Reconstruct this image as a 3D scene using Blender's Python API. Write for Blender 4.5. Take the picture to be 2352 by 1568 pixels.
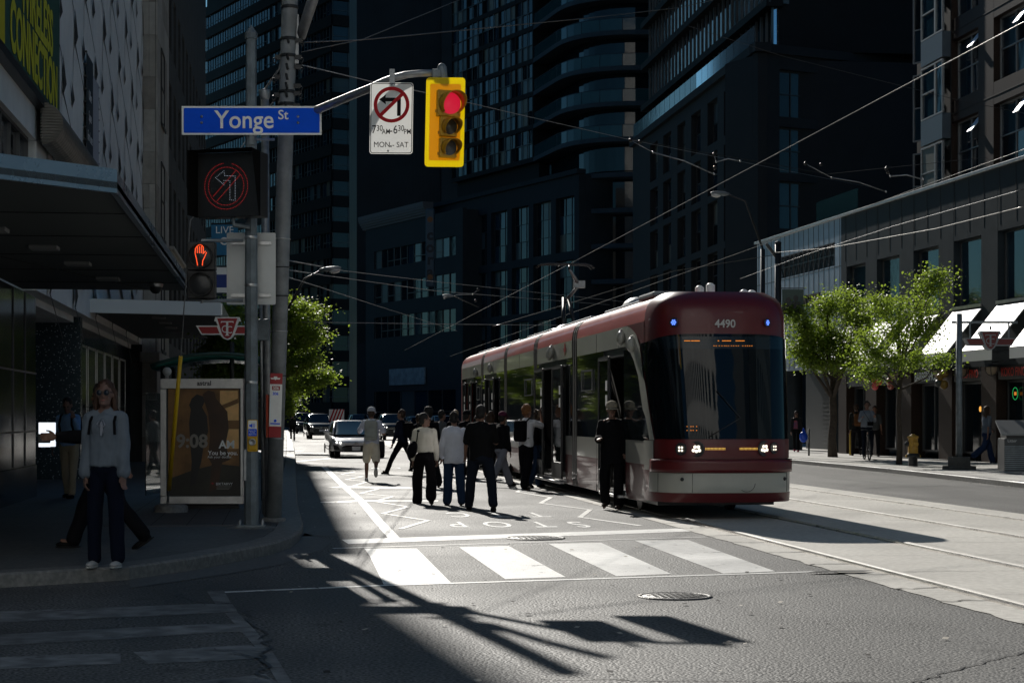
import bpy, bmesh, math, random
from math import radians as R, sin, cos, pi, tan, atan2, sqrt
from mathutils import Vector, Matrix, noise
random.seed(7)
scene = bpy.context.scene
for o in list(bpy.data.objects): bpy.data.objects.remove(o)
C = scene.collection

# ---------- camera ----------
YAW = R(7.12); SY, CY = sin(YAW), cos(YAW); F = 4250.0; CH = 1.52; HZ = 956.0
cam_d = bpy.data.cameras.new('camera'); cam = bpy.data.objects.new('camera', cam_d); C.objects.link(cam)
cam.location = (0, 0, CH); cam.rotation_euler = (R(90), 0, -YAW)
cam_d.sensor_width = 36; cam_d.lens = F/2352*36; cam_d.shift_y = (HZ-784)/2352
cam_d.clip_start = .1; cam_d.clip_end = 3000
scene.camera = cam
# ---------- sky and sun ----------
SUN_EL, SUN_AZ = R(30.5), R(-6.5)          # azimuth measured from +Y towards +X
world = bpy.data.worlds.new('World'); scene.world = world; world.use_nodes = True
nt = world.node_tree; bg = nt.nodes['Background']
sky = nt.nodes.new('ShaderNodeTexSky'); sky.sky_type = 'NISHITA'; sky.sun_disc = False
sky.sun_elevation = SUN_EL; sky.sun_rotation = SUN_AZ; sky.air_density = 1.0; sky.dust_density = .4; sky.ozone_density = 2.5
tint = nt.nodes.new('ShaderNodeMix'); tint.data_type='RGBA'; tint.blend_type='MULTIPLY'; tint.inputs['Factor'].default_value=1; tint.inputs['B'].default_value=(.42,.82,1.0,1)
nt.links.new(sky.outputs[0], tint.inputs['A']); nt.links.new(tint.outputs['Result'], bg.inputs[0]); bg.inputs[1].default_value = .05
sd = bpy.data.lights.new('sun', 'SUN'); so = bpy.data.objects.new('sun', sd); C.objects.link(so)
sd.energy = 5.0; sd.angle = R(.55); sd.color = (1, .955, .88)
tow = Vector((sin(SUN_AZ)*cos(SUN_EL), cos(SUN_AZ)*cos(SUN_EL), sin(SUN_EL)))
so.rotation_euler = (-tow).to_track_quat('-Z', 'Y').to_euler(); so.location = tow*60
scene.view_settings.view_transform = 'Standard'; scene.view_settings.look = 'None'
scene.view_settings.exposure = -0.15; scene.view_settings.gamma = 1
scene.render.engine = 'CYCLES'
scene.cycles.max_bounces = 7; scene.cycles.diffuse_bounces = 3; scene.cycles.glossy_bounces = 4
scene.cycles.transmission_bounces = 4; scene.cycles.transparent_max_bounces = 12
scene.cycles.caustics_reflective = False; scene.cycles.caustics_refractive = False
scene.cycles.sample_clamp_indirect = 4; scene.cycles.use_denoising = True
try: scene.cycles.denoiser = 'OPENIMAGEDENOISE'
except Exception: pass

# ---------- helpers ----------
def P(px, py, Z):
    X = (px-1176)/F*Z
    return Vector((X*CY+Z*SY, -X*SY+Z*CY, CH+(HZ-py)/F*Z))
def G(px, py, h=0.0):
    Z = (CH-h)*F/(py-HZ); return P(px, py, Z)
def onx(px, x):                      # y where the plane x=const is seen at px
    k = (px-1176)/F; Z = x/(k*CY+SY); return Z*(CY-k*SY), Z
def hgt(py, Z): return CH+(HZ-py)/F*Z
SW = .13                             # pavement height

def tag(o, label=None, cat=None, group=None, kind=None):
    if label: o['label'] = label
    if cat: o['category'] = cat
    if group: o['group'] = group
    if kind: o['kind'] = kind
    return o
def thing(name, label, cat, loc=(0,0,0), rz=0, group=None):
    o = bpy.data.objects.new(name, None); C.objects.link(o); o.location = loc; o.rotation_euler = (0,0,rz)
    o.empty_display_size = .2
    return tag(o, label, cat, group)

class MB:
    def __init__(s): s.v=[]; s.f=[]; s.m=[]; s.s=[]; s.mi=0; s.sm=False; s.T=None
    def add(s, vs, fs):
        b=len(s.v)
        for v in vs:
            v=Vector(v); s.v.append(tuple(s.T@v) if s.T else tuple(v))
        for f in fs: s.f.append([b+i for i in f]); s.m.append(s.mi); s.s.append(s.sm)
        return s
    def box(s, x0,y0,z0,x1,y1,z1, T=None):
        vs=[(x0,y0,z0),(x1,y0,z0),(x1,y1,z0),(x0,y1,z0),(x0,y0,z1),(x1,y0,z1),(x1,y1,z1),(x0,y1,z1)]
        if T: vs=[T@Vector(v) for v in vs]
        return s.add(vs, [(0,3,2,1),(4,5,6,7),(0,1,5,4),(1,2,6,5),(2,3,7,6),(3,0,4,7)])
    def cbox(s, c, d, T=None):
        return s.box(c[0]-d[0]/2,c[1]-d[1]/2,c[2]-d[2]/2,c[0]+d[0]/2,c[1]+d[1]/2,c[2]+d[2]/2,T)
    def prism(s, poly, z0, z1):                       # poly CCW in xy
        n=len(poly)
        return s.add([(p[0],p[1],z0) for p in poly]+[(p[0],p[1],z1) for p in poly],
            [list(range(n))[::-1], list(range(n,2*n))]+[(i,(i+1)%n,n+(i+1)%n,n+i) for i in range(n)])
    def bar(s, a, b, w, h=None):                       # rectangular bar a->b
        a=Vector(a); b=Vector(b); d=(b-a); L=d.length; q=d.to_track_quat('Y','Z').to_matrix().to_4x4(); q.translation=a
        h=h or w; return s.box(-w/2,0,-h/2,w/2,L,h/2,q)
    def tube(s, pts, r, n=8, cap=True):
        pts=[Vector(p) for p in pts]; k=len(pts); rs=r if isinstance(r,(list,tuple)) else [r]*k
        vs=[]; ref=None
        for i,p in enumerate(pts):
            d=(pts[min(i+1,k-1)]-pts[max(i-1,0)]).normalized()
            if ref is None:
                ref=Vector((0,0,1)) if abs(d.z)<.9 else Vector((1,0,0))
            a=d.cross(ref); 
            if a.length<1e-4: a=d.orthogonal()
            a.normalize(); b=a.cross(d).normalized(); ref=b
            for j in range(n):
                t=2*pi*j/n; vs.append(p+(a*cos(t)+b*sin(t))*rs[i])
        fs=[]
        for i in range(k-1):
            for j in range(n):
                fs.append((i*n+j,(i+1)*n+j,(i+1)*n+(j+1)%n,i*n+(j+1)%n))
        if cap: fs+= [list(range(n)), list(range((k-1)*n,k*n))[::-1]]
        o=s.sm; s.sm=True; s.add(vs,fs); s.sm=o
        if cap: s.s[-1]=False; s.s[-2]=False
        return s
    def lathe(s, prof, n=16, T=None, c=(0,0,0), cap=True):       # prof [(r,z)]
        vs=[]
        for r,z in prof:
            for j in range(n):
                t=2*pi*j/n; v=Vector((c[0]+r*cos(t),c[1]+r*sin(t),c[2]+z)); vs.append(T@v if T else v)
        k=len(prof); fs=[(i*n+j,i*n+(j+1)%n,(i+1)*n+(j+1)%n,(i+1)*n+j) for i in range(k-1) for j in range(n)]
        o=s.sm; s.sm=True; s.add(vs,fs); s.sm=o
        if cap and prof[0][0]>1e-4: s.add([vs[j] for j in range(n)],[list(range(n))[::-1]])
        if cap and prof[-1][0]>1e-4: s.add([vs[(k-1)*n+j] for j in range(n)],[list(range(n))])
        return s
    def ball(s, c, r, n=10, T=None):
        r=r if isinstance(r,(tuple,list)) else (r,r,r); prof=[]; vs=[]
        for i in range(n+1):
            a=-pi/2+pi*i/n
            for j in range(n*2):
                t=pi*j/n; v=Vector((c[0]+r[0]*cos(a)*cos(t),c[1]+r[1]*cos(a)*sin(t),c[2]+r[2]*sin(a))); vs.append(T@v if T else v)
        m=n*2; o=s.sm; s.sm=True
        s.add(vs,[(i*m+j,i*m+(j+1)%m,(i+1)*m+(j+1)%m,(i+1)*m+j) for i in range(n) for j in range(m)]); s.sm=o
        return s
    def flat(s, poly3):  return s.add(poly3,[list(range(len(poly3)))])
    def slab(s, poly, T, t):                            # 2d polygon (x,z) in the T frame, thick t along +y (front at y=0)
        n=len(poly)
        vs=[T@Vector((p[0],0,p[1])) for p in poly]+[T@Vector((p[0],t,p[1])) for p in poly]
        return s.add(vs,[list(range(n)),list(range(n,2*n))[::-1]]+[((i+1)%n,i,n+i,n+(i+1)%n) for i in range(n)])
    def ring(s, T, r0, r1, t, n=40, a0=0, a1=2*pi):    # annulus in xz of T
        full=abs(a1-a0-2*pi)<1e-6; vs=[]
        for i in range(n+1):
            a=a0+(a1-a0)*i/n
            for rr,y in ((r0,0),(r1,0),(r1,t),(r0,t)): vs.append(T@Vector((rr*cos(a),y,rr*sin(a))))
        fs=[]
        for i in range(n):
            for k in range(4): fs.append((i*4+k,i*4+(k+1)%4,(i+1)*4+(k+1)%4,(i+1)*4+k))
        if not full: fs+=[(0,1,2,3),(n*4+3,n*4+2,n*4+1,n*4)]
        return s.add(vs,fs)
    def mesh(s, mats):
        me=bpy.data.meshes.new('m'); me.from_pydata(s.v,[],s.f); 
        mats=mats if isinstance(mats,(list,tuple)) else [mats]
        for m in mats: me.materials.append(m)
        me.polygons.foreach_set('material_index',[min(i,len(mats)-1) for i in s.m]); me.polygons.foreach_set('use_smooth',s.s); me.update()
        return me
    def build(s, name, mats, parent=None, bevel=0, seg=2, label=None, fix=True):
        me=s.mesh(mats); me.name=name
        if bevel or fix:
            bm=bmesh.new(); bm.from_mesh(me)
            if bevel:
                bmesh.ops.remove_doubles(bm,verts=bm.verts,dist=1e-5)
                es=[e for e in bm.edges if len(e.link_faces)==2 and e.calc_face_angle(0)>.6]
                bmesh.ops.bevel(bm,geom=es,offset=bevel,segments=seg,affect='EDGES',profile=.5,clamp_overlap=True)
            if len(bm.faces)<40000: bmesh.ops.recalc_face_normals(bm,faces=bm.faces)
            bm.to_mesh(me); bm.free()
        o=bpy.data.objects.new(name,me); C.objects.link(o)
        if parent is not None: o.parent=parent
        if label: o['label']=label
        return o
def frame(o, right, up=(0,0,1)):                        # T with x=right, z=up, y=away from viewer
    r=Vector(right).normalized(); u=Vector(up).normalized(); f=u.cross(r).normalized(); u=r.cross(f)
    m=Matrix((r,f,u)).transposed().to_4x4(); m.translation=Vector(o); return m
_fc={}
def text_mesh(txt, size, bold=.0, ext=.002, align='CENTER', sx=1.0):
    cu=bpy.data.curves.new('t','FONT'); cu.body=txt; cu.size=size; cu.offset=bold*size; cu.extrude=ext; cu.align_x=align; cu.align_y='CENTER'; cu.resolution_u=4
    o=bpy.data.objects.new('t',cu); C.objects.link(o); dg=bpy.context.evaluated_depsgraph_get(); dg.update()
    me=bpy.data.meshes.new_from_object(o.evaluated_get(dg)); bpy.data.objects.remove(o)
    vs=[(v.co.x*sx,-v.co.z,v.co.y) for v in me.vertices]; fs=[tuple(p.vertices) for p in me.polygons]
    bpy.data.meshes.remove(me); return vs,fs
def text(T, txt, size, mat, parent, name='lettering', **k):
    vs,fs=text_mesh(txt,size,**k); m=MB(); m.add([T@Vector(v) for v in vs],fs); return m.build(name,mat,parent)
def add_text(m, T, txt, size, **k):
    vs,fs=text_mesh(txt,size,**k); m.add([T@Vector(v) for v in vs],fs)

# ---------- materials ----------
def mat(name, col, rough=.6, metal=0, spec=.5, n=None, b=None, emit=None, estr=0, col2=None, coat=0, trans=0, alpha=1):
    m=bpy.data.materials.new(name); m.use_nodes=True; t=m.node_tree; p=t.nodes['Principled BSDF']
    c=(*col,1) if len(col)==3 else col
    p.inputs['Base Color'].default_value=c; p.inputs['Roughness'].default_value=rough; p.inputs['Metallic'].default_value=metal
    p.inputs['Specular IOR Level'].default_value=spec; p.inputs['Coat Weight'].default_value=coat; p.inputs['Coat Roughness'].default_value=.05
    if trans: p.inputs['Transmission Weight'].default_value=trans
    if emit: p.inputs['Emission Color'].default_value=(*emit,1); p.inputs['Emission Strength'].default_value=estr
    if n or b: tc=t.nodes.new('ShaderNodeTexCoord')
    if n:
        sc,amt=n[0],n[1]; nz=t.nodes.new('ShaderNodeTexNoise'); nz.inputs['Scale'].default_value=sc; nz.inputs['Detail'].default_value=8; nz.inputs['Roughness'].default_value=.65
        t.links.new(tc.outputs['Object'],nz.inputs['Vector']); rp=t.nodes.new('ShaderNodeValToRGB'); rp.color_ramp.elements[0].position=.32; rp.color_ramp.elements[1].position=.68
        c2=col2 or tuple(min(1,x*(1+amt)) for x in c[:3]); c1=tuple(x*(1-amt) for x in c[:3]) if not col2 else c[:3]
        rp.color_ramp.elements[0].color=(*c1,1); rp.color_ramp.elements[1].color=(*c2,1)
        t.links.new(nz.outputs['Fac'],rp.inputs[0]); t.links.new(rp.outputs[0],p.inputs['Base Color'])
        mr=t.nodes.new('ShaderNodeMapRange'); mr.inputs['To Min'].default_value=max(0,rough-.08); mr.inputs['To Max'].default_value=min(1,rough+.1)
        t.links.new(nz.outputs['Fac'],mr.inputs[0]); t.links.new(mr.outputs[0],p.inputs['Roughness'])
    if b:
        nb=t.nodes.new('ShaderNodeTexNoise'); nb.inputs['Scale'].default_value=b[0]; nb.inputs['Detail'].default_value=4
        t.links.new(tc.outputs['Object'],nb.inputs['Vector']); bp=t.nodes.new('ShaderNodeBump'); bp.inputs['Strength'].default_value=b[1]; bp.inputs['Distance'].default_value=b[2] if len(b)>2 else .01
        t.links.new(nb.outputs['Fac'],bp.inputs['Height']); t.links.new(bp.outputs[0],p.inputs['Normal'])
    return m
def translucent(name, col, tcol, fac=.5, rough=.5, n=None):
    m=mat(name,col,rough,n=n); t=m.node_tree; p=t.nodes['Principled BSDF']; out=t.nodes['Material Output']
    tr=t.nodes.new('ShaderNodeBsdfTranslucent'); tr.inputs[0].default_value=(*tcol,1); mx=t.nodes.new('ShaderNodeMixShader'); mx.inputs[0].default_value=fac
    t.links.new(p.outputs[0],mx.inputs[1]); t.links.new(tr.outputs[0],mx.inputs[2]); t.links.new(mx.outputs[0],out.inputs[0]); return m
def emis(name, col, s): return mat(name,(.02,.02,.02),.4,emit=col,estr=s)
# ---------- ground materials ----------
def ground_mat(name, c1, c2, scale, rough, bump, bscale, big=.25, spec=.5, crack=False, streak=False):
    m=bpy.data.materials.new(name); m.use_nodes=True; t=m.node_tree; p=t.nodes['Principled BSDF']; L=t.links.new
    tc=t.nodes.new('ShaderNodeTexCoord'); n1=t.nodes.new('ShaderNodeTexNoise'); n1.inputs['Scale'].default_value=scale; n1.inputs['Detail'].default_value=3; L(tc.outputs['Object'],n1.inputs['Vector'])
    r=t.nodes.new('ShaderNodeValToRGB'); r.color_ramp.elements[0].position=.38; r.color_ramp.elements[1].position=.66
    r.color_ramp.elements[0].color=(*c1,1); r.color_ramp.elements[1].color=(*c2,1); L(n1.outputs['Fac'],r.inputs[0])
    n2=t.nodes.new('ShaderNodeTexNoise'); n2.inputs['Scale'].default_value=.35; n2.inputs['Detail'].default_value=6; n2.inputs['Distortion'].default_value=.6; L(tc.outputs['Object'],n2.inputs['Vector'])
    mr=t.nodes.new('ShaderNodeMapRange'); mr.inputs['From Min'].default_value=.3; mr.inputs['From Max'].default_value=.7; mr.inputs['To Min'].default_value=1-big; mr.inputs['To Max'].default_value=1+big; L(n2.outputs['Fac'],mr.inputs[0])
    mx=t.nodes.new('ShaderNodeMix'); mx.data_type='RGBA'; mx.blend_type='MULTIPLY'; mx.inputs['Factor'].default_value=1
    bsrc=mr.outputs[0]
    if streak:                                  # tyre-polished tracks, patches and oil drips
        mp=t.nodes.new('ShaderNodeMapping'); mp.inputs['Scale'].default_value=(1.3,.10,1); L(tc.outputs['Object'],mp.inputs['Vector']); ns=t.nodes.new('ShaderNodeTexNoise'); ns.inputs['Scale'].default_value=1; ns.inputs['Detail'].default_value=5; L(mp.outputs[0],ns.inputs['Vector'])
        ms=t.nodes.new('ShaderNodeMapRange'); ms.inputs['From Min'].default_value=.3; ms.inputs['From Max'].default_value=.7; ms.inputs['To Min'].default_value=.68; ms.inputs['To Max'].default_value=1.3; L(ns.outputs['Fac'],ms.inputs[0])
        no=t.nodes.new('ShaderNodeTexVoronoi'); no.inputs['Scale'].default_value=1.1; L(tc.outputs['Object'],no.inputs['Vector']); mo=t.nodes.new('ShaderNodeMapRange'); mo.inputs['From Min'].default_value=.03; mo.inputs['From Max'].default_value=.16; mo.inputs['To Min'].default_value=.55; mo.inputs['To Max'].default_value=1; L(no.outputs['Distance'],mo.inputs[0])
        a1=t.nodes.new('ShaderNodeMath'); a1.operation='MULTIPLY'; L(mr.outputs[0],a1.inputs[0]); L(ms.outputs[0],a1.inputs[1]); a2=t.nodes.new('ShaderNodeMath'); a2.operation='MULTIPLY'; L(a1.outputs[0],a2.inputs[0]); L(mo.outputs[0],a2.inputs[1]); bsrc=a2.outputs[0]
    L(r.outputs[0],mx.inputs['A']); L(bsrc,mx.inputs['B']); L(mx.outputs['Result'],p.inputs['Base Color'])
    mr2=t.nodes.new('ShaderNodeMapRange'); mr2.inputs['From Min'].default_value=.3; mr2.inputs['From Max'].default_value=.7; mr2.inputs['To Min'].default_value=rough-.1; mr2.inputs['To Max'].default_value=rough+.1; L(n2.outputs['Fac'],mr2.inputs[0]); L(mr2.outputs[0],p.inputs['Roughness'])
    v=t.nodes.new('ShaderNodeTexVoronoi'); v.inputs['Scale'].default_value=bscale; L(tc.outputs['Object'],v.inputs['Vector'])
    bp=t.nodes.new('ShaderNodeBump'); bp.inputs['Strength'].default_value=bump; bp.inputs['Distance'].default_value=.006; bp.invert=True; L(v.outputs['Distance'],bp.inputs['Height']); L(bp.outputs[0],p.inputs['Normal'])
    p.inputs['Specular IOR Level'].default_value=spec
    if crack:                                   # paint worn through to the asphalt in ragged patches
        n3=t.nodes.new('ShaderNodeTexNoise'); n3.inputs['Scale'].default_value=crack[0]; n3.inputs['Detail'].default_value=9; n3.inputs['Roughness'].default_value=.75; L(tc.outputs['Object'],n3.inputs['Vector'])
        r3=t.nodes.new('ShaderNodeValToRGB'); r3.color_ramp.elements[0].position=crack[1]; r3.color_ramp.elements[1].position=crack[1]+.05; r3.color_ramp.elements[0].color=(0,0,0,1); r3.color_ramp.elements[1].color=(1,1,1,1); L(n3.outputs['Fac'],r3.inputs[0])
        m3=t.nodes.new('ShaderNodeMix'); m3.data_type='RGBA'; L(r3.outputs[0],m3.inputs['Factor']); L(mx.outputs['Result'],m3.inputs['A']); m3.inputs['B'].default_value=(.09,.088,.085,1); L(m3.outputs['Result'],p.inputs['Base Color'])
    return m
M_asph=ground_mat('asphalt',(.016,.017,.018),(.19,.185,.175),42,.64,1.0,48,.42,.36,streak=True)
M_conc=ground_mat('track_concrete',(.48,.455,.41),(.60,.575,.525),14,.62,.25,60,.14,.4)
M_walk=ground_mat('pavement_painted_shade',(.075,.08,.085),(.125,.125,.12),20,.65,.3,70,.2)  # left pavement: concrete darkened, its shade put into the colour
M_walk2=ground_mat('pavement_painted_sun',(.42,.41,.385),(.56,.54,.50),20,.62,.3,70,.2)  # right pavement: same concrete lightened, sunlight put into the colour
M_kerb=ground_mat('kerb_concrete',(.13,.13,.125),(.21,.205,.195),18,.6,.3,50,.25)
M_pave=ground_mat('paving_brick',(.05,.052,.056),(.085,.085,.088),30,.6,.3,40,.25)
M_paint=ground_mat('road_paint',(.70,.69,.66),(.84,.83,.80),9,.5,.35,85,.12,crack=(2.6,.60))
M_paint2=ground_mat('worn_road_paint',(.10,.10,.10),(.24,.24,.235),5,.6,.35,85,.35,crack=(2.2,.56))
M_crack=mat('crack_dark',(.012,.012,.013),.9)
M_steel=mat('rail_steel',(.55,.53,.5),.28,1,n=(4,.3))
M_groove=mat('rail_groove',(.08,.065,.045),.8,n=(30,.4))
M_iron=mat('manhole_iron',(.07,.068,.065),.5,.3,b=(60,.6,.01))

def zmb(poly, z=0.0, m=None):
    m=m or MB(); m.add([(p[0],p[1],z) for p in poly],[list(range(len(poly)))]); return m
def gpoly(pts, z): return [tuple(G(*p)[:2])+(z,) for p in pts]
# road
m=MB(); m.add([(-400,-250,0),(400,-250,0),(400,700,0),(-400,700,0)],[(0,1,2,3)])
tag(m.build('road',M_asph),kind='structure')
# pavements with kerbs
def offset(poly, d):
    out=[]
    for i,p in enumerate(poly):
        a=Vector(poly[max(i-1,0)][:2]); b=Vector(poly[min(i+1,len(poly)-1)][:2]); t=(b-a).normalized(); n=Vector((-t.y,t.x)); out.append((p[0]+n.x*d,p[1]+n.y*d))
    return out
def pavement(name, kname, line, side, back, kw=.3, wm=None):
    inner=offset(line, kw*side); inner2=offset(line,(kw+.015)*side)
    m=MB(); k=len(line)
    # kerb strip: top, outer face, rounded arris
    o1=offset(line,.02*side)
    vs=[];
    for i in range(k):
        vs+=[(line[i][0],line[i][1],-.02),(line[i][0],line[i][1],SW-.02),(o1[i][0],o1[i][1],SW),(inner[i][0],inner[i][1],SW),(inner[i][0],inner[i][1],-.02)]
    m.add(vs,[(i*5+j,(i+1)*5+j,(i+1)*5+j+1,i*5+j+1) for i in range(k-1) for j in range(4)])
    kb=m.build(kname,M_kerb); tag(kb,kind='structure')
    m=MB(); poly=[(p[0],p[1]) for p in inner2]+back
    m.prism(poly, -.05, SW-.004)
    tag(m.build(name,wm or M_walk),kind='structure')
    return inner
gk=[G(px,py,0)[:2] for px,py in ((696,1222),(690,1240),(668,1258),(625,1273),(559,1287),(430,1312),(297,1331),(120,1342),(0,1349))]
left=[(.75,230),(.72,130),(.62,90),(.48,60),(.33,40),(.27,30)]+[tuple(p) for p in gk]+[(-5,16.35),(-12,16.2),(-60,16)]
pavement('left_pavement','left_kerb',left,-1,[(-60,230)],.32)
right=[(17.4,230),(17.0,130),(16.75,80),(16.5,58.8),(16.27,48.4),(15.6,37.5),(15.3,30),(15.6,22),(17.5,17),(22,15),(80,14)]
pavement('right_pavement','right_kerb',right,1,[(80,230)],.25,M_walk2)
# paving brick band along the left kerb, joints cut as thin dark lines
m=MB(); m.box(-2.3,23.9,SW-.003,-.12,70,SW+.004)
m.mi=1
y=24.3
while y<70: m.add([(-2.3,y,SW+.006),(-.12,y,SW+.006),(-.12,y+.012,SW+.006),(-2.3,y+.012,SW+.006)],[(0,1,2,3)]); y+=.42
x=-2.1
while x<-.2: m.add([(x,23.9,SW+.007),(x+.01,23.9,SW+.007),(x+.01,70,SW+.007),(x,70,SW+.007)],[(0,1,2,3)]); x+=.45
tag(m.build('paving_strip',[M_pave,M_crack]),kind='structure')
# pavement joints, left and right
m=MB()
for y in (19.2,21.3): m.add([(-9,y,SW+.002),(-.5,y,SW+.002),(-.5,y+.012,SW+.002),(-9,y+.012,SW+.002)],[(0,1,2,3)])
for y in range(32,120,3):
    m.add([(16.8,y,SW+.002),(21.2,y,SW+.002),(21.2,y+.015,SW+.002),(16.8,y+.015,SW+.002)],[(0,1,2,3)])
tag(m.build('pavement_joints',M_crack),kind='structure')
# concrete apron in the gutter at the corner
ap=gpoly([(700,1224),(762,1243),(740,1262),(640,1298),(500,1322),(300,1351),(297,1331),(430,1312),(559,1287),(625,1273),(668,1258),(690,1240)],.005)
m=MB(); m.add(ap,[list(range(len(ap)))])
g=[(.27,23.6),(.27,60),(.62,60),(.72,23.6)]
m.add([(a,b,.005) for a,b in g],[(0,1,2,3)])
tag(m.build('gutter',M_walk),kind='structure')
# darker road patches and the thin tar joints
m=MB()
for pts in ([(630,1310),(560,1334),(470,1350),(440,1362),(480,1362),(620,1356),(760,1350),(760,1346)],):
    pass
M_tar=mat('tar_seam',(.018,.018,.02),.5,n=(12,.3))
def wob_line(a,b,w,z,m,amp=.05,n=14,f=1.3,seed=0):
    a=Vector(a[:2]);b=Vector(b[:2]); d=(b-a).normalized(); nn=Vector((-d.y,d.x)); pts=[]
    for i in range(n+1):
        t=i/n; p=a.lerp(b,t)+nn*amp*noise.noise(Vector((t*n*f*.5+seed,seed*3.1,0)))*2; pts.append(p)
    for i in range(n):
        w0=w*(.5+.9*abs(noise.noise(Vector((i*.9+seed,5,seed))))); p,q=pts[i],pts[i+1]
        m.add([(p.x-nn.x*w0,p.y-nn.y*w0,z),(q.x-nn.x*w0,q.y-nn.y*w0,z),(q.x+nn.x*w0,q.y+nn.y*w0,z),(p.x+nn.x*w0,p.y+nn.y*w0,z)],[(0,1,2,3)])
wob_line(G(2090,1568),G(2352,1497),.012,.006,m,.03,20,seed=2); wob_line(G(1240,1560),G(2090,1568),.01,.006,m,.04,20,seed=4)
wob_line(G(560,1395),G(610,1470),.015,.012,m,.06,12,2,seed=5); wob_line(G(610,1470),G(600,1560),.02,.012,m,.08,12,2,seed=6)
wob_line(G(350,1350),G(480,1390),.01,.006,m,.05,10,2,seed=7); wob_line(G(470,1492),G(620,1500),.012,.012,m,.06,10,2,seed=8)
wob_line(G(540,1500),G(600,1515),.014,.012,m,.06,8,2,seed=9); wob_line(G(600,1560),G(500,1568),.014,.012,m,.06,8,2,seed=12)
tag(m.build('road_cracks',M_tar),kind='structure')
# ---------- track slab ----------
XR=(5.83,7.33,9.2,10.75); XE0,XE1=5.38,11.45; Y0,Y1=2,200
m=MB(); k=400; vs=[]
for i in range(k+1):
    y=Y0+(90-Y0)*i/k
    j0=.035*noise.noise(Vector((y*2.3,0,0)))+.03*noise.noise(Vector((y*7,3,0))); j1=.03*noise.noise(Vector((y*2.3,9,0)))
    vs+=[(XE0+j0,y,.006),(XE1+j1,y,.006)]
m.add(vs,[(i*2,i*2+1,i*2+3,i*2+2) for i in range(k)])
m.add([(XE0,90,.006),(XE1,90,.006),(XE1,Y1,.006),(XE0,Y1,.006)],[(0,1,2,3)])
# rounded slab edges beside each groove
for x in XR:
    for s in (.075,):
        vs=[]; n=120
        prof=[(0,.004),(.015,.016),(.05,.019),(.09,.014),(.12,.006)]
        for i in range(n+1):
            y=Y0+(110-Y0)*i/n; w=1+.4*noise.noise(Vector((y*.8,x,0)))
            for a,b in prof: vs.append((x+s+a*w,y,b))
        q=len(prof); m.sm=True; m.add(vs,[(i*q+j,i*q+j+1,(i+1)*q+j+1,(i+1)*q+j) for i in range(n) for j in range(q-1)]); m.sm=False
m.mi=1
yj=6.0; r_=random.Random(3)
while yj<95:
    wob_line((XR[0]+.2,yj,0),(XE1,yj+r_.uniform(-.5,.1),0),.008,.012,m,.08,24,seed=yj)
    if r_.random()<.6: wob_line((XR[1]+.1,yj+.7,0),(XE1-.3,yj+.8,0),.006,.012,m,.06,18,seed=yj+3)
    yj+=r_.uniform(1.5,2.4)
yj=6.4
while yj<34:
    wob_line((XE0-.02,yj,0),(XR[0]-.05,yj+r_.uniform(-.1,.3),0),.022,.012,m,.05,6,2,seed=yj); yj+=r_.uniform(.9,1.8)
p=G(1910,1317); m.add([(p.x-.25,p.y-.05,.024),(p.x+.3,p.y-.07,.024),(p.x+.45,p.y+.08,.024),(p.x+.1,p.y+.12,.024),(p.x-.15,p.y+.05,.024)],[(0,1,2,3,4)])
tag(m.build('track_slab',[M_conc,M_crack]),kind='structure')
m=MB()
for x in XR:
    m.mi=0; m.box(x-.055,Y0,.006,x+.012,Y1,.022); m.mi=1; m.box(x+.012,Y0,.003,x+.075,Y1,.0095)
tag(m.build('tram_rails',[M_steel,M_groove]),kind='structure')
# ---------- painted markings ----------
ZP=.003
def quad(m, pts, z=ZP, jag=0):
    m.add(gpoly(pts,z),[list(range(len(pts)))])
def conv5(p): return (796.25+p[0]*.3125,1151.5+p[1]*.3125)
def conv8(p): return (1163.75+p[0]*.505,1071.9+p[1]*.505)
def conv7(p): return (p[0]*.4948,1133+p[1]*.4948)
def conv3(p): return (612.5+p[0]*.2344,918.75+p[1]*.2344)
m=MB()
for q,c in (([(130,345),(515,345),(765,595),(272,610),(170,400)],conv5),([(825,335),(1190,325),(1610,555),(1165,570)],conv5),([(190,350),(430,345),(750,487),(500,497)],conv8),([(580,335),(825,332),(1222,475),(985,485)],conv8)):
    quad(m,[c(p) for p in q][::-1])
m2=MB()
def strip(m, pts, w, z=ZP+.0006):
    ps=[G(*p) for p in pts]
    for i in range(len(ps)-1):
        a,b=ps[i],ps[i+1]; d=(b-a).normalized(); n=Vector((-d.y,d.x,0))*w/2; e=d*w*.3
        m.add([(a.x-n.x-e.x,a.y-n.y-e.y,z),(b.x-n.x+e.x,b.y-n.y+e.y,z),(b.x+n.x+e.x,b.y+n.y+e.y,z),(a.x+n.x-e.x,a.y+n.y-e.y,z)],[(0,1,2,3)])
        z+=.0001
quad(m,[(785,1239),(1600,1212),(1618,1219),(800,1249)][::-1])
strip(m,[(770,1259),(1200,1246),(1618,1233)],.09); strip(m,[(490,1361),(885,1344),(1300,1331),(1888,1312)],.11)
tag(m.build('crosswalk_paint',M_paint),kind='structure')
m=MB(); m.T=None
strip(m,[conv3(p) for p in ((565,655),(700,790),(800,880),(930,990),(1100,1190),(1265,1370))],.15)
strip(m,[(690,1067),(748,1072)],.1)
zz=[conv3(p) for p in ((700,660),(690,685),(870,700),(730,728),(945,748),(775,778),(985,798),(850,840),(1090,872),(920,912),(1240,945),(1050,992),(1385,1045),(1140,1112),(1580,1180),(1310,1262))]
strip(m,zz[1:],.085,ZP+.0012)
strip(m,[conv5(p) for p in ((2155,177),(1715,115),(1790,60),(1425,12),(1500,-30),(1250,-70),(1330,-110))],.085,ZP+.0012)
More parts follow.
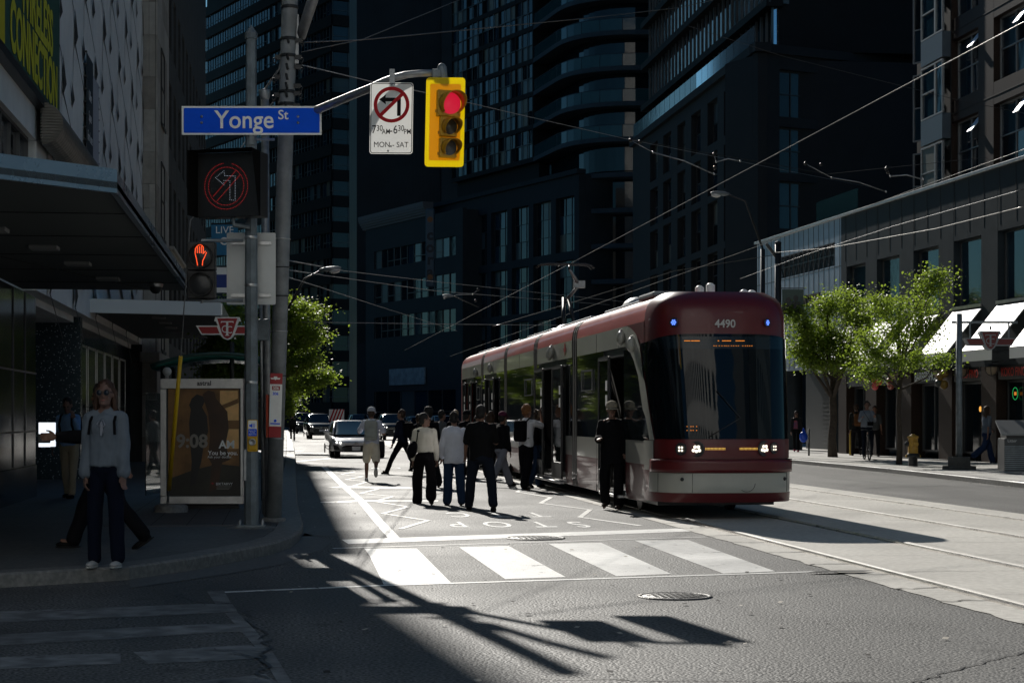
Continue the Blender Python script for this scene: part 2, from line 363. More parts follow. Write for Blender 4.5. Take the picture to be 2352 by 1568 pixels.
strip(m,[conv3(p) for p in ((240,605),(620,570))],.25); strip(m,[conv3(p) for p in ((790,850),(1390,860))],.9,ZP-.0006) ; strip(m,[conv3(p) for p in ((620,1000),(930,985),(1600,985))],.5,ZP-.0009)
strip(m,[conv3(p) for p in ((265,500),(355,495))],.4)
def road_text(txt, px, py, sz, sx, sy):
    vs,fs=text_mesh(txt,sz,bold=.01,ext=0); c=G(px,py)
    m.add([(c.x-v[0]*sx,c.y-v[2]*sy,ZP+.001) for v in vs],fs)
for L_,px in (('P',1049),('O',1140),('T',1241),('S',1327)): road_text(L_,px,1203.5,1,.5,1.9)
for L_,px in (('C',1053),('T',1140),('T',1231)): road_text(L_,px,1181.5,1,.5,1.9)
for L_,px in (('P',960),('O',1030),('T',1105),('S',1180)): road_text(L_,px,1102,1,.5,2.2)
for L_,px in (('P',860),('O',905),('T',950)): road_text(L_,px,1074,1,.5,2.2)
tag(m.build('lane_paint',M_paint),kind='structure')
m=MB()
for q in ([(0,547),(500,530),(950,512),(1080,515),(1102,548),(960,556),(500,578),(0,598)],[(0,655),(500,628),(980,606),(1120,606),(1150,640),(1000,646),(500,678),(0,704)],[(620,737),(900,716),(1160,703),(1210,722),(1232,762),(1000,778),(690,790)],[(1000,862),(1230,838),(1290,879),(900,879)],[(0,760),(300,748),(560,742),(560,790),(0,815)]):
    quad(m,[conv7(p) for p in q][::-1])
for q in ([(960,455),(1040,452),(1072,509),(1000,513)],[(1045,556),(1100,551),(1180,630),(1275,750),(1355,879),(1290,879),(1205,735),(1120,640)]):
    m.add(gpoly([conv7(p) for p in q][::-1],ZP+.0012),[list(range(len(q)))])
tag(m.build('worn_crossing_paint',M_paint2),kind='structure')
# manholes
def manhole(px,py,r,label):
    c=G(px,py); m=MB()
    m.lathe([(r*1.12,.002),(r*1.1,.012),(r*1.02,.013),(r,.007)],40,c=(c.x,c.y,0)); o=m
    t=thing('manhole_cover',label,'manhole cover',(c.x,c.y,0)); m=MB(); m.lathe([(r*1.14,0),(r*1.12,.013),(r*1.03,.014),(r*1.01,.006)],40); m.build('rim',M_iron,t)
    m=MB(); m.lathe([(r,.006),(r*.98,.011),(0,.011)],40)
    for i in range(-4,5):
        for j in range(-4,5):
            if (i*i+j*j)<17: m.cbox((i*r*.2,j*r*.2,.013),(r*.1,r*.1,.006))
    m.build('lid',M_iron,t)
manhole(1550,1370,.28,'round iron manhole cover in the asphalt in front of the striped crossing'); manhole(1230,1236,.33,'round manhole cover lying on the white stop line behind the crossing')
# fallen leaves and litter crumbs
m=MB(); r_=random.Random(5)
for i in range(260):
    if i<90: x,y=r_.uniform(.3,1.4),r_.uniform(23,60)
    elif i<200: x,y=r_.uniform(0,5),r_.uniform(9,22)
    else:
        y=r_.uniform(38,60); x=15.6+(y-37.5)*.04-r_.uniform(.05,.5)
    s=r_.uniform(.008,.03); a=r_.uniform(0,6); m.mi=i%2
    m.add([(x+s*cos(a+q),y+s*sin(a+q),.013+s*.3*(q>2)) for q in (0,1.6,3.1,4.7)],[(0,1,2,3)])
tag(m.build('road_grit',[mat('grit_dark',(.03,.025,.02),.8),mat('grit_pale',(.45,.4,.33),.7)],fix=False),kind='stuff')
# ---------- building materials ----------
M_white=mat("white_cladding",(.88,.90,.89),.5,n=(1.2,.08),b=(40,.12))
M_seam=mat('seam_dark',(.02,.022,.022),.8)
M_stone=mat('limestone',(.34,.32,.28),.8,n=(2.2,.18),b=(30,.3))
M_stone2=mat("grey_stone",(.07,.072,.07),.8,spec=.2,n=(1.5,.25),b=(25,.3))
M_black=mat('black_panel',(.012,.016,.02),.14,n=(.8,.3))
M_dark=mat('dark_metal',(.03,.033,.036),.45,.3)
M_frame=mat('window_frame',(.10,.105,.11),.4,.6)
M_framel=mat('pale_frame',(.30,.32,.33),.4,.3)
M_g=[mat('glass_dark',(.006,.012,.018),.05,b=(1.1,.04,.05)),mat('glass_blue',(.012,.035,.055),.06,b=(.9,.05,.05)),mat('glass_blind',(.06,.085,.095),.3,b=(2,.05,.05)),mat('glass_curtain',(.11,.11,.09),.4,n=(6,.3))]
M_brown=mat("brown_granite",(.035,.023,.018),.5,spec=.2,n=(26,.5),b=(60,.1))
M_gran=mat("grey_granite",(.024,.034,.042),.5,spec=.2,n=(3,.2),b=(60,.1))
M_pale=mat('pale_metal_panel',(.42,.50,.60),.35,.35,n=(1.6,.12))
M_band=mat("blue_grey_slab",(.035,.055,.072),.6,spec=.2,n=(1,.15))
M_green=mat('green_glass',(.02,.06,.07),.07,b=(1.5,.05,.05))
M_corr=mat("corrugated_cladding",(.016,.027,.035),.5,spec=.2,n=(.25,.25))
M_brk=mat("dark_spandrel",(.011,.014,.016),.7,spec=.2,n=(.7,.2))
M_fascia=mat('canopy_fascia',(.28,.33,.38),.28,.5,n=(.6,.15))
M_soffit=mat('canopy_soffit',(.08,.09,.09),.6)
M_alu=mat('aluminium',(.5,.5,.5),.35,.9,n=(5,.15))

def wall(mb, T, L, z0, z1, cols, rows, t=.3):
    """solid wall u in 0..L with window openings cols x rows"""
    cols=sorted(cols); rows=sorted(rows); u=0
    for a,b in cols:
        if a>u: mb.box(u,0,z0,a,t,z1,T)
        z=z0
        for c,d in rows:
            if c>z: mb.box(a,.0025,z,b,t,c,T)
            z=d
        if z<z1: mb.box(a,.0025,z,b,t,z1,T)
        u=b
    if u<L: mb.box(u,0,z0,L,t,z1,T)
def window(root, T, u0,u1,z0,z1, dep=.18, nx=1, nz=1, gm=None, fm=None, fw=.06, name='window', rnd=None, sill=False):
    m=MB()
    m.box(u0,dep,z0,u0+fw,dep+.08,z1,T); m.box(u1-fw,dep,z0,u1,dep+.08,z1,T)
    m.box(u0+fw,dep,z0,u1-fw,dep+.08,z0+fw,T); m.box(u0+fw,dep,z1-fw,u1-fw,dep+.08,z1,T)
    for i in range(1,nx):
        u=u0+(u1-u0)*i/nx; m.box(u-fw*.4,dep+.005,z0+fw,u+fw*.4,dep+.07,z1-fw,T)
    for i in range(1,nz):
        z=z0+(z1-z0)*i/nz; m.box(u0+fw,dep+.01,z-fw*.4,u1-fw,dep+.065,z+fw*.4,T)
    if sill: m.box(u0-.05,-.06,z0-.09,u1+.05,dep,z0-.002,T)
    w=m.build(name,fm or M_frame,root,fix=False)
    g=MB(); gm=gm or M_g; r=rnd or random
    for i in range(nx):
        for j in range(nz):
            a=u0+(u1-u0)*i/nx; b=u0+(u1-u0)*(i+1)/nx; c=z0+(z1-z0)*j/nz; d=z0+(z1-z0)*(j+1)/nz
            g.mi=r.choices(range(len(gm)),[5,3,1.2,.8][:len(gm)])[0]; k=r.uniform(-.012,.012); k2=r.uniform(-.012,.012)
            g.add([T@Vector(v) for v in ((a,dep+.05+k,c),(b,dep+.05-k,c),(b,dep+.05-k+k2,d),(a,dep+.05+k+k2,d))],[(0,1,2,3)])
    g.build('pane',gm,w,fix=False)
    return w
def strip_window(root, T, u0,u1,z0,z1,n,name='window_strip',rnd=None,wt=(5,3,1.5,1),dep=.15,frm=None,hz=(.33,)):
    r=rnd or random; g=MB(); gm=M_g+[frm or M_frame]
    for i in range(n):
        a=u0+(u1-u0)*i/n; b=u0+(u1-u0)*(i+1)/n; g.mi=r.choices(range(4),wt)[0]; k=r.uniform(-.02,.02)
        g.add([T@Vector(v) for v in ((a,dep+k,z0),(b,dep-k,z0),(b,dep-k,z1),(a,dep+k,z1))],[(0,1,2,3)])
        g.mi=4; w=.07*r.choice((1,1,2)); g.box(a-w/2,dep-.09,z0,a+w/2,dep-.03,z1,T)
        if r.random()<.7:
            zz=z0+(z1-z0)*r.choice(hz); g.box(a+w/2,dep-.08,zz-.03,b-.04,dep-.035,zz+.03,T)
    return g.build(name,gm,root,fix=False)
rb=random.Random(11)
# ================= LEFT: corner block with panelled upper wall =================
XL=-4.25
bld=thing('corner_building','tall corner shop block with white pierced panels above a black glass ground floor','building',(XL,20,0))
def attach(o,root): o.parent=root; o.matrix_parent_inverse=Matrix.Translation(root.location).inverted(); return o
def B(mb,name,mats,root,**k):
    o=mb.build(name,mats,None,**k); o.parent=root; o.matrix_parent_inverse=root.matrix_basis.inverted() if False else Matrix.Translation(-root.location); return o
bld.location=(0,0,0)
T=frame((XL,58.0,0),(0,-1,0))                     # u=58-y, facing +x -> right is... viewer looks -x so right is +y
T=frame((XL,19.0,0),(0,1,0))                      # u = y-19 ; inward = -x
m=MB(); m.box(-45,19,0,XL-.32,33.1,33.9); m.box(-45,33.101,3.6,XL-.32,57.0,34); m.box(-45,57.01,3.6,XL-.32,57.99,19.5); m.box(-45,33.2,0,-9.1,57.99,3.59); m.box(XL-.3,33.2,SW+3.6,XL-.002,58,19.5); m.box(XL-.3,19,4.0,XL-.002,33.19,5.0); m.box(XL-.3,19,6.35,XL-.002,33.19,33.9);m.box(XL-.32,33.2,19.51,XL-.002,57.0,34)
m.build('wall',M_white,bld,fix=False)
# relief panels: slightly curved white plates with triangular openings between
m=MB(); dm=MB(); u=34.8; pw=2.1; ph=2.7
def tri(y,z,s,fl=1):
    dm.add([(XL+.03,y,z),(XL+.03,y+s*.75*fl,z+s*.35),(XL+.03,y,z+s)],[(0,1,2)])
i=0
for ci in range(0,12):
    for rj in range(0,6):
        y0=34.6+ci*pw; z0=3.4+rj*ph+(ph/2 if ci%2 else 0)
        y1=min(y0+pw,57.9); ym=(y0+y1)/2
        n=5; vs=[]
        for a in range(n+1):
            for b in range(n+1):
                yy=y0+(y1-y0)*a/n; zz=z0+ph*b/n; sh=-.75*(a/n-.5)
                vs.append((XL+.008+.022*(1+sin(a/n*pi))*(.6+.4*cos(b/n*pi*2)),yy,max(zz+sh,4.25)))
        m.sm=True; m.add(vs,[(a*(n+1)+b,(a+1)*(n+1)+b,(a+1)*(n+1)+b+1,a*(n+1)+b+1) for a in range(n) for b in range(n)]); m.sm=False
        dm.add([(XL+.052,y0,z0+.37),(XL+.052,y0+.05,z0+.42),(XL+.052,y1,z0-.35),(XL+.052,y1-.03,z0-.38)],[(0,1,2,3)])
        s=.62 if (ci+rj)%3 else .5
        dm.add([(XL+.055,y0+.05,z0+.3),(XL+.055,y0+.62,z0+.62),(XL+.055,y0+.05,z0+.3+s*1.3)],[(0,1,2)])
        dm.add([(XL+.055,y0-.5,z0+.9+ph*.28),(XL+.055,y0-.02,z0+1.15+ph*.28),(XL+.055,y0-.5,z0+1.45+ph*.28)],[(0,1,2)])
m.build('panel_relief',M_white,bld,fix=False); dm.build('panel_opening',M_seam,bld,fix=False)
# ground floor: black glass, base course, joints
m=MB(); m.box(XL-.3,19,SW+.55,XL,33.1,3.6); m.box(XL-.32,19,SW-.01,XL+.02,33.12,SW+.549)
m.build('black_glass_wall',M_black,bld,bevel=.004)
m=MB()
for y in (21,24.1,27.2,30.3,31.7): m.box(XL+.002,y,.7,XL+.018,y+.03,3.58)
for z in (1.25,2.25): m.box(XL+.003,19,z,XL+.016,33.1,z+.03)
m.build('glass_joint',M_frame,bld,fix=False)
m=MB(); m.box(-9,42,SW-.02,-4.42,42.4,4.0); m.build('terrazzo_wall',None or mat('terrazzo',(.03,.055,.065),.25,n=(18,.1),col2=(.035,.07,.085)),bld)
M_ter=bpy.data.materials['terrazzo']; t=M_ter.node_tree; p=t.nodes['Principled BSDF']; v=t.nodes.new('ShaderNodeTexVoronoi'); v.inputs['Scale'].default_value=16; tc=t.nodes.new('ShaderNodeTexCoord'); t.links.new(tc.outputs['Object'],v.inputs['Vector'])
r1=t.nodes.new('ShaderNodeValToRGB'); r1.color_ramp.elements[0].position=.16; r1.color_ramp.elements[0].color=(.5,.58,.6,1); r1.color_ramp.elements[1].position=.22; r1.color_ramp.elements[1].color=(.028,.05,.06,1); t.links.new(v.outputs['Distance'],r1.inputs[0]); t.links.new(r1.outputs[0],p.inputs['Base Color'])
m=MB(); m.box(-9,33.3,SW-.02,-6.0,41.99,3.6); m.box(XL-.9,42.41,SW-.02,XL-.35,57.9,3.73); m.build('recessed_shopfront',M_black,bld)
for i,y in enumerate((43.2,45.4,47.6,49.8,52.0,54.2)):
    window(bld,frame((XL-.36,y,0),(0,1,0)),0,1.9,.3,3.2,-.02,1,2,[M_g[0],M_g[1]],M_alu,name='shop_window',rnd=rb)
# windows above canopy
window(bld,T,.3,4.6,5.0,6.35,.1,3,2,[M_g[1],M_g[1],M_g[0]],M_frame,rnd=rb); window(bld,T,5.0,9.4,5.0,6.35,.1,4,2,[M_g[1],M_g[0]],M_frame,rnd=rb); window(bld,T,9.8,13.9,5.0,6.35,.1,4,1,[M_g[0],M_g[1]],M_frame,rnd=rb)
# barrel awning of corrugated metal
m=MB(); n=14; vs=[]; yy=[33.0+i*.12 for i in range(56)]
for i,y in enumerate(yy):
    for k in range(n+1):
        a=-pi/2+pi*k/n; r=.36+.012*(i%2); vs.append((XL+.12+r*cos(a),y,6.62+r*sin(a)))
m.add(vs,[(i*(n+1)+k,(i+1)*(n+1)+k,(i+1)*(n+1)+k+1,i*(n+1)+k+1) for i in range(len(yy)-1) for k in range(n)])
m.add([vs[k] for k in range(n+1)],[list(range(n+1))]); 
for k in range(14): m.box(XL+.1,32.96,6.3+k*.05,XL+.12+sqrt(max(0,.36**2-(6.31+k*.05-6.62)**2)),32.995,6.325+k*.05)
m.build('barrel_awning',mat('corrugated_metal',(.2,.19,.17),.5,.5,n=(3,.25)),bld,fix=False)
# roof edge etc.
# first canopy, with a cut corner, and soffit lights
cx,cy=-1.5,17.4
poly=[(cx,cy),(cx,31.3),(XL+.02,31.3),(XL+.02,19.0),(-12,19.0),(-12,cy-7.0),(-7.6,cy-6.1)]
can=thing('entrance_canopy','large flat canopy with cut corner over the corner entrance, nearest the camera','canopy')
m=MB(); m.prism([poly[i] for i in (0,1,2,3,4,5,6)],3.62,3.68); m.build('soffit',M_soffit,can)
m=MB(); ins=[(cx,cy),(cx,31.3),(XL+.02,31.3),(XL+.02,19.0),(-12,19.0),(-12,cy-7.0),(-7.6,cy-6.1)]
def edge(mb,a,b,t,z0,z1):
    a=Vector(a);b=Vector(b); d=(b-a).normalized(); nn=Vector((d.y,-d.x))*t
    mb.prism([tuple(a),tuple(b),tuple(b-nn),tuple(a-nn)][::-1],z0,z1)
edge(m,(-7.6,cy-6.1),(cx,cy),.06,3.58,3.80); edge(m,(cx,cy+.01),(cx,31.3),.06,3.58,3.78)
m.build('fascia',M_fascia,can)
m=MB(); m.prism([(cx-.07,cy+.02),(cx-.07,31.29),(XL+.03,31.29),(XL+.03,19.0),(-11.9,19.0),(-11.9,cy-6.8),(-7.6,cy-5.95)],3.681,3.75); m.build('roof_sheet',M_dark,can)
for x,y in ((-3.6,19),(-3.2,21.2),(-2.9,23.4),(-2.75,25.8),(-2.6,28.6),(-4.0,16.6)):
    m=MB(); m.cbox((x,y,3.6),(.34,.34,.05)); m.build('soffit_light',mat('soffit_lamp',(.25,.26,.26),.5) if 'soffit_lamp' not in bpy.data.materials else bpy.data.materials['soffit_lamp'],can,bevel=.01)
for x,y in ((-3.35,16.2),(-1.95,29.5)):
    c=thing('security_camera','small dome security camera under the near canopy' if y<20 else 'small dome security camera under the far end of the near canopy','security camera',(x,y,3.58)); m=MB(); m.lathe([(.0,-.14),(.05,-.13),(.085,-.09),(.09,-.05),(.09,0)],16); m.build('dome',M_dark,c)
    m=MB(); m.lathe([(.11,-.03),(.12,-.0),(.12,.02)],16); m.build('collar',M_alu,c)
m=MB(); edge(m,(-6.2,14.2),(-2.2,31),.015,3.612,3.622)
for yy in (19.5,22,24.5,27,29.5): m.box(-4.2,yy,3.611,-1.6,yy+.014,3.619)
m.build('soffit_joint',M_seam,can)
# second canopy
can=thing('far_canopy','narrower flat canopy with pale metal front beyond the granite pier','canopy')
m=MB(); m.prism([(-1.42,43.4),(-1.42,57.5),(XL-.3,57.5),(XL-.3,42.41),(-4.47,42.41)],3.9,3.97); m.build('soffit',M_soffit,can)
m=MB(); m.prism([(-4.47,42.3),(-1.38,43.3),(-1.38,43.36),(-4.47,42.4)],3.85,4.16); m.box(-1.4,43.37,3.86,-1.35,57.5,4.14); m.build('fascia',mat('bright_metal',(.5,.54,.58),.3,.5),can)
for y in (45,47.5,50,52.5): m=MB(); m.cbox((-2.9,y,3.88),(.3,.3,.04)); m.build('soffit_light',bpy.data.materials['soffit_lamp'],can)
# billboard
bb=thing('billboard','green and yellow billboard reading WIRELESS CONNECTION on the white panelled wall','billboard')
x=XL+.12; m=MB(); m.box(x-.1,26,7.06,x,35.6,14.5); m.build('board',mat('grass_print',(.012,.06,.045),.6,n=(14,.6),col2=(.03,.13,.10)),bb)
m=MB(); m.box(x+.001,26,7.12,x+.006,28.6,14.5); m.build('yellow_field',mat('yellow_print',(.62,.55,.02),.6),bb)
M_yel=mat('letter_yellow',(.6,.6,.04),.6)
T2=frame((x+.012,32.15,7.53),(0,1,0)); text(T2,'CONNECTION',1.12,M_yel,bb,bold=.03,sx=.80); text(frame((x+.012,32.4,8.40),(0,1,0)),'WIRELESS',1.12,M_yel,bb,bold=.03,sx=.86); None
m=MB(); m.box(x-.13,26,6.9,x+.05,35.65,7.05); m.build('frame',M_dark,bb)
# leasing banner
lb=thing('wall_banner','narrow vertical leasing banner, dark and pale halves, laced to the panelled wall','banner')
x=XL+.09; m=MB(); m.box(x,40.7,5.2,x+.015,42.0,9.35); m.build('dark_half',mat('banner_navy',(.012,.03,.045),.6),lb); m=MB(); m.box(x,42.005,5.2,x+.015,43.3,9.1); m.build('pale_half',mat('banner_pale',(.42,.45,.52),.6),lb)
tt=frame((x+.02,41.3,0),(0,1,0))
for i,s in enumerate(('Office','Space','For Lease')): text(frame((x+.02,41.35,8.5-i*.45),(0,1,0)),s,.32,mat('banner_text',(.6,.62,.65),.6) if i==0 else bpy.data.materials['banner_text'],lb,sx=.8)
m=MB(); 
for i in range(16): m.box(x-.05,40.6,5.3+i*.27,x+.02,40.7,5.33+i*.27); m.box(x-.05,43.3,5.3+i*.25,x+.02,43.4,5.33+i*.25)
m.build('lacing',M_dark,lb)
# limestone building
st=thing('limestone_building','old limestone building with large blocks beside the white panelled wall','building')
m=MB(); m.box(-40,58.05,19.6,-4.26,59.9,34); m.box(-40,58.05,0,-3.83,64.0,19.5); m.build('wall',M_stone2,st)
m=MB(); z=SW; r_=random.Random(2); zz=[]
while z<19:
    h=r_.choice((.75,1.0,1.3)); 
    if r_.random()<.5: cuts=[(-4.24,-3.84)]
    else: cuts=[(-4.24,-4.03),(-4.025,-3.84)]
    for a,b in cuts:
        m.mi=r_.randrange(3); m.box(a,57.93,z,b-.004,58.04,z+h-.01)
    y=57.95
    while y<63.9:
        w=r_.uniform(1.0,1.6); m.mi=r_.randrange(3); m.box(-3.828,y+.005,z,-3.78,min(y+w,63.95)-.005,z+h-.01); y+=w
    z+=h
m.build('stone_blocks',[M_stone,mat('limestone_b',(.27,.245,.21),.8,n=(2,.2)),mat('limestone_c',(.40,.38,.34),.8,n=(3,.15))],st,fix=False)
for z in (3.6,7.2,10.8): window(st,frame((-3.76,59.6,0),(0,1,0)),0,1.6,z,z+2.4,-.02,1,2,[M_g[0]],M_stone2,rnd=rb,sill=True)
m=MB(); m.box(-4.3,57.8,3.2,-3.7,64.05,3.5); m.build('string_course',M_stone,st,bevel=.02)
# dark building beyond
dk=thing('dark_stone_building','dark stone building with bracketed cornice beyond the limestone one','building')
T=frame((-4.05,64.1,0),(0,1,0)); cols=[(1.2+i*3.1,2.9+i*3.1) for i in range(12)]; rows=[(4.2,6.6),(7.8,10.2),(11.4,13.8),(15,17.4)]
m=MB(); wall(m,T,37.9,0,26,cols,rows,.4); m.box(-40,64.1,0,-4.46,101.9,26); m.build('wall',M_stone2,dk,fix=False)
for a,b in cols:
    for c,d in rows: window(dk,T,a,b,c,d,.2,1,2,[M_g[0],M_g[1]],M_dark,rnd=rb)
m=MB(); m.box(-4.4,64.0,6.9,-3.7,72,7.2); m.box(-4.4,64,7.2,-3.6,72,7.32)
for i in range(8): m.box(-4.0,64.3+i,6.5,-3.72,64.6+i,6.9)
m.build('cornice',M_stone,dk,bevel=.02)
lo=thing('low_dark_building','low dark shopfront building at the far left end of the street','building')
m=MB(); m.box(-40,102,0,-5.0,200,8); m.build('wall',M_brk,lo)
for i in range(8): strip_window(lo,frame((-4.98,104+i*11,0),(0,1,0)),0,9,.6,3.2,5,name='shop_window',rnd=rb,dep=.02)

# ================= far centre: slab tower with ribbon windows =================
a22=R(22); d1=Vector((sin(a22),-cos(a22),0))        # viewer right, from far-left to the corner
cor=Vector((6.9,249.8,0)); Lr=50
tw=thing('ribbon_window_tower','tall dark office tower with ribbon windows standing across the end of the street','building')
T=frame(cor-d1*Lr,d1); T3=frame(cor,(cos(a22),sin(a22),0))
m=MB(); d3=Vector((cos(a22),sin(a22),0)); q=[cor-d1*Lr,cor,cor+d3*16,cor+d3*16-d1*Lr]; inn=[(v.x,v.y) for v in q]
c0=sum((v for v in q),Vector())/4; m.prism([(c0.x+(a-c0.x)*.985,c0.y+(b-c0.y)*.985) for a,b in inn],0,90)
for k in range(-14,18):
    z=55.5-3.47*k
    if z<3 or z>88: continue
    m.box(0,-.25,z-1.47,Lr,.9,z,T); m.box(.002,-.25,z-1.47,16,.9,z,T3)
m.build('wall',M_brk,tw,fix=False)
rt=random.Random(4)
for k in range(-2,16):
    z=55.5-3.47*k
    wt=(5,3,.6,.1) if k<9 else (5,1,1,2.6)
    strip_window(tw,T,0,Lr,z,z+2.0,46,rnd=rt,wt=wt,dep=.1); strip_window(tw,T3,0,14,z,z+2.0,6,rnd=rt,wt=(6,3,.4,.1),dep=.1)
bk=thing('added_shade_tower','plain unseen tower added behind the dark stone building to shade the far road','building'); m=MB(); m.box(-60,252,0,-20,290,90); m.build('wall',M_brk,bk)  # unseen tower added to throw shade on the far road
# blank clad tower
gt=thing('blank_tower','blank blue grey windowless tower rising behind the low restaurant building','building')
m=MB(); m.box(8.6,212,0,20.6,235,110)
for i in range(60): m.box(8.65+i*.16,211.93,10,8.72+i*.16,211.999,74)
m.box(18.3,211.7,0,20.9,212.01,74)
for z in range(14,74,8): m.box(8.6,211.9,z,18.29,211.925,z+.06)
m.build('cladding',M_corr,gt,fix=False)
# restaurant building
a20=R(20); e2=Vector((sin(a20),-cos(a20),0)); n2=Vector((cos(a20),sin(a20),0))
rc=thing('restaurant_building','low grey three storey building with curved cornice at the bend of the street','building')
kk=Vector((16.5,168.5,0)); T=frame(kk-e2*23,e2)
cols=[(2.2,21.5)]; rows=[(1,4),(9.4,11.5),(12.9,14.8),(16.4,18.2)]
m=MB(); wall(m,T,23,0,20.6,cols,rows,.4); m.box(0,.41,0,23,14,20.5,T); m.build('wall',mat('restaurant_render',(.03,.038,.042),.7,spec=.2,n=(.8,.15)),rc,fix=False)
m=MB(); 
for i in range(6):
    a=i/5*pi/2; m.box(-.6,-.12-.5*sin(a),20.6+.22*i,15.5,.5,20.6+.22*(i+1)-.004,T)
m.build('cornice',mat('restaurant_cornice',(.13,.13,.13),.7),rc,fix=False)
for (c,d) in rows[1:]: strip_window(rc,T,2.2,21.5,c,d,12,name='window_band',rnd=rb,wt=(6,1,1.5,.3),dep=.2)
strip_window(rc,T,2.2,21.5,1,4,6,name='shop_window',rnd=rb,wt=(6,1,.5,.3),dep=.2)
m=MB(); m.box(6.5,-.2,4.6,15,-.05,6.2,T); m.build('shop_sign',mat('white_sign_shade',(.24,.28,.3),.6,n=(1.2,.4)),rc)
cs=thing('vertical_restaurant_sign','tall narrow blue grey blade sign reading cora with orange suns','sign')
T4=frame(P(988,0,170).xy.to_3d(),(CY,-SY,0)); m=MB(); m.box(-.42,0,13.4,.42,.25,20.6,T4); m.build('board',mat('sign_slate',(.05,.085,.11),.5),cs,bevel=.12)
M_cor=mat('sign_letter_dark',(.01,.013,.02),.5); M_sun=mat('sign_orange',(.25,.08,.01),.5)
for i,ch in enumerate('cora'): text(T4@Matrix.Translation((0,-.02,18.15-i*1.13)),ch,1.35,M_cor,cs,bold=.04)
for z in (19.6,14.3):
    m=MB(); pts=[]
    for i in range(24): a=2*pi*i/24; r=.3 if i%2 else .22; pts.append((r*cos(a),z+r*sin(a)))
    m.slab(pts,T4@Matrix.Translation((0,-.03,0)),.025); m.build('sun_emblem',M_sun,cs)

# ================= condominium with curved balconies =================
cd=thing('balcony_condominium','dark condominium tower with curved balconies and a gridded glass wing','building')
A=Vector((22.3,163.4,0)); T=frame(A-e2*17,e2)
m=MB(); m.box(0,.6,21.5,17,20,62,T)
for k in range(0,13): z=24.2+2.93*k; m.box(0,-.02,z,17,.59,z+.42,T)
for i in range(6): m.box(.02+i*3.38,-.04,24.62,.16+i*3.38,.6,62,T)
m.build('wall',M_brk,cd,fix=False)
rc2=random.Random(8)
for k in range(0,12):
    z=24.2+2.93*k+.42
    g=MB()
    for i in range(15):
        for j in range(2):
            a=.05+i*1.13; g.mi=rc2.choices(range(4),(5,2.2,1.6,.6))[0]; kx=rc2.uniform(-.03,.03)
            g.add([T@Vector(v) for v in ((a,.12+kx,z+j*1.25),(a+1.13,.12-kx,z+j*1.25),(a+1.13,.12-kx,z+j*1.25+1.25),(a,.12+kx,z+j*1.25+1.25))],[(0,1,2,3)])
        g.mi=4; g.box(a-.04,.0,z,a+.04,.06,z+2.5,T)
    g.box(.05,.0,z+1.22,17,.05,z+1.28,T); g.build('window_band',M_g+[M_frame],cd,fix=False)
def rounded(pts):
    return pts
def bal_poly(off):
    P0=Vector((22.3,163.4)); P1=Vector((24.15,150.3)); P2=Vector((34,149.6)); out=[]
    for i in range(13):
        t=i/12; out.append(P0.lerp(P1,t*.62) if i<1 else None) if False else None
    out=[P0, P0.lerp(P1,.3), P0.lerp(P1,.55)]
    a=P0.lerp(P1,.55); c=P1+ (P2-P1).normalized()*6.0
    for i in range(1,11):
        t=i/10; out.append(a*(1-t)**2+P1*2*t*(1-t)+c*t*t)
    out.append(P2)
    res=[]
    for i,p in enumerate(out):
        d=(out[min(i+1,len(out)-1)]-out[max(i-1,0)]).normalized(); nn=Vector((-d.y,d.x)); res.append((p.x+nn.x*off,p.y+nn.y*off))
    return res
m=MB(); m.prism(bal_poly(1.7)+[(34,165),(22.6,165)],22,62); m.build('recessed_wall',M_g[0],cd,fix=False)
for k in range(0,14):
    z=24.2+2.93*k-(2.93*6 if False else 0)
    m=MB(); m.prism(bal_poly(0)+[(34,165),(22.6,165)],z,z+.38); sl=m.build('balcony',M_band,cd,fix=False)
    g=MB(); pp=bal_poly(.06); g.add([(a,b,z+.39) for a,b in pp]+[(a,b,z+1.35) for a,b in pp],[(i,i+1,i+1+len(pp),i+len(pp)) for i in range(len(pp)-1)]); g.mi=1
    for i in range(0,len(pp),2): g.tube([(pp[i][0],pp[i][1],z+.38),(pp[i][0],pp[i][1],z+1.4)],.03,5)
    g.tube([(a,b,z+1.38) for a,b in pp],.03,5); g.build('balustrade',[M_green,M_band],sl,fix=False)
for k in range(1,8):                                   # lower balconies
    z=24.2-2.93*k
    if z<3: continue
    m=MB(); q=bal_poly(0)[3:]; m.prism(q+[(34,165),(q[0][0],165)],z,z+.38); m.build('balcony',M_band,cd,fix=False)
m=MB(); m.box(30,151,0,44,166,22,None); m.prism(bal_poly(1.7)[3:]+[(34,165),(24,165)],0,21.9); m.build('lower_wall',M_g[0],cd,fix=False)
# gridded podium
T=frame(Vector((24.6,150.8,0))-e2*30,e2); cols=[(1.0+i*4.1,4.2+i*4.1) for i in range(7)]; rows=[(1,5.2),(5.9,9.8),(10.5,14.6),(15.3,19.9)]
m=MB(); wall(m,T,29.6,0,21.6,cols,rows,.6); m.box(0,.61,0,29.6,6,21.5,T); m.box(-.2,-.25,21.6,29.7,.6,22.0,T); m.build('podium_wall',mat('podium_precast',(.018,.025,.031),.7,spec=.2,n=(.7,.2)),cd,fix=False)
for a,b in cols:
    for c,d in rows: window(cd,T,a,b,c,d,.35,3,3,M_g,M_dark,rnd=rb)

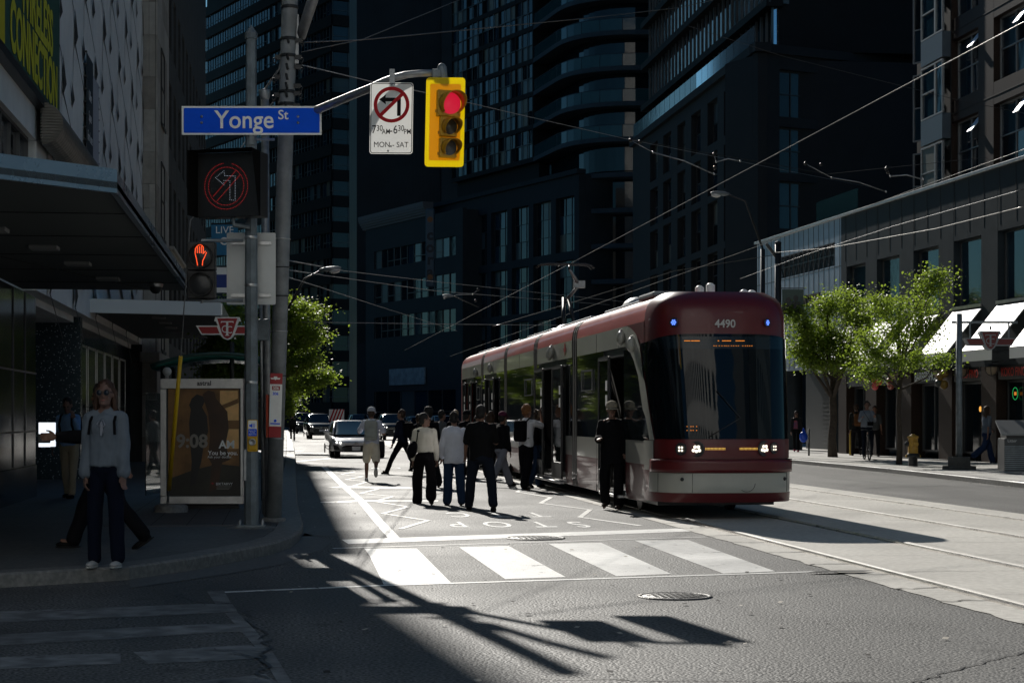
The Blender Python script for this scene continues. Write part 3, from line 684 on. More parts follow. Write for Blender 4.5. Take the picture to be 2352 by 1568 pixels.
# ================= right: precast block, its two faces =================
pb=thing('precast_apartment_block','dark precast apartment block with deep square windows and bright glass balustrade','building')
cn=Vector((24.3,92.7,0)); Tl=frame(cn+Vector((0,34,0)),(0,-1,0))
def uy(px,x=24.3): return cn.y+34-onx(px,x)[0]
zc=lambda z:1408.75+z*.3516
cols=[(uy(zc(a)),uy(zc(b))) for a,b in ((240,290),(325,377),(418,470),(508,570),(615,680),(722,798),(845,925))]
rows=[(2.0+0,4.6),(5.4,7.9),(8.3,10.8),(11.2,13.7),(14.1,16.5),(17.0,19.45)]
M_pre=mat('precast_dark',(.018,.023,.027),.7,spec=.2,n=(.6,.18)); M_mirror=mat('mirror_glass',(.75,.85,.95),.06,.9)
M_bright=mat('painted_sky_glass',(.50,.68,.92),.35,0,n=(2,.15))  # matte pale blue: reflected sky put into the pane colour
m=MB(); wall(m,Tl,34,0,20.2,cols,rows,.5); m.box(24.81,94,0,60,126.7,20.1); m.box(24.05,92.3,20.2,24.9,126.7,20.65); m.build('wall',M_pre,pb,fix=False)
for i,(a,b) in enumerate(cols):
    for j,(c,d) in enumerate(rows):
        gm=[M_mirror,M_mirror,M_g[1]] if (i>=5 and j in (3,4,5)) else M_g
        window(pb,Tl,a,b,c,d,.32,2,2,gm,M_dark,rnd=rb,fw=.08)
# glass balustrade along the terrace
for k in range(22):
    y0=93.0+k*1.5; m=MB(); m.box(24.2,y0+.04,20.7,24.23,y0+1.46,21.65); m.build('balustrade_panel',M_mirror if k<9 else M_green,pb)
Tf=frame(cn,(cos(a20),sin(a20),0)); cols2=[(1.35,4.15),(5.1,8.0),(8.9,11.8),(12.7,15.6),(16.5,19.4)]; 
m=MB(); wall(m,Tf,22,0,20.2,cols2,rows,.5); m.box(-.2,-.25,20.2,22,.5,20.65,Tf); m.box(0,.51,0,22,3,20.1,Tf); m.build('front_wall',M_pre,pb,fix=False)
for a,b in cols2:
    for c,d in rows: window(pb,Tf,a,b,c,d,.32,3,2,[M_g[0],M_g[1],M_g[0]],M_dark,rnd=rb,fw=.08)
# tower above, set back
Tt=frame((25.4,128,0),(0,-1,0)); m=MB(); m.box(25.9,94.4,20.65,60,128,64)
for k in range(15): m.box(25.1,94.0,22.9+2.9*k,26.0,128,23.3+2.9*k)
m.build('upper_wall',M_brk,pb,fix=False)
for k in range(14):
    z=23.3+2.9*k-2.9; g=MB()
    for i in range(15):
        u=1+i*2.16; g.mi=(2 if (i>9 and rb.random()<.75) else rb.choices((0,1),(3,2))[0]); g.add([Tt@Vector(v) for v in ((u,.3,z),(u+2.1,.3,z),(u+2.1,.3,z+2.5),(u,.3,z+2.5))],[(0,1,2,3)])
        g.mi=3; g.box(u-.07,.1,z,u+.03,.25,z+2.5,Tt); g.box(u+1.0,.12,z,u+1.06,.25,z+2.5,Tt)
    g.build('window_band',[M_g[0],M_g[1],M_mirror,M_frame],pb,fix=False)
Tt2=frame((25.4,94.4,0),(cos(a20),sin(a20),0))
for k in range(12):
    z=20.7+2.9*k; g=MB()
    for i in range(14):
        u=.1+i*1.3; g.mi=rb.choices((0,1),(3,1))[0]; 
        if i==0: g.mi=2
        g.add([Tt2@Vector(v) for v in ((u,-.05,z),(u+1.25,-.05,z),(u+1.25,-.05,z+2.4),(u,-.05,z+2.4))],[(0,1,2,3)]); g.mi=3; g.box(u-.06,-.15,z,u+.02,-.06,z+2.4,Tt2)
    g.box(-.3,-.35,z+2.4,20,0,z+2.89,Tt2)
    g.build('front_window_band',[M_g[0],M_g[1],M_mirror,M_frame],pb,fix=False)

# ================= right: brown granite block =================
br=thing('brown_granite_building','brown granite residential block with paired windows and a glass corner bay','building')
xb=23.0; yf=onx(2165,xb)[0]; T=frame((xb,yf,0),(0,-1,0)); ub=lambda px: yf-onx(px,xb)[0]
cols=[(ub(2186),ub(2247)),(ub(2282),ub(2282)+2.6),(ub(2282)+3.9,ub(2282)+6.5)]; rows=[(9.55+2.82*k,11.65+2.82*k) for k in range(8)]
m=MB(); wall(m,T,20,8.5,33,cols,rows,.3); m.box(xb+.31,yf-20,8.5,50,yf+3.5,33); m.build('wall',M_brown,br,fix=False)
for a,b in cols:
    for c,d in rows:
        w=window(br,T,a,b,c,d,.22,2,2,[M_g[0],M_g[1],M_g[1],M_g[2]],M_framel,rnd=rb,fw=.045,sill=False)
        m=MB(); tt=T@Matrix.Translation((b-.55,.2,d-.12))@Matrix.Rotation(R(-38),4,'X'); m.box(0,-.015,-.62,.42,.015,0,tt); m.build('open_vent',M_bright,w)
m=MB(); 
for k in range(9): m.box(.0,-.012,9.1+2.82*k,20,-.001,9.13+2.82*k,T)
m.build('stone_joint',M_seam,br,fix=False)
ya,yb_=onx(2165,xb-.3)[0]+.0,onx(2118,xb-.3)[0]; m=MB()
g=MB(); xx=xb-.35; y_far=onx(2100,xx)[0]
for k in range(9):
    z=8.5+2.82*k-.2
    for (y0,y1) in ((yb_,ya+.7),(ya+.72,ya)):
        pass
    window(br,frame((xx,yb_,0),(0,-1,0)),0,1.4,z+.9,z+2.75,.0,1,2,[M_g[1],M_g[3],M_g[2]],M_framel,rnd=rb,name='bay_window',fw=.05)
    window(br,frame((xx,yb_,0),(0,-1,0)),1.42,2.15,z+.9,z+2.75,.0,1,1,[M_g[1],M_g[0]],M_framel,rnd=rb,name='bay_window',fw=.05)
    q=MB(); q.box(xx,yb_-2.15,z,xx+.3,yb_,z+.88); q.build('bay_spandrel',mat('bay_grey',(.09,.12,.15),.3) if k==0 else bpy.data.materials['bay_grey'],br)
    window(br,frame((xx+.02,yb_+.9,0),(cos(R(-60)),sin(R(-60)),0)),0,.95,z+.3,z+2.7,.0,1,2,[M_g[0],M_g[1]],M_framel,rnd=rb,name='bay_window',fw=.05)
m=MB(); m.box(xx+.32,yb_-2.1,8.5,xb+1,yb_+.6,33); m.build('bay_core',M_dark,br)
# ================= right: podium with shops =================
pd=thing('shop_podium','long two storey granite and pale panel building with awnings and shops at street level','building')
pa=Vector((20.55,78.5,0)); pe=Vector((21.95,38.5,0)); dd=(pe-pa); Lp=dd.length; T=frame(pa,dd); up=lambda y: (78.5-y)*Lp/40.0
PT=9.0
wins=[(up(y1),up(y0)) for y0,y1 in ((47.9,50.05),(51.3,53.5),(54.7,56.87),(58.1,60.3),(61.6,63.8),(64.95,67.0))]
us=up(67.6)
m=MB(); Ts=T@Matrix.Translation((us,0,0)); c2=[(a-us,b-us) for a,b in wins]
wall(m,Ts,Lp-us,3.05,PT,c2,[(5.0,7.1)],.35); 
m.build('granite_wall',M_gran,pd,fix=False)
m=MB(); lat=(up(75.8),up(68.3)); wall(m,T,us-.001,3.4,PT,[lat],[(7.25,8.15)],.35); m.build('pale_panel_wall',M_pale,pd,fix=False)
m=MB()
u=.2
while u<Lp: 
    m.box(u,-.008,3.45,u+.025,-.001,PT-.02,T) if u<us else m.box(u,-.008,7.3,u+.015,-.001,PT-.02,T); u+=.62 if u<us else 1.15
for z in (4.55,5.6,7.18): m.box(0,-.007,z,us,-.0015,z+.02,T)
m.build('panel_joint',M_seam,pd,fix=False)
m=MB(); m.box(-.2,-.09,PT,Lp,.5,PT+.1,T); m.build('parapet_cap',M_alu,pd,bevel=.01)
m=MB(); m.box(0,.36,3.6,Lp,10,PT-.02,T); m.box(0,2.2,SW-.02,Lp,10,3.59,T); m.build('core',M_dark,pd,fix=False)
# lattice grille
m=MB(); a,b=lat; n=13
for i in range(n):
    u0=a+(b-a)*i/n; u1=a+(b-a)*(i+1)/n
    m.bar(T@Vector((u0,.12,7.25)),T@Vector((u1,.12,8.15)),.035); m.bar(T@Vector((u1,.16,7.25)),T@Vector((u0,.16,8.15)),.035)
m.box(a,.1,7.68,b,.14,7.72,T); m.build('lattice_grille',M_frame,pd,fix=False)
for a,b in wins:
    w=window(pd,T,a,b,5.0,7.1,.22,1,1,[M_g[1]],M_frame,rnd=rb,fw=.06)
    m=MB(); m.box(a-.04,-.05,4.9,b+.04,.2,4.995,T); m.build('sill',M_alu,w)
# lettering
text(T@Matrix.Translation((up(72.0),-.03,6.1)),'7 CARLTON STREET',.62,M_seam,pd,bold=.01,ext=.03,sx=.72)
# ground floor piers, shopfronts
for i,(a,b) in enumerate(wins): m=MB(); m.box(b,0,SW-.02,b+1.1,.5,3.045,T); m.build('granite_pier',M_brown,pd,fix=False)
m=MB(); m.box(wins[-1][0]-.9,0,SW-.02,wins[-1][0]-.02,.5,3.045,T); m.build('granite_pier',M_brown,pd,fix=False)
for i,(a,b) in enumerate(wins):
    nm='shopfront'
    w=window(pd,T,a+.02,b-.02,.35,2.6,.3,2 if i!=2 else 1,1,[M_g[0]],M_frame,rnd=rb,name=nm,fw=.06)
    m=MB(); m.box(a,.02,2.62,b,.3,3.04,T); m.build('sign_band',M_dark,pd)
for u in (3.2,9.1): m=MB(); m.lathe([(.38,0),(.38,3.4)],20,c=tuple(T@Vector((u,.6,SW)))[:2]+(SW-.01,)); m.build('round_column',M_gran,pd)
m=MB(); 
for k in range(14): m.box(4,1.6,.3+k*.17,8.4,1.7,.4+k*.17,T)
m.build('garage_shutter',M_dark,pd)
m=MB(); m.box(5.2,1.5,2.0,6.3,1.55,3.1,T); sg=m.build('no_walking_sign',mat('sign_dull',(.16,.16,.15),.6),pd)
m=MB(); m.ring(T@Matrix.Translation((5.75,1.48,2.6)),.34,.42,.01); m.bar(T@Vector((5.5,1.47,2.85)),T@Vector((6.0,1.47,2.35)),.06,.02); m.build('red_ring',mat('sign_dull_red',(.10,.03,.03),.6),sg)
# glass screen on the podium roof
m=MB(); m.box(up(62)-11.5,1.0,PT+.1,up(62)-6.6,1.03,PT+1.25,T); m.build('roof_screen',M_green,pd)
# awnings
M_awn=translucent('awning_canvas',(.93,.93,.91),(.7,.7,.68),.08,.35)
names=['lowest row awning nearest the right edge, just left of the frame edge','white shop awning behind the transit stop emblem','white shop awning directly left of the transit stop pole','white shop awning partly behind the thinner tree','white shop awning mostly hidden behind the tree leaves','white shop awning farthest left, over the shop with red balloons']
names[0]='white shop awning cut by the right edge of the picture'
for i,(a,b) in enumerate(wins):
    aw=thing('shop_awning',names[i],'awning',tuple(T@Vector(((a+b)/2,0,3.9))),atan2(dd.y,dd.x),'white awnings over the shopfronts'); w=(b-a)/2+.02
    m=MB(); m.add([(-w,-.02,.95),(w,-.02,.95),(w,-1.15,-.42),(-w,-1.15,-.42),(-w,-.01,.91),(w,-.01,.91),(w,-1.14,-.45),(-w,-1.14,-.45)],[(0,3,2,1),(4,5,6,7),(0,1,5,4),(1,2,6,5),(2,3,7,6),(3,0,4,7)]); m.build('canvas_top',M_awn,aw)
    m=MB(); m.box(-w,-1.165,-.75,w,-1.152,-.425); m.build('valance',mat('valance_canvas',(.5,.52,.53),.8) if i==0 else bpy.data.materials['valance_canvas'],aw)
    for s in (-w+.03,w-.03): m=MB(); m.bar((s,0,-.45),(s,-1.12,-.47),.03); m.bar((s,-.05,.85),(s,-1.1,-.43),.025); m.build('awning_arm',M_dark,aw)
# shop lettering
def shoptext(i,s,size,mt,dz=2.83,sx=.8,**k): a,b=wins[i]; text(T@Matrix.Translation(((a+b)/2,-.0,dz)),s,size,mt,pd,'shop_lettering',sx=sx,**k)
M_tw=mat('lettering_pale_blue',(.85,.95,1.0),.5); M_tr=mat('lettering_red',(.65,.06,.04),.5)
shoptext(4,"GENT'S",.42,M_tw,bold=.01,sx=.8); shoptext(3,'BARBERSHOP',.42,M_tw,bold=.012,sx=.78); shoptext(2,'KOKO FINO',.36,M_tr,bold=.01,sx=.85); shoptext(1,'KOKO FINO',.36,M_tr,bold=.01,sx=.85)
# neon sign, lamp
a,b=wins[1]; m=MB(); m.ring(T@Matrix.Translation((a+.7,.24,2.2)),.17,.19,.01); m.build('neon_ring',emis('neon_green',(.02,.6,.15),.5),pd); m=MB(); m.cbox(T@Vector((a+.7,.25,2.2)),(.02,.14,.1)); m.build('neon_mug',emis('neon_orange',(.8,.25,.03),.8),pd)
a,b=wins[2]; m=MB(); m.ball(T@Vector((b-.7,.27,1.75)),(.04,.04,.09),6); m.build('window_lamp',emis('lamp_orange',(1,.45,.08),1.2),pd)
for i,px in enumerate((2011,2070,2164,2212,2276)):
    y=onx(px,21.2)[0]; u=up(y); q=T@Vector((u,-.2,2.95)); l=thing('wall_lantern','round cage wall lantern under the awnings, '+('leftmost, beside the red balloons','second from left, behind tree leaves','above the yellow balloons','right of the transit stop pole','rightmost of the row')[i],'lantern',tuple(q),0,'cage lanterns along the shopfronts')
    m=MB(); m.lathe([(.02,-.2),(.13,-.15),(.19,-.05),(.2,.05)],14); m.build('glass_bowl',mat('lantern_glass',(.35,.28,.2),.5) if i==0 else bpy.data.materials['lantern_glass'],l)
    m=MB(); m.lathe([(.205,.05),(.21,.09),(.05,.14)],14); 
    for k in range(6): t_=2*pi*k/6; m.tube([(.21*cos(t_),.21*sin(t_),.05),(.2*cos(t_),.2*sin(t_),-.06),(.14*cos(t_),.14*sin(t_),-.16),(0,0,-.21)],.012,5)
    m.tube([(0,0,.12),(0,0,.2),(.2,0,.22)],.02,6); m.build('cage',M_dark,l)
# ================= behind the camera: unseen blocks added to bounce sun and cut sky light =================
M_far2=mat('bounce_pale',(.80,.81,.80),.8,n=(.3,.12))
M_far=mat('sky_block_dark',(.11,.15,.17),.8,n=(.3,.15))
for i,(x0,x1,y0,h) in enumerate(((-66,-36,-12,80),(-34,21,-42,76),(30,74,-42,60),(28,66,-10,60))):
    b_=thing('unseen_light_block',('unseen dark block added behind the viewer on the left to cut sky light','unseen pale tower added across the street behind the viewer to bounce sunlight','unseen pale tower added farther right behind the viewer to bounce sunlight','unseen dark block added behind the viewer on the right to cut sky light')[i],'building')
    Tb=frame((x1,y0,0),(-1,0,0)); n=int((x1-x0)/3.4); cols=[(.9+k*3.4,2.6+k*3.4) for k in range(n)]; rows=[(1.2+3.6*k,3.4+3.6*k) for k in range(int(h/3.6))]
    m=MB(); wall(m,Tb,x1-x0,0,h,cols,rows,.4); m.box(x0,y0-15,0,x1,y0-.41,h-.1); m.mi=1
    for a,b in cols:
        for c,d in rows: m.box(a,.2,c,b,.25,d,Tb)
    m.build('wall',[M_far2 if y0<-30 else M_far,M_g[1]],b_,fix=False)
# ---------- street furniture materials ----------
M_galv=mat('galvanised_steel',(.30,.31,.32),.45,.7,n=(9,.25),b=(30,.15))
M_galv2=mat('painted_pole_grey',(.16,.19,.21),.5,.3,n=(5,.3),b=(20,.2))
M_pole=mat('weathered_pole',(.22,.235,.245),.6,.2,n=(3.5,.3),b=(14,.25))
M_blk=mat('black_plastic',(.01,.01,.011),.4)
M_blue=mat('sign_blue',(.002,.10,.85),.55,spec=.12,n=(3,.06)); M_sw=mat('sign_white',(.88,.88,.86),.4,n=(6,.06)); M_red=mat('sign_red',(.50,.012,.02),.5,spec=.15); M_sb=mat('sign_black',(.008,.008,.01),.6,spec=.1)
M_swt=translucent('sign_sheet_white',(.88,.88,.86),(.9,.9,.88),.32,.4)
M_swl=mat('letter_white',(.95,.95,.94),.4)
M_bluet=translucent('sign_sheet_blue',(.004,.10,.66),(.01,.16,.85),.45,.4)
M_yel2=translucent('signal_yellow',(.92,.55,.008),(.98,.62,.008),.5,.5)
M_yel3=translucent('signal_yellow_border',(.98,.78,.008),(1,.88,.008),.62,.5)
M_visor=mat('signal_visor_yellow',(.55,.27,.01),.4)
M_cast=mat('cast_iron',(.03,.032,.034),.5,.4,b=(30,.3))
M_ttcred=mat('transit_red',(.36,.015,.02),.4)
def band(m, c, r, z0, h): m.lathe([(r,z0),(r*1.0,z0+h)],16,c=c)
Rt=Vector((CY,-SY,0))            # camera-right in world: signs facing the viewer use it
def fr(p, yaw=0): 
    a=R(yaw); return frame(p,(CY*cos(a)+SY*sin(a), -SY*cos(a)+CY*sin(a),0))
# --- octagonal signal pole
b0=G(577,1210,SW)
pol=thing('octagonal_signal_pole','grey octagonal steel pole on a bolted base plate at the pavement corner','pole',tuple(b0))
m=MB(); m.lathe([(.092,0),(.088,1.2),(.064,6.15)],8); m.sm=False; m.s=[False]*len(m.s); m.lathe([(.078,6.13),(.078,6.2),(.0,6.31)],8); m.s=[False]*len(m.s); m.build('shaft',M_galv2,pol)
m=MB(); m.cbox((0,0,.02),(.36,.36,.03)); m.build('base_plate',M_galv2,pol,bevel=.006)
for sx in (-1,1):
    for sy in (-1,1): m=MB(); m.lathe([(.02,.03),(.02,.07),(.012,.09)],6,c=(sx*.14,sy*.14,0)); m.build('anchor_bolt',M_galv,pol)
m=MB(); m.lathe([(.34,-.1),(.33,.0),(.28,.006)],20); m.build('concrete_footing',M_kerb,pol)
m=MB(); m.cbox((-.075,-.05,.78),(.05,.03,.4)); m.build('hand_hole_cover',M_galv,pol,bevel=.012)
for z in (1.8,3.62,4.05,3.02): m=MB(); m.lathe([(.083,z),(.085,z+.005),(.085,z+.03),(.083,z+.035)],16); m.build('pole_band',M_alu,pol)
# --- street name blade
bp=P(578,277,b0.xy.dot((SY,CY))-.1); T=frame(bp,Rt)
sn=thing('street_name_sign','long blue street name blade with white border reading Yonge St','street sign'); w=.875; h=.18
m=MB()
for q_ in ((-w,-h,w,-h+.026),(-w,h-.026,w,h),(-w,-h+.027,-w+.026,h-.027),(w-.026,-h+.027,w,h-.027)): m.box(q_[0],0,q_[1],q_[2],.008,q_[3],T)
m.build('white_border',M_sw,sn)
m=MB(); 
def rrect(w,h,r,n=5):
    pts=[]
    for cx_,cz_,a0 in ((w-r,h-r,0),(-w+r,h-r,90),(-w+r,-h+r,180),(w-r,-h+r,270)):
        for i in range(n+1): a=R(a0+90*i/n); pts.append((cx_+r*cos(a),cz_+r*sin(a)))
    return pts
m.slab(rrect(w-.024,h-.024,.02),T@Matrix.Translation((0,-.001,0)),.002)
m.build('blue_face',M_blue,sn)
text(T@Matrix.Translation((-.09,-.007,-.0)),'Yonge',.315,M_swl,sn,bold=.012,sx=.92); text(T@Matrix.Translation((.395,-.007,.065)),'St',.165,M_swl,sn,bold=.012)
for px_ in (463,685):
    for pz in (268,282): m=MB(); q=T@Vector(((px_-578)/F*23.1,-.004,(277-pz)/F*23.1)); m.lathe([(.017,0),(.017,.004),(.0,.009)],12,T=Matrix.Translation(q)@Matrix.Rotation(R(90),4,'X')); m.build('rivet',M_alu,sn)
m=MB(); m.box(-.03,.012,-.3,.03,.05,.2,T); m.bar(T@Vector((0,.05,-.23)),T@Vector((.25,.25,-.2)),.03); m.build('bracket',M_galv2,sn)
# --- LED no left turn box
lb=thing('led_turn_sign','large black LED box showing a dotted red no left turn symbol','electronic sign')
T=fr(P(525,424,22.95),-14)
k=22.95/F
hw,hh=.42,.40
m=MB(); m.box(-hw,.0,-hh,hw,.26,hh,T); bx=m.build('housing',M_blk,lb,bevel=.008)
m=MB(); m.box(-hw-.0,-.3,-hh,-hw+.01,0,hh,T); m.add([T@Vector(v) for v in ((-hw,-.28,hh),(hw,-.28,hh+.01),(hw,0,hh),(-hw,0,hh))],[(0,1,2,3)]); m.add([T@Vector(v) for v in ((hw,-.28,hh),(hw,0,hh),(hw,0,-hh),(hw,-.05,-hh))],[(0,1,2,3)])
m.build('visor',mat('matt_black',(.006,.006,.006),.95,spec=.05),lb)
M_ledr=emis('led_red',(1,.03,.03),.5); M_ledw=emis('led_white',(.75,.85,1),.6)
def dots(name, pts, r, mt, Tq, parent):
    m=MB()
    for x,z in pts: m.add([Tq@Vector((x+r*cos(a),-.006+(.0),z+r*sin(a))) for a in (0,1.05,2.09,3.14,4.19,5.24)],[(0,1,2,3,4,5)])
    return m.build(name,mt,parent,fix=False)
def dline(a,b,s):
    L=sqrt((a[0]-b[0])**2+(a[1]-b[1])**2); n=max(1,int(L/s)); return [(a[0]+(b[0]-a[0])*i/n,a[1]+(b[1]-a[1])*i/n) for i in range(n+1)]
cr=[(-.03+.285*cos(t),-.02+.285*sin(t)) for t in [2*pi*i/88 for i in range(88)] if not 1.35<t<1.7]+[(-.03+.235*cos(t),-.02+.235*sin(t)) for t in [2*pi*i/72 for i in range(72)]]
dots('red_ring_leds',cr,.0042,M_ledr,T,lb); dots('red_slash_leds',[(x-.03,z-.02) for x,z in dline((-.17,-.12),(.13,.19),.016)+dline((-.12,-.18),(.18,.13),.016)],.0042,M_ledr,T,lb)
dots('white_arrow_leds',dline((-.17,.09),(-.06,.17),.02)+dline((-.06,.17),(-.05,.11),.02)+dline((-.05,.11),(.09,.10),.02)+dline((.09,.10),(.09,-.2),.02)+dline((.02,-.19),(.09,-.2),.02)+dline((.02,-.19),(.02,.04),.02)+dline((-.06,.05),(.0,.05),.02)+dline((-.17,.09),(-.06,.0),.02)+dline((-.06,.0),(-.06,.05),.02),.0035,M_ledw,T,lb)
m=MB(); m.tube([T@Vector((.02,.1,-hh)),T@Vector((.02,.12,-hh-.09)),T@Vector((.2,.2,-hh-.11))],.03); m.build('support_tube',M_galv2,lb)
# --- pedestrian signal
ps=thing('pedestrian_signal','black two section pedestrian signal with a lit orange raised hand','pedestrian signal'); T=frame(P(461,588,23.0),Rt)
for i,z in enumerate((0,-.355)):
    m=MB(); m.box(-.175,0,z-.175,.175,.16,z+.175,T); s_=m.build('section',M_blk,ps,bevel=.012)
    m=MB(); m.lathe([(.145,0),(.15,.0),(.15,.07),(.145,.07),(.143,0)],20,T=T@Matrix.Translation((0,0,z))@Matrix.Rotation(R(90),4,'X'),cap=False); m.build('visor',M_blk,s_)
    m=MB(); m.lathe([(.13,0),(.08,.015),(0,.02)],20,T=T@Matrix.Translation((0,-.002,z))@Matrix.Rotation(R(90),4,'X')); m.build('lens',mat('signal_lens_dark',(.02,.022,.025),.35) if i==0 else bpy.data.materials['signal_lens_dark'],s_)
hand=[(-.035,-.115),(-.05,-.03),(-.065,.03),(-.062,.09),(-.045,.115),(-.03,.128),(-.005,.14),(.02,.128),(.035,.11),(.035,.03),(.06,.055),(.075,.04),(.05,-.02),(.03,-.06),(.025,-.115)]
pts=[]
for a,b in zip(hand,hand[1:]): pts+=dline(a,b,.011)
for x in (-.038,-.012,.012): pts+=dline((x,.04),(x,.115),.012)
M_ho=emis('hand_orange',(1,.09,.02),1.7); dots('hand_leds',pts,.0065,M_ho,T@Matrix.Translation((0,-.02,0)),ps)
for z in (.2,-.55): m=MB(); m.tube([T@Vector((.0,.08,z-.03)),T@Vector((.0,.08,z)),T@Vector((.5,.2,z+.01))],.022); m.build('bracket_arm',M_galv,ps)
# --- blank sign back
bs=thing('blank_sign_back','plain light grey metal sign panel seen from behind the octagonal pole','sign'); T=frame(P(577,617,23.45),Rt)
m=MB(); m.slab(rrect(.31,.455,.02),T,.004); m.build('panel',mat('sign_back_grey',(.56,.58,.58),.45,.1,n=(2.5,.08)),bs); m=MB(); m.box(-.25,-.03,.3,.25,-.002,.34,T); m.box(-.25,-.03,-.36,.25,-.002,-.32,T); m.build('mounting_rail',M_alu,bs)
# --- push button assembly
pb_=thing('pedestrian_push_button','yellow pedestrian push button with blue and white speaker sign above it','push button'); T=frame(P(580,1000,b0.xy.dot((SY,CY))-.105),Rt)
m=MB(); m.slab(rrect(.065,.20,.02),T,.006); m.build('backing_plate',mat('button_yellow',(.62,.36,.01),.45),pb_)
m=MB(); m.slab([(x,z+.115) for x,z in rrect(.055,.075,.012)],T@Matrix.Translation((0,-.003,0)),.003); m.build('white_sign_face',M_sw,pb_); m=MB(); m.slab([(x,z+.04) for x,z in rrect(.055,.045,.012)],T@Matrix.Translation((0,-.0045,0)),.003); m.build('blue_sign_face',M_blue,pb_)
m=MB(); Tq=T@Matrix.Translation((-.01,-.006,.125)); m.slab([(-.03,-.012),(-.012,-.012),(.008,-.03),(.008,.03),(-.012,.012),(-.03,.012)],Tq,.001); 
for r in (.018,.028,.038): m.ring(Tq,r,r+.004,.001,10,-.8,.8)
m.build('speaker_symbol',M_blue,pb_)
for i,s in enumerate(('Button For','Audible','Signal Only')): text(T@Matrix.Translation((0,-.008,.062-i*.022)),s,.021,M_sw,pb_)
m=MB(); m.lathe([(.045,0),(.045,.03),(.03,.035),(.028,.02),(0,.02)],20,T=T@Matrix.Translation((0,-.005,-.08))@Matrix.Rotation(R(90),4,'X')); m.build('button',M_alu,pb_); m=MB(); m.cbox((0,0,0),(.11,.07,.17),T@Matrix.Translation((0,.02,-.1))); m.build('button_housing',bpy.data.materials['button_yellow'],pb_,bevel=.015)
# --- big utility pole with mast arm
b1=G(628,1196,SW); top=P(668,-60,24.2)
up_=thing('utility_pole','tall thick grey utility pole with steel bands and wire fittings, leaning slightly right','pole')
def up_at(t): return b1.lerp(top,t)
m=MB(); m.tube([b1-Vector((0,0,.05)),up_at(.5),up_at(1),up_at(1.0)+(top-b1)*.1],[.105,.1,.103,.1],20); m.build('shaft',M_pole,up_)
for py in (20,92,130,212,240,545,610,676,757,860,1005):
    t=(1196-py)/(1196+60); q=up_at(t); m=MB(); r=.108 if py<300 else .105; hgt_=.012 if py>300 else .04; m.lathe([(r,0),(r+.006,.003),(r+.006,hgt_),(r,hgt_+.003)],20,T=Matrix.Translation(q)); m.build('steel_band',M_cast if py<300 or py%2==0 else M_alu,up_)
for py,dx in ((92,1),(130,1),(152,1),(175,-1),(212,1),(240,1),(130,-1),(215,-1),(195,1)):
    t=(1196-py)/1256; q=up_at(t); m=MB(); m.cbox(q+Rt*dx*.13+Vector((0,-.03,0)),(.09,.05,.05)); m.tube([q+Rt*dx*.16,q+Rt*dx*.2+Vector((0,-.04,-.02)),q+Rt*dx*.18+Vector((0,-.05,-.09)),q+Rt*dx*.14+Vector((0,-.05,-.03))],.01,6); m.tube([q+Vector((-.02,-.115,.03)),q+Vector((0,-.13,-.05))],.018,6); m.build('wire_fitting',M_cast,up_)
m=MB(); m.lathe([(.17,-.1),(.165,.04),(.12,.05)],20,T=Matrix.Translation(b1)); m.build('pole_collar',M_kerb,up_)
m=MB(); a=P(684,60,24.3); m.tube([P(690,85,24.3),P(722,-10,24.0),P(760,-90,23.8)],.07,12); m.build('upper_arm',M_galv,up_)
m=MB(); m.box(-.035,-.02,-.32,.035,.02,.32,frame(P(680,90,24.25),Rt)); m.build('arm_bracket',M_galv,up_)
ma=thing('signal_mast_arm','grey curved tubular mast arm carrying the signal and no left turn sign','mast arm')
m=MB(); pts=[P(640,286,24.5),P(735,250,23.1),P(810,219,22.3),P(850,203,21.9),P(880,189,21.7),P(905,179,21.6),P(935,172,21.5),P(965,169,21.5),P(1000,168,21.5)]; m.tube(pts,[.055,.052,.05,.048,.046,.043,.042,.041,.04],12); m.build('arm_tube',M_galv,ma)
m=MB(); m.lathe([(.05,0),(.055,.02),(.055,.16),(.03,.2)],12,T=Matrix.Translation(P(1018,186,21.5))@Matrix.Rotation(R(-6),4,'Y')); m.cbox((0,0,0),(.15,.1,.1),frame(P(1008,170,21.5),Rt)); m.build('signal_clamp',M_galv2,ma,bevel=.01)
m=MB(); m.tube([P(610,203,25),P(640,160,24.6),P(652,120,24.4)],.012,6); m.build('stay_rod',M_galv,ma)
# galvanised stub pole between
gp=G(615,1192,SW); gt_=P(608,212,25); gz=thing('conduit_pole','thin galvanised pole with a flanged cap between the signal pole and utility pole','pole')
m=MB(); m.tube([gp,gt_],[.055,.055],14); m.lathe([(.056,-.1),(.07,-.06),(.075,-.0),(.075,.03),(.0,.05)],14,T=Matrix.Translation(gt_)); m.build('shaft',M_galv,gz)
m=MB(); m.tube([P(600,690,24.4),P(600,800,24.4),P(605,1180,24.6)],.02,8); m.build('conduit',M_galv,gz); m=MB(); m.box(-.1,0,-.14,.08,.1,.14,frame(P(603,757,24.3),Rt)); m.build('junction_box',M_galv2,gz,bevel=.01)
m=MB(); m.box(-.012,0,-.28,.012,.35,.28,frame(P(613,955,24.4),Rt)); osn=m.build('edge_on_sign',mat('orange_red',(.5,.06,.02),.5),None); tag(osn,'red orange sign seen edge on, left of the transit stop plate','sign')
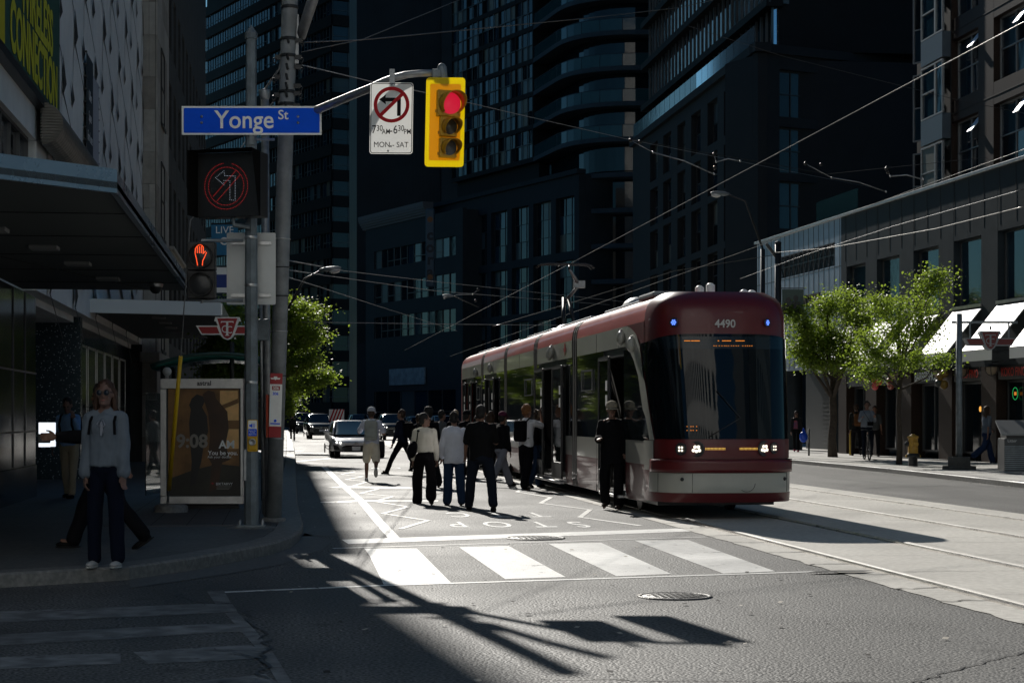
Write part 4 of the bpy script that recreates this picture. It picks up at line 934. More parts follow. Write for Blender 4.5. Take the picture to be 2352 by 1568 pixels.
# --- no left turn sign
nl=thing('no_left_turn_sign','white rectangular no left turn sign with 730AM-630PM MON-SAT hanging from the mast arm','traffic sign'); T=fr(P(899,272,21.3),-3)@Matrix.Rotation(R(.8),4,'Y')@Matrix.Scale(1.075,4); 
w,h=.232,.382
m=MB(); m.flat([T@Vector((x,0,z)) for x,z in rrect(w,h,.03)]); m.build('panel',M_swt,nl)
m=MB(); Tq=T@Matrix.Translation((0,-.002,0))
for (pp,q) in ((rrect(w-.008,h-.008,.025),rrect(w-.015,h-.015,.02)),):
    n=len(pp); vs=[Tq@Vector((x,0,z)) for x,z in pp]+[Tq@Vector((x,0,z)) for x,z in q]; m.add(vs,[(i,(i+1)%n,n+(i+1)%n,n+i) for i in range(n)])
m.build('black_border',M_sb,nl)
Tc=T@Matrix.Translation((0,-.003,.145)); s=1.0
m=MB(); m.slab([(-.135,.055),(-.06,.11),(-.067,.075),(.03,.075),(.06,.075),(.1,.075),(.1,-.12),(.06,-.12),(.06,.035),(-.065,.035),(-.06,.002)],Tc,.001); m.build('black_arrow',M_sb,nl)
m=MB(); m.ring(Tc@Matrix.Translation((0,-.002,0)),.155,.193,.001); m.bar(Tc@Vector((-.125,-.003,-.115)),Tc@Vector((.125,-.003,.118)),.03,.002) if False else m.slab([(-.135,-.105),(-.108,-.132),(.135,.108),(.108,.135)],Tc@Matrix.Translation((0,-.0025,0)),.001); m.build('red_prohibition_ring',M_red,nl)
vs=MB()
for s_,x,z,sz in (('7',-.185,-.125,.125),('30',-.125,-.11,.088),('AM',-.055,-.145,.078),('-',.0,-.13,.12),('6',.045,-.125,.125),('30',.105,-.11,.088),('PM',.175,-.145,.078)): add_text(vs,T@Matrix.Translation((x,-.004,z)),s_,sz,sx=.8,bold=.004,ext=.0005)
vs.build('hours_lettering',M_sb,nl,fix=False)
text(T@Matrix.Translation((0,-.004,-.285)),'MON - SAT',.082,M_sb,nl,sx=.92,bold=.0,ext=.0005)
m=MB(); m.box(-.028,.006,.3,.028,.03,.53,T); m.build('hanger_strap',M_galv,nl)
for z in (.36,-.35,-.3): m=MB(); m.lathe([(.011,0),(.011,.004),(0,.007)],10,T=T@Matrix.Translation((.0 if z>-.33 else -.03,-.004,z))@Matrix.Rotation(R(90),4,'X')); m.build('bolt',M_alu,nl)
# --- traffic signal
ts=thing('traffic_signal','yellow traffic signal with wide backboard and lit red top light','traffic light'); T=frame(P(1022,281,21.4),Rt)@Matrix.Rotation(R(1.2),4,'Y')@Matrix.Scale(1.081,4); T=T@Matrix.Rotation(R(-4),4,'Z')
w,h=.21,.478
m=MB(); m.slab(rrect(w-.045,h-.07,.005),T,.006); m.build('backboard',M_yel2,ts)
m=MB(); n=24; o_=rrect(w,h,.035); i_=[(x*(w-.045)/w if abs(x)>.01 else x, z*(h-.07)/h) for x,z in o_]; N=len(o_)
m.add([T@Vector((x,-.001,z)) for x,z in o_]+[T@Vector((x,-.001,z)) for x,z in i_]+[T@Vector((x,.005,z)) for x,z in o_]+[T@Vector((x,.005,z)) for x,z in i_],[(i,(i+1)%N,N+(i+1)%N,N+i) for i in range(N)]+[((i+1)%N+2*N,i+2*N,3*N+i,3*N+(i+1)%N) for i in range(N)]+[((i+1)%N,i,2*N+i,2*N+(i+1)%N) for i in range(N)]); m.build('backboard_border',M_yel3,ts)
k=19.8/F
T=T@Matrix.Rotation(R(20),4,'Z')
for i,(dy,r,hw_,lm) in enumerate(((41,27,.135,'red'),(-12,19.5,.1,'amber'),(-60,19.5,.1,'green'))):
    z=dy*k; x=.03; rr=r*k
    hh_=.145 if i==0 else .11
    m=MB(); m.box(x-hw_,-.09,z-hh_+.005,x+hw_*.85,-.008,z+hh_-.005,T); sec=m.build('signal_section',mat('signal_housing',(.62,.33,.01),.4,n=(6,.1)) if i==0 else bpy.data.materials['signal_housing'],ts,bevel=.01)
    m=MB(); m.lathe([(rr*.92,0),(rr*.7,.012),(0,.02)],24,T=T@Matrix.Translation((x,-.092,z))@Matrix.Rotation(R(90),4,'X'))
    m.build('lens',emis('lens_red',(.8,.012,.05),.75) if i==0 else mat('lens_'+lm,(.07,.065,.05) if i==1 else (.08,.09,.10),.25),sec)
    m=MB(); n=22; vs=[]; L=.2 if i==0 else .16
    for j in range(n+1):
        a=R(-50)+R(280)*j/n
        le=L*(.25+.75*max(0,min(1,(sin(a)+1)/1.6)))
        for q,yy in ((rr*1.02,-.09),(rr*.98,-.09-le)): vs.append(T@Vector((x+q*cos(a)+(.03 if yy<-.1 else 0)*le/L,yy,z+q*sin(a)-(0 if yy>-.1 else .01))))
    m.sm=True; m.add(vs,[(j*2,j*2+1,j*2+3,j*2+2) for j in range(n)]); vo=m.build('visor',[M_visor],sec); md=vo.modifiers.new('solid','SOLIDIFY'); md.thickness=.005
    for s_ in (-1,1): m=MB(); m.cbox((0,0,0),(.02,.02,.03),T@Matrix.Translation((x+(-hw_-.008 if s_<0 else hw_*.85+.008),-.05,z+s_*hh_*.6))); m.build('hinge',M_visor,sec)
# --- transit stop plate
sp=thing('transit_stop_plate','red and white streetcar stop plate with 506 and 306 strapped to the utility pole','sign'); T=frame(P(633,931,23.92)+Vector((0,-.02,0)),Rt)@Matrix.Rotation(R(1.5),4,'Y'); kk_=23.92/F
w=14*kk_; Z=lambda y:(931-y)*kk_
m=MB(); m.box(-w,0,Z(1003),w,.006,Z(858),T); m.build('white_plate',M_sw,sp)
m=MB(); m.box(-w-.001,-.003,Z(882),w+.001,-.001,Z(857),T); m.build('red_top',M_ttcred,sp); m=MB(); m.box(-w-.001,-.003,Z(1004),w+.001,-.001,Z(979),T); m.build('red_bottom',M_ttcred,sp)
m=MB(); m.slab([(x*.65,z+Z(891)) for x,z in rrect(w,.026,.01)],T@Matrix.Translation((0,-.003,0)),.001); m.build('red_route_panel',M_ttcred,sp)
text(T@Matrix.Translation((0,-.006,Z(891))),'506',.05,M_sw,sp,bold=.02); text(T@Matrix.Translation((-.005,-.004,Z(904))),'306',.05,M_blue,sp,bold=.02)
m=MB(); m.lathe([(.018,0),(0,.002)],16,T=T@Matrix.Translation((0,-.003,Z(966)))@Matrix.Rotation(R(90),4,'X')); m.box(-w*.8,-.003,Z(974),w*.8,-.001,Z(971),T); m.build('blue_badge',M_blue,sp)
# transit emblem shape (shield with side wings)
def emblem(root, T, s, red=None, wht=None, thick=.06):
    wht=wht or M_sw; red=red or M_ttcred
    out=[(-1,.13),(-.30,.13),(-.36,.27),(-.42,.27),(-.38,.4),(.38,.4),(.42,.27),(.36,.27),(.30,.13),(1,.13),(.82,-.16),(.22,-.16),(.14,-.27),(0,-.33),(-.14,-.27),(-.22,-.16),(-.82,-.16)]
    m=MB(); m.slab([(x*s,z*s) for x,z in out],T,thick); m.build('emblem_body',wht,root)
    Tr=T@Matrix.Translation((0,-.004,0)); m=MB()
    for poly in ([(-.92,.09),(-.33,.09),(-.24,-.12),(-.80,-.12)],[(.92,.09),(.33,.09),(.24,-.12),(.80,-.12)][::-1],[(-.32,.36),(.32,.36),(.17,-.12),(.1,-.24),(0,-.285),(-.1,-.24),(-.17,-.12)]): m.slab([(x*s,z*s) for x,z in poly][::1],Tr,.003)
    m.build('emblem_red',red,root)
    m=MB(); Tt=T@Matrix.Translation((0,-.008,0))
    m.slab([(x*s,z*s) for x,z in ((-.2,.27),(.2,.27),(.2,.2),(.17,.235),(.035,.235),(.035,-.16),(.08,-.19),(-.08,-.19),(-.035,-.16),(-.035,.235),(-.17,.235),(-.2,.2))],Tt,.002)
    m.ring(Tt@Matrix.Translation((-.06*s,-.001,.02*s)),.085*s,.115*s,.002,24,R(60),R(330)); m.ring(Tt@Matrix.Translation((.09*s,-.001,.0*s)),.085*s,.115*s,.002,24,R(50),R(310))
    m.build('emblem_letters',wht,root)
em=thing('transit_emblem_sign','red and white winged transit emblem behind the octagonal pole, left side of the street','sign'); emblem(em,frame(P(522,757,27.9),Rt),.475)
m=MB(); m.tube([P(533,785,28.0),P(533,900,28.0)],.035,8); m.build('post',M_dark,em)
Tm=frame(P(633,869,23.9),Rt)@Matrix.Rotation(R(1.5),4,'Y')
m=MB(); Tm2=Tm@Matrix.Translation((0,-.012,0)); m.slab([(x*.065,z*.065) for x,z in ((-1,.13),(-.3,.13),(-.38,.4),(.38,.4),(.3,.13),(1,.13),(.82,-.16),(.2,-.16),(0,-.33),(-.2,-.16),(-.82,-.16))],Tm2,.001); m.build('emblem',M_sw,sp)
# --- shelter with backlit advertising panel
sh=thing('transit_shelter','bus shelter with curved green glass roof and an advertising panel','shelter')
pl=P(368,1156,27.6); kz=27.6/F; T=frame(P(463,1013,27.6),Rt); w=95*kz; hz=lambda y:(1013-y)*kz
m=MB(); m.box(-w,0,hz(1157),w,.16,hz(1139),T); m.box(-w,0,hz(892),w,.16,hz(869),T); m.box(-w,0.003,hz(1139)+.001,-w+.09,.157,hz(892)-.001,T); m.box(w-.04,.003,hz(1139)+.001,w,.157,hz(892)-.001,T); m.build('panel_frame',M_alu,sh,bevel=.006)
m=MB(); m.box(-w+.09,.02,hz(1139),w-.04,.14,hz(892),T); ad=m.build('poster_case',M_blk,sh)
# poster: two embracing figures in a warm room, plain generic silhouettes
Tp=T@Matrix.Translation((0,.012,0)); gp_=lambda px,py,d=0:Tp@Vector(((px-463)*kz,-d,hz(py)))
def pposter(name,polys,mt,d):
    m=MB()
    for p_ in polys: m.add([gp_(x,y,d) for x,y in p_],[list(range(len(p_)))])
    return m.build(name,mt,ad)
M_pb=mat('poster_room',(.24,.12,.04),.45,n=(2.2,.5)); M_pd=mat('poster_dark',(.012,.012,.014),.4); M_pbr=mat('poster_brown',(.05,.02,.008),.4,n=(3,.4)); M_po=mat('poster_amber',(.85,.50,.20),.45,n=(4,.2)); M_pg=mat('poster_floor',(.03,.028,.02),.45,n=(3,.4))
pposter('poster_room',[[(386,1137),(549,1137),(549,893),(386,893)]],M_pb,0)
pposter('poster_floor',[[(386,1137),(549,1137),(549,1070),(500,1065),(440,1080),(386,1100)]],M_pg,.001)
pposter('poster_window',[[(515,965),(548,965),(548,925),(510,940)],[(505,932),(546,915),(546,897),(505,897)],[(518,1030),(548,1030),(548,985),(518,985)]],M_po,.0015)
pposter('poster_figures',[[(440,915),(452,905),(466,910),(470,922),(464,935),(475,955),(478,990),(468,1020),(462,1060),(448,1110),(436,1118),(440,1060),(436,1010),(434,970),(438,940),(434,930)]],M_pd,.002)
pposter('poster_figure_coat',[[(465,905),(478,896),(492,900),(496,915),(505,925),(522,945),(525,985),(518,1020),(528,1055),(510,1062),(500,1120),(480,1130),(486,1065),(478,1050),(482,1000),(478,950),(470,925)]],M_pbr,.003)
M_pt=mat('poster_white',(.92,.93,.94),.4); M_pt2=mat('poster_grey_digits',(.30,.28,.25),.4)
text(Tp@Matrix.Translation(((441-463)*kz,-.005,hz(1014))),'9:08',42*kz,M_pt2,ad,name='poster_lettering',bold=.03,ext=.0004)
text(Tp@Matrix.Translation(((521-463)*kz,-.006,hz(1021))),'AM',25*kz,M_pt,ad,name='poster_lettering',bold=.03,ext=.0004)
text(Tp@Matrix.Translation(((512-463)*kz,-.006,hz(1040))),'You be you.',14*kz,M_pt,ad,name='poster_lettering',bold=.02,ext=.0004)
text(Tp@Matrix.Translation(((505-463)*kz,-.006,hz(1049))),'Ask your doctor.',8.2*kz,M_pt,ad,name='poster_lettering',ext=.0004)
text(Tp@Matrix.Translation(((515-463)*kz,-.006,hz(1111))),'BIKTARVY',8.5*kz,M_pt,ad,name='poster_lettering',ext=.0004)
for i in range(3): m=MB(); m.add([gp_(497,1116+i*3,.005),gp_(532-i*3,1116+i*3,.005),gp_(532-i*3,1117+i*3,.005),gp_(497,1117+i*3,.005)],[(0,1,2,3)]); m.build('poster_small_print',M_pt2,ad)
m=MB(); m.add([gp_(484,1109,.005),gp_(488,1113,.005),gp_(492,1109,.005),gp_(488,1107,.005)],[(0,1,2,3)]); m.build('poster_mark',M_ttcred,ad)
text(T@Matrix.Translation(((469-463)*kz,-.004,hz(880))),'astral',15*kz,M_dark,sh,bold=.03)
m=MB(); m.box(-w+.05,.2,hz(1172),w-.1,.35,hz(1158),T); m.box(-w-.02,.3,hz(1172)-.02,w+1.0,2.8,hz(1172)+.01,T) if False else None; m.build('plinth',M_dark,sh)
# curved roof of green glass and its ribs, posts
M_sg=mat('shelter_glass_green',(.03,.14,.12),.08,n=(3,.3)); 
m=MB(); n=14; L=3.2; vs=[]
for j in (0,1):
    for i in range(n+1):
        t=i/n; px_=346+(612-346)*t; py_=840-4*36*(t*(1.12-t))*.62+ (0 if t<.5 else -6*(t-.5)); q=P(px_,py_,27.4); vs.append(q+Vector((-SY*0,L*j,0)))
m.sm=True; m.add(vs,[(i,i+1,n+2+i,n+1+i) for i in range(n)]); ro=m.build('roof_glass',M_sg,sh); md=ro.modifiers.new('solid','SOLIDIFY'); md.thickness=.05
m=MB(); m.tube([vs[i] for i in range(n+1)],.028,6); m.tube([vs[i] for i in range(n+1,2*n+2)],.028,6); m.build('roof_rib',mat('shelter_green',(.02,.06,.055),.4),sh)
for px_,dz in ((372,3.0),(556,3.0),(600,3.0),(372,0.2)):
    b_=P(px_,1165,27.5); b_.z=SW; m=MB(); m.tube([b_+Vector((0,dz,0)),b_+Vector((0,dz,2.15))],.035,8); m.build('post',M_dark,sh)
m=MB(); m.box(-.9,.3,hz(1140),-.885,3.2,hz(900),T); m.build('side_glass',mat('clear_glass',(.6,.7,.7),.02,trans=.9),sh)
m=MB(); m.lathe([(.065,0),(.065,.02),(0,.022)],20,T=frame(P(384,853,27.3),Rt)@Matrix.Rotation(R(90),4,'X')); tag(m.build('round_plate',mat('round_plate_pale',(.5,.52,.52),.5),None),'small round white plate under the left end of the shelter roof','plate')
m=MB(); m.lathe([(.25,-.1),(.24,.09),(.2,.12)],20,c=tuple(G(393,1176,SW))); tag(m.build('concrete_footing',M_kerb,None),'round concrete footing at the foot of the yellow wire guard','footing')
# --- guy wire with yellow guard
gw=thing('guy_wire','thin guy wire with a yellow plastic guard anchored beside the shelter','guy wire'); a=G(386,1174,SW); 
pA=P(388,1124,26.7); pB=P(415,818,25.6); pC=P(437,507,24.3)
m=MB(); m.tube([a,pA,pB,pC,P(640,215,24.3)],.008,6); m.build('wire',M_galv,gw)
m=MB(); m.tube([pA,pA.lerp(pB,.5),pB],[.03,.03,.028],12); m.build('yellow_guard',mat('guard_yellow',(.78,.50,.01),.4,n=(8,.1)),gw)
m=MB(); m.ring(frame(a+Vector((0,0,.05)),Rt),.03,.045,.02); m.ring(frame(a+Vector((.03,0,.03)),Rt),.03,.04,.02); m.tube([a,a+Vector((-.02,0,.1)),pA],.01,6); m.build('anchor_coil',M_galv,gw)
# small banners behind the signals
for i,(px0,py0,px1,py1,c,s,lab) in enumerate(((497,514,535,586,(.01,.16,.32),'LIVE CU','bright blue street banner lettered LIVE CU behind the pedestrian signal'),(500,612,545,672,(.02,.05,.25),'','white and navy banner below the blue banner, behind the grey panel'))):
    bn=thing('street_banner',lab,'banner'); Zb=44; T=frame(P((px0+px1)/2,(py0+py1)/2,Zb),Rt); kb=Zb/F; w=(px1-px0)/2*kb+.12; h=(py1-py0)/2*kb
    m=MB(); m.box(-w,0,-h,w,.01,h,T); m.build('cloth',mat('banner_a' if i==0 else 'banner_b',c,.6),bn)
    if i: m=MB(); m.box(-w,-.004,.12,w,-.001,h,T); m.box(-w,-.004,-h,w,-.001,-h+.12,T); m.build('white_band',M_sw,bn)
    else: text(T@Matrix.Translation((0.0,-.01,.22)),'LIVE',.24,M_sw,bn); text(T@Matrix.Translation((.06,-.01,-.05)),'CU',.24,M_sw,bn,bold=.03)
    m=MB(); m.tube([T@Vector((-w,0,h)),T@Vector((w+.3,0,h))],.02,6); m.tube([T@Vector((w+.3,0,h+.2)),T@Vector((w+.3,0,-h-3))],.04,8); m.build('banner_arm',M_dark,bn)

# --- cobra head lamps
def lamp(name,label,head,mid,pole_top,Zp,r=.07,down=None,grp=None):
    t=thing('street_lamp',label,'street lamp',group=grp); m=MB(); m.tube([pole_top,mid,head],[.04,.035,.03],8); m.build('curved_arm',M_dark,t)
    d=(head-mid).normalized(); d.z*=.2; d.normalize(); Th=Matrix.Translation(head)@d.to_track_quat('X','Z').to_matrix().to_4x4()
    m=MB(); m.ball((.28,0,.02),(.36,.13,.08),8,T=Th); m.build('lamp_head',M_galv2,t); m=MB(); m.ball((.42,0,-.04),(.18,.11,.1),8,T=Th); m.build('lamp_bowl',mat('lamp_bowl_glass',(.6,.62,.62),.15) if 'lamp_bowl_glass' not in bpy.data.materials else bpy.data.materials['lamp_bowl_glass'],t)
    if down: m=MB(); m.tube([down,pole_top],[.11,.08],10); m.build('pole',M_dark,t)
    return t
lamp('a','cobra head street lamp on the pole behind the streetcar front, right side',P(1672,447,66),P(1712,462,66),P(1752,572,66),66,down=Vector((*P(1752,560,66).xy,0)))
lamp('b','cobra head street lamp above the left tree, reaching over the road',P(738,621,58),P(700,640,58),P(662,708,58),58)
lamp('c','small street lamp hanging over the far road, centre',P(1040,680,110),P(1052,684,110),P(1100,705,110),110)
rp=thing('banner_pole','thick dark pole with a banner at the right pavement, above the streetcar','pole'); q=P(1787,560,62); 
m=MB(); m.tube([Vector((q.x,q.y,0)),q],[.13,.11],12); m.lathe([(.115,0),(.12,.05),(0,.1)],12,T=Matrix.Translation(q)); m.build('shaft',M_dark,rp)
m=MB(); m.bar(P(1790,662,62),P(1850,662,62),.03); m.bar(P(1760,560,62),P(1783,590,62),.1); m.build('arm',M_dark,rp)
bn=thing('photo_banner','teal banner showing two dark haired people, on the pole beside the streetcar','banner'); T=frame(P(1821,693,62),Rt); m=MB(); m.box(-.36,0,-.42,.36,.01,.42,T); m.build('cloth',mat('banner_teal',(.07,.11,.10),.6),bn)
m=MB()
for x,z in ((-.14,-.05),(.1,.02)): 
    m.slab([(x+.09*cos(a),z+.11*sin(a)+.1) for a in [k*pi/6 for k in range(12)]],T@Matrix.Translation((0,-.004,0)),.002); m.slab([(x-.2,-.42),(x+.2,-.42),(x+.15,z-.02),(x-.15,z-.02)],T@Matrix.Translation((0,-.0045,0)),.002)
m.build('printed_figures',M_pd,bn)
# --- right hand transit emblem on pole
te=thing('transit_stop_pole','tall pole with winged red transit emblem hanging from a side arm, right pavement','transit stop'); b=G(2203,1078,SW); Zt=b.xy.dot((SY,CY)); kt=Zt/F
m=MB(); m.cbox(b+Vector((0,0,.02)),(.75,.5,.16)); m.cbox(b+Vector((0,0,.2)),(.5,.34,.28)); m.build('concrete_foot',mat('dark_concrete',(.06,.062,.06),.8,n=(9,.3)),te,bevel=.02)
m=MB(); m.tube([b,Vector((b.x,b.y,hgt(720,Zt)))],[.085,.08],14); m.build('pole',M_galv2,te)
m=MB(); m.bar(P(2186,740,Zt),P(2337,740,Zt),.06); m.bar(P(2228,740,Zt),P(2228,782,Zt),.035); m.bar(P(2317,740,Zt),P(2317,782,Zt),.035); m.build('hanging_bracket',M_galv2,te)
emblem(te,frame(P(2275,784,Zt-.05),Rt)@Matrix.Translation((0,0,0)),.68,thick=.28,wht=mat('emblem_grey',(.22,.24,.26),.5),red=mat('emblem_dull_red',(.14,.02,.02),.5))
m=MB(); m.tube([P(2275,757,Zt),P(2275,749,Zt)],.03,6); m.build('finial',M_dark,te)
# --- hydrant
hy=thing('fire_hydrant','worn yellow fire hydrant with dark foot on the right pavement between two posts','fire hydrant',tuple(G(2097,1070,SW)))
M_hy=mat('hydrant_yellow',(.38,.22,.03),.55,n=(9,.35),b=(20,.3))
m=MB(); m.lathe([(.155,.36),(.14,.38),(.135,.78),(.16,.79),(.16,.83),(.12,.85),(.05,.88),(.05,.9),(0,.9)],18); m.build('barrel',M_hy,hy); m=MB(); m.lathe([(.13,0),(.125,.24),(.19,.26),(.19,.30),(.15,.35)],18); 
m.build('foot',M_cast,hy)
m=MB(); m.lathe([(.07,0),(.075,.1),(.05,.11),(.03,.15),(0,.15)],12,T=Matrix.Translation((.0,0,.62))@frame((0,0,0),Rt)@Matrix.Rotation(R(-90),4,'Y')@Matrix.Translation((0,0,.1))); m.build('side_outlet',M_cast,hy)
m=MB(); m.lathe([(.075,0),(.08,.06),(.04,.07),(0,.07)],12,T=Matrix.Translation((.03,-.1,.62))@Matrix.Rotation(R(90),4,'X')); m.build('front_outlet',M_hy,hy)
for s_ in (-1,1): m=MB(); m.lathe([(.028,0),(.028,.03),(0,.035)],6,c=(s_*.17,0,.3)); m.tube([(s_*.15,0,.28),(s_*.22,0,.28)],.03,8); m.build('flange_bolt',M_hy,hy)
m=MB(); m.tube([(-.22,-.02,.6),(-.24,-.03,.45),(-.22,-.03,.33)],.01,5); m.build('chain',M_cast,hy)
# --- litter bin
lt=thing('litter_bin','large dark grey litter bin with sloping ribbed lid at the right edge','litter bin',tuple(G(2345,1087,SW)),-YAW); M_bin=mat('bin_grey',(.045,.05,.055),.45,.3,n=(5,.2))
m=MB(); m.box(-.48,-.3,.06,.6,.35,.86); m.build('body',M_bin,lt,bevel=.02); m=MB(); m.add([(-.58,-.38,.93),(.7,-.38,.93),(.7,.4,1.25),(-.52,.4,1.25),(-.58,-.38,.97),(.7,-.38,.97),(.7,.4,1.30),(-.52,.4,1.30)],[(0,3,2,1),(4,5,6,7),(0,1,5,4),(1,2,6,5),(2,3,7,6),(3,0,4,7)]); m.build('lid',mat('bin_lid',(.16,.17,.175),.4,.3),lt)
m=MB()
for i in range(22): m.box(-.55+i*.057,-.379,.975,-.53+i*.057,-.36,.99) 
for i in range(12): m.box(-.479,-.306,.1+i*.05,.6,-.301,.125+i*.05)
m.build('ribs',M_galv2,lt); m=MB(); m.box(-.46,-.31,.74,.6,-.302,.86); m.build('label_band',M_bin,lt); text(Matrix.Translation((-.3,-.315,.8)),'Litter',.1,mat('bin_text',(.4,.42,.42),.5),lt)
m=MB(); m.box(-.42,-.25,.861,.5,.3,.95); m.build('opening',M_blk,lt)
# --- bollards
q=G(1955,1045,SW); m=MB(); m.lathe([(.07,0),(.07,.85),(.04,.9),(0,.91)],14,c=tuple(q)); tag(m.build('bollard',mat('bollard_yellow',(.42,.27,.02),.5),None),'yellow steel bollard in front of the dark garage recess','bollard')
rp2=thing('bicycle_post','dark ring and post bicycle stand at the kerb left of the larger tree','bicycle stand',tuple(G(1858,1046,SW))); m=MB(); m.tube([(0,0,0),(0,0,.95)],.035,8); m.build('post',M_cast,rp2); m=MB(); m.ring(Matrix.Translation((0,0,.7))@Matrix.Rotation(R(78),4,'Z'),.2,.26,.03,24); m.build('ring',M_cast,rp2)
# --- balloons
def balloons(lab,pts,Z,grp):
    for i,(px,py,r,c) in enumerate(pts):
        nm='balloon_%d'%int(c[0]*1000+c[1]*100); mt=bpy.data.materials.get(nm) or mat(nm,c,.35); t=thing('balloon',lab[i],'balloon',tuple(P(px,py,Z)),0,grp)
        m=MB(); k=r*Z/F; m.ball((0,0,0),(k,k,k*1.1),8); m.build('skin',mt,t); m=MB(); m.lathe([(.01,-k*1.16),(.03,-k*1.2)],8); m.build('knot',mt,t)
rd=(.75,.03,.06); rd2=(.8,.12,.12); ye=(.22,.13,.02)
balloons(['crimson balloon, upper left of the cluster by the shop corner','coral red balloon, right of the corner cluster','coral red balloon, lowest of the corner cluster','dull red balloon, upper one of the pair behind the thinner tree','dull red balloon, lower one of the pair behind the thinner tree'],[(2007,874,6,rd),(2019,877,7,rd2),(2010,887,8,rd2),(2043,876,8,(.35,.05,.05)),(2046,886,8,(.33,.08,.06))],61,'red balloons by the barber shop')
balloons(['yellow balloon, top of the dim cluster by the barbershop door','yellow balloon, left of the dim cluster by the barbershop door','yellow balloon, lowest of the dim cluster by the barbershop door','grey balloon in the dim cluster by the barbershop door'],[(2169,858,9,ye),(2159,866,8,ye),(2168,883,10,ye),(2155,880,8,(.08,.08,.075))],56,'yellow balloons by the barber shop')
# ---------- streetcar ----------
XC,HW=6.545,1.045; YN=27.75                # centre line, half width, y of the cab shoulder
M_tred=mat('tram_red',(.36,.05,.04),.42,coat=.3,n=(1.2,.1)); M_tdr=mat('tram_dark_red',(.10,.006,.008),.4,coat=.25)
M_tcr=mat('tram_cream',(.40,.40,.36),.3,coat=.4,n=(.9,.1)); M_tgl=mat('tram_glass',(.008,.012,.014),.035,coat=.3); M_trub=mat('bellows_rubber',(.012,.012,.013),.55)
M_wind=mat('windscreen',(.003,.005,.007),.03,spec=.35); M_int=mat('tram_interior',(.07,.065,.055),.6); M_tk=mat('tram_black',(.02,.02,.022),.4)
tr=thing('streetcar','long red and cream articulated streetcar numbered 4490 with open doors','streetcar',(0,0,0))
PROF=[(x*HW/1.15,z) for x,z in [(1.11,.21),(1.15,.34),(1.15,.79),(1.15,1.15),(1.15,2.64),(1.15,2.97),(1.135,3.10),(1.09,3.21),(1.0,3.30),(.86,3.36),(.6,3.39),(0,3.40)]]
def side_mesh(name, z0,z1,y0,y1,mt,parent,off=0.0,sides=(-1,1),nz=1,ny=1):
    """panel following the body section between heights z0..z1"""
    def xa(z):
        for (a,b),(c,d) in zip(PROF,PROF[1:]):
            if b<=z<=d: return a+(c-a)*(z-b)/(d-b)
        return PROF[-1][0]
    zs=[z0]+[b for a,b in PROF if z0+1e-4<b<z1-1e-4]+[z1]; m=MB(); m.sm=True
    for s in sides:
        vs=[(XC+s*(xa(z)+off),y,z) for y in (y0,y1) for z in zs]; k=len(zs)
        f=[(i,i+1,k+i+1,k+i) for i in range(k-1)]
        if s<0: f=[t[::-1] for t in f]
        m.add(vs,f)
    return m.build(name,mt,parent,fix=False)
# measured joint positions on the left side wall
def ys(px): return onx(px,XC-HW)[0]
J=[ys(1319.5),ys(1229.8),ys(1161),ys(1108),ys(1061)]
mods=[(YN,J[0]-.3),(J[0]+.3,J[1]-.3),(J[1]+.3,J[2]-.3),(J[2]+.3,J[3]-.3),(J[3]+.3,J[4])]
LX=XC-HW
doors={0:[(ys(1437),ys(1386),ys(1408))],1:[(ys(1299),ys(1236),0)],3:[(ys(1140),ys(1113),0)],4:[(ys(1088),ys(1069),0)]}
for i,(y0,y1) in enumerate(mods):
    # body shell split at the doors on the street side
    dl=doors.get(i,[]); segs=[]; y=y0
    for d in dl:
        segs.append((y,d[0])); y=d[1]
    segs.append((y,y1))
    b=MB(); b.box(XC-HW+.35,y0,.35,XC+HW-.02,y1,3.0); core=b.build('interior_core',M_int if i!=0 else M_int,tr,fix=False)
    for (a,c) in segs:
        side_mesh('lower_red_panel',.21,.79,a,c,M_tdr,tr,sides=(-1,)); side_mesh('lower_cream_panel',.79,1.15,a,c,M_tcr,tr,sides=(-1,)); side_mesh('side_glass',1.15,2.64,a,c,M_tgl,tr,-.006,sides=(-1,))
    side_mesh('far_side_panel',.21,2.64,y0,y1,M_tcr,tr,sides=(1,))
    side_mesh('upper_cream_panel',2.64,2.97,max(y0,29.25) if i==0 else y0,y1,M_tcr,tr); side_mesh('roof_shoulder',2.97,3.40,y0,y1,M_tred,tr)
    if i==0: side_mesh('cab_hood_side',2.3,2.97,y0,29.26,M_tdr,tr,.004)
    m=MB(); m.box(XC-.62,y0+.5,3.39,XC+.62,y1-.5,3.46); m.build('roof_cover',M_galv2,tr,bevel=.03)
    # panel seams, opening window frames
    m=MB()
    n=2 if i in(0,) else 1
    for k in range(1,n+1):
        yy=y0+(y1-y0)*k/(n+1)
        m.box(LX-.003,yy,2.64,LX+.01,yy+.012,2.96); m.box(LX-.003,yy,.22,LX+.01,yy+.012,1.14)
    m.build('panel_seam',M_seam,tr,fix=False)
for (a,b) in ((ys(1362),ys(1337)),(ys(1223),ys(1206)),(ys(1103),ys(1096))):
    m=MB(); m.box(LX-.02,a,1.98,LX,b,2.0); m.box(LX-.02,a,2.33,LX,b,2.36); m.box(LX-.02,a,2.0,LX,a+.04,2.33); m.box(LX-.02,b-.04,2.0,LX,b,2.33); m.build('hopper_window_frame',M_frame,tr)
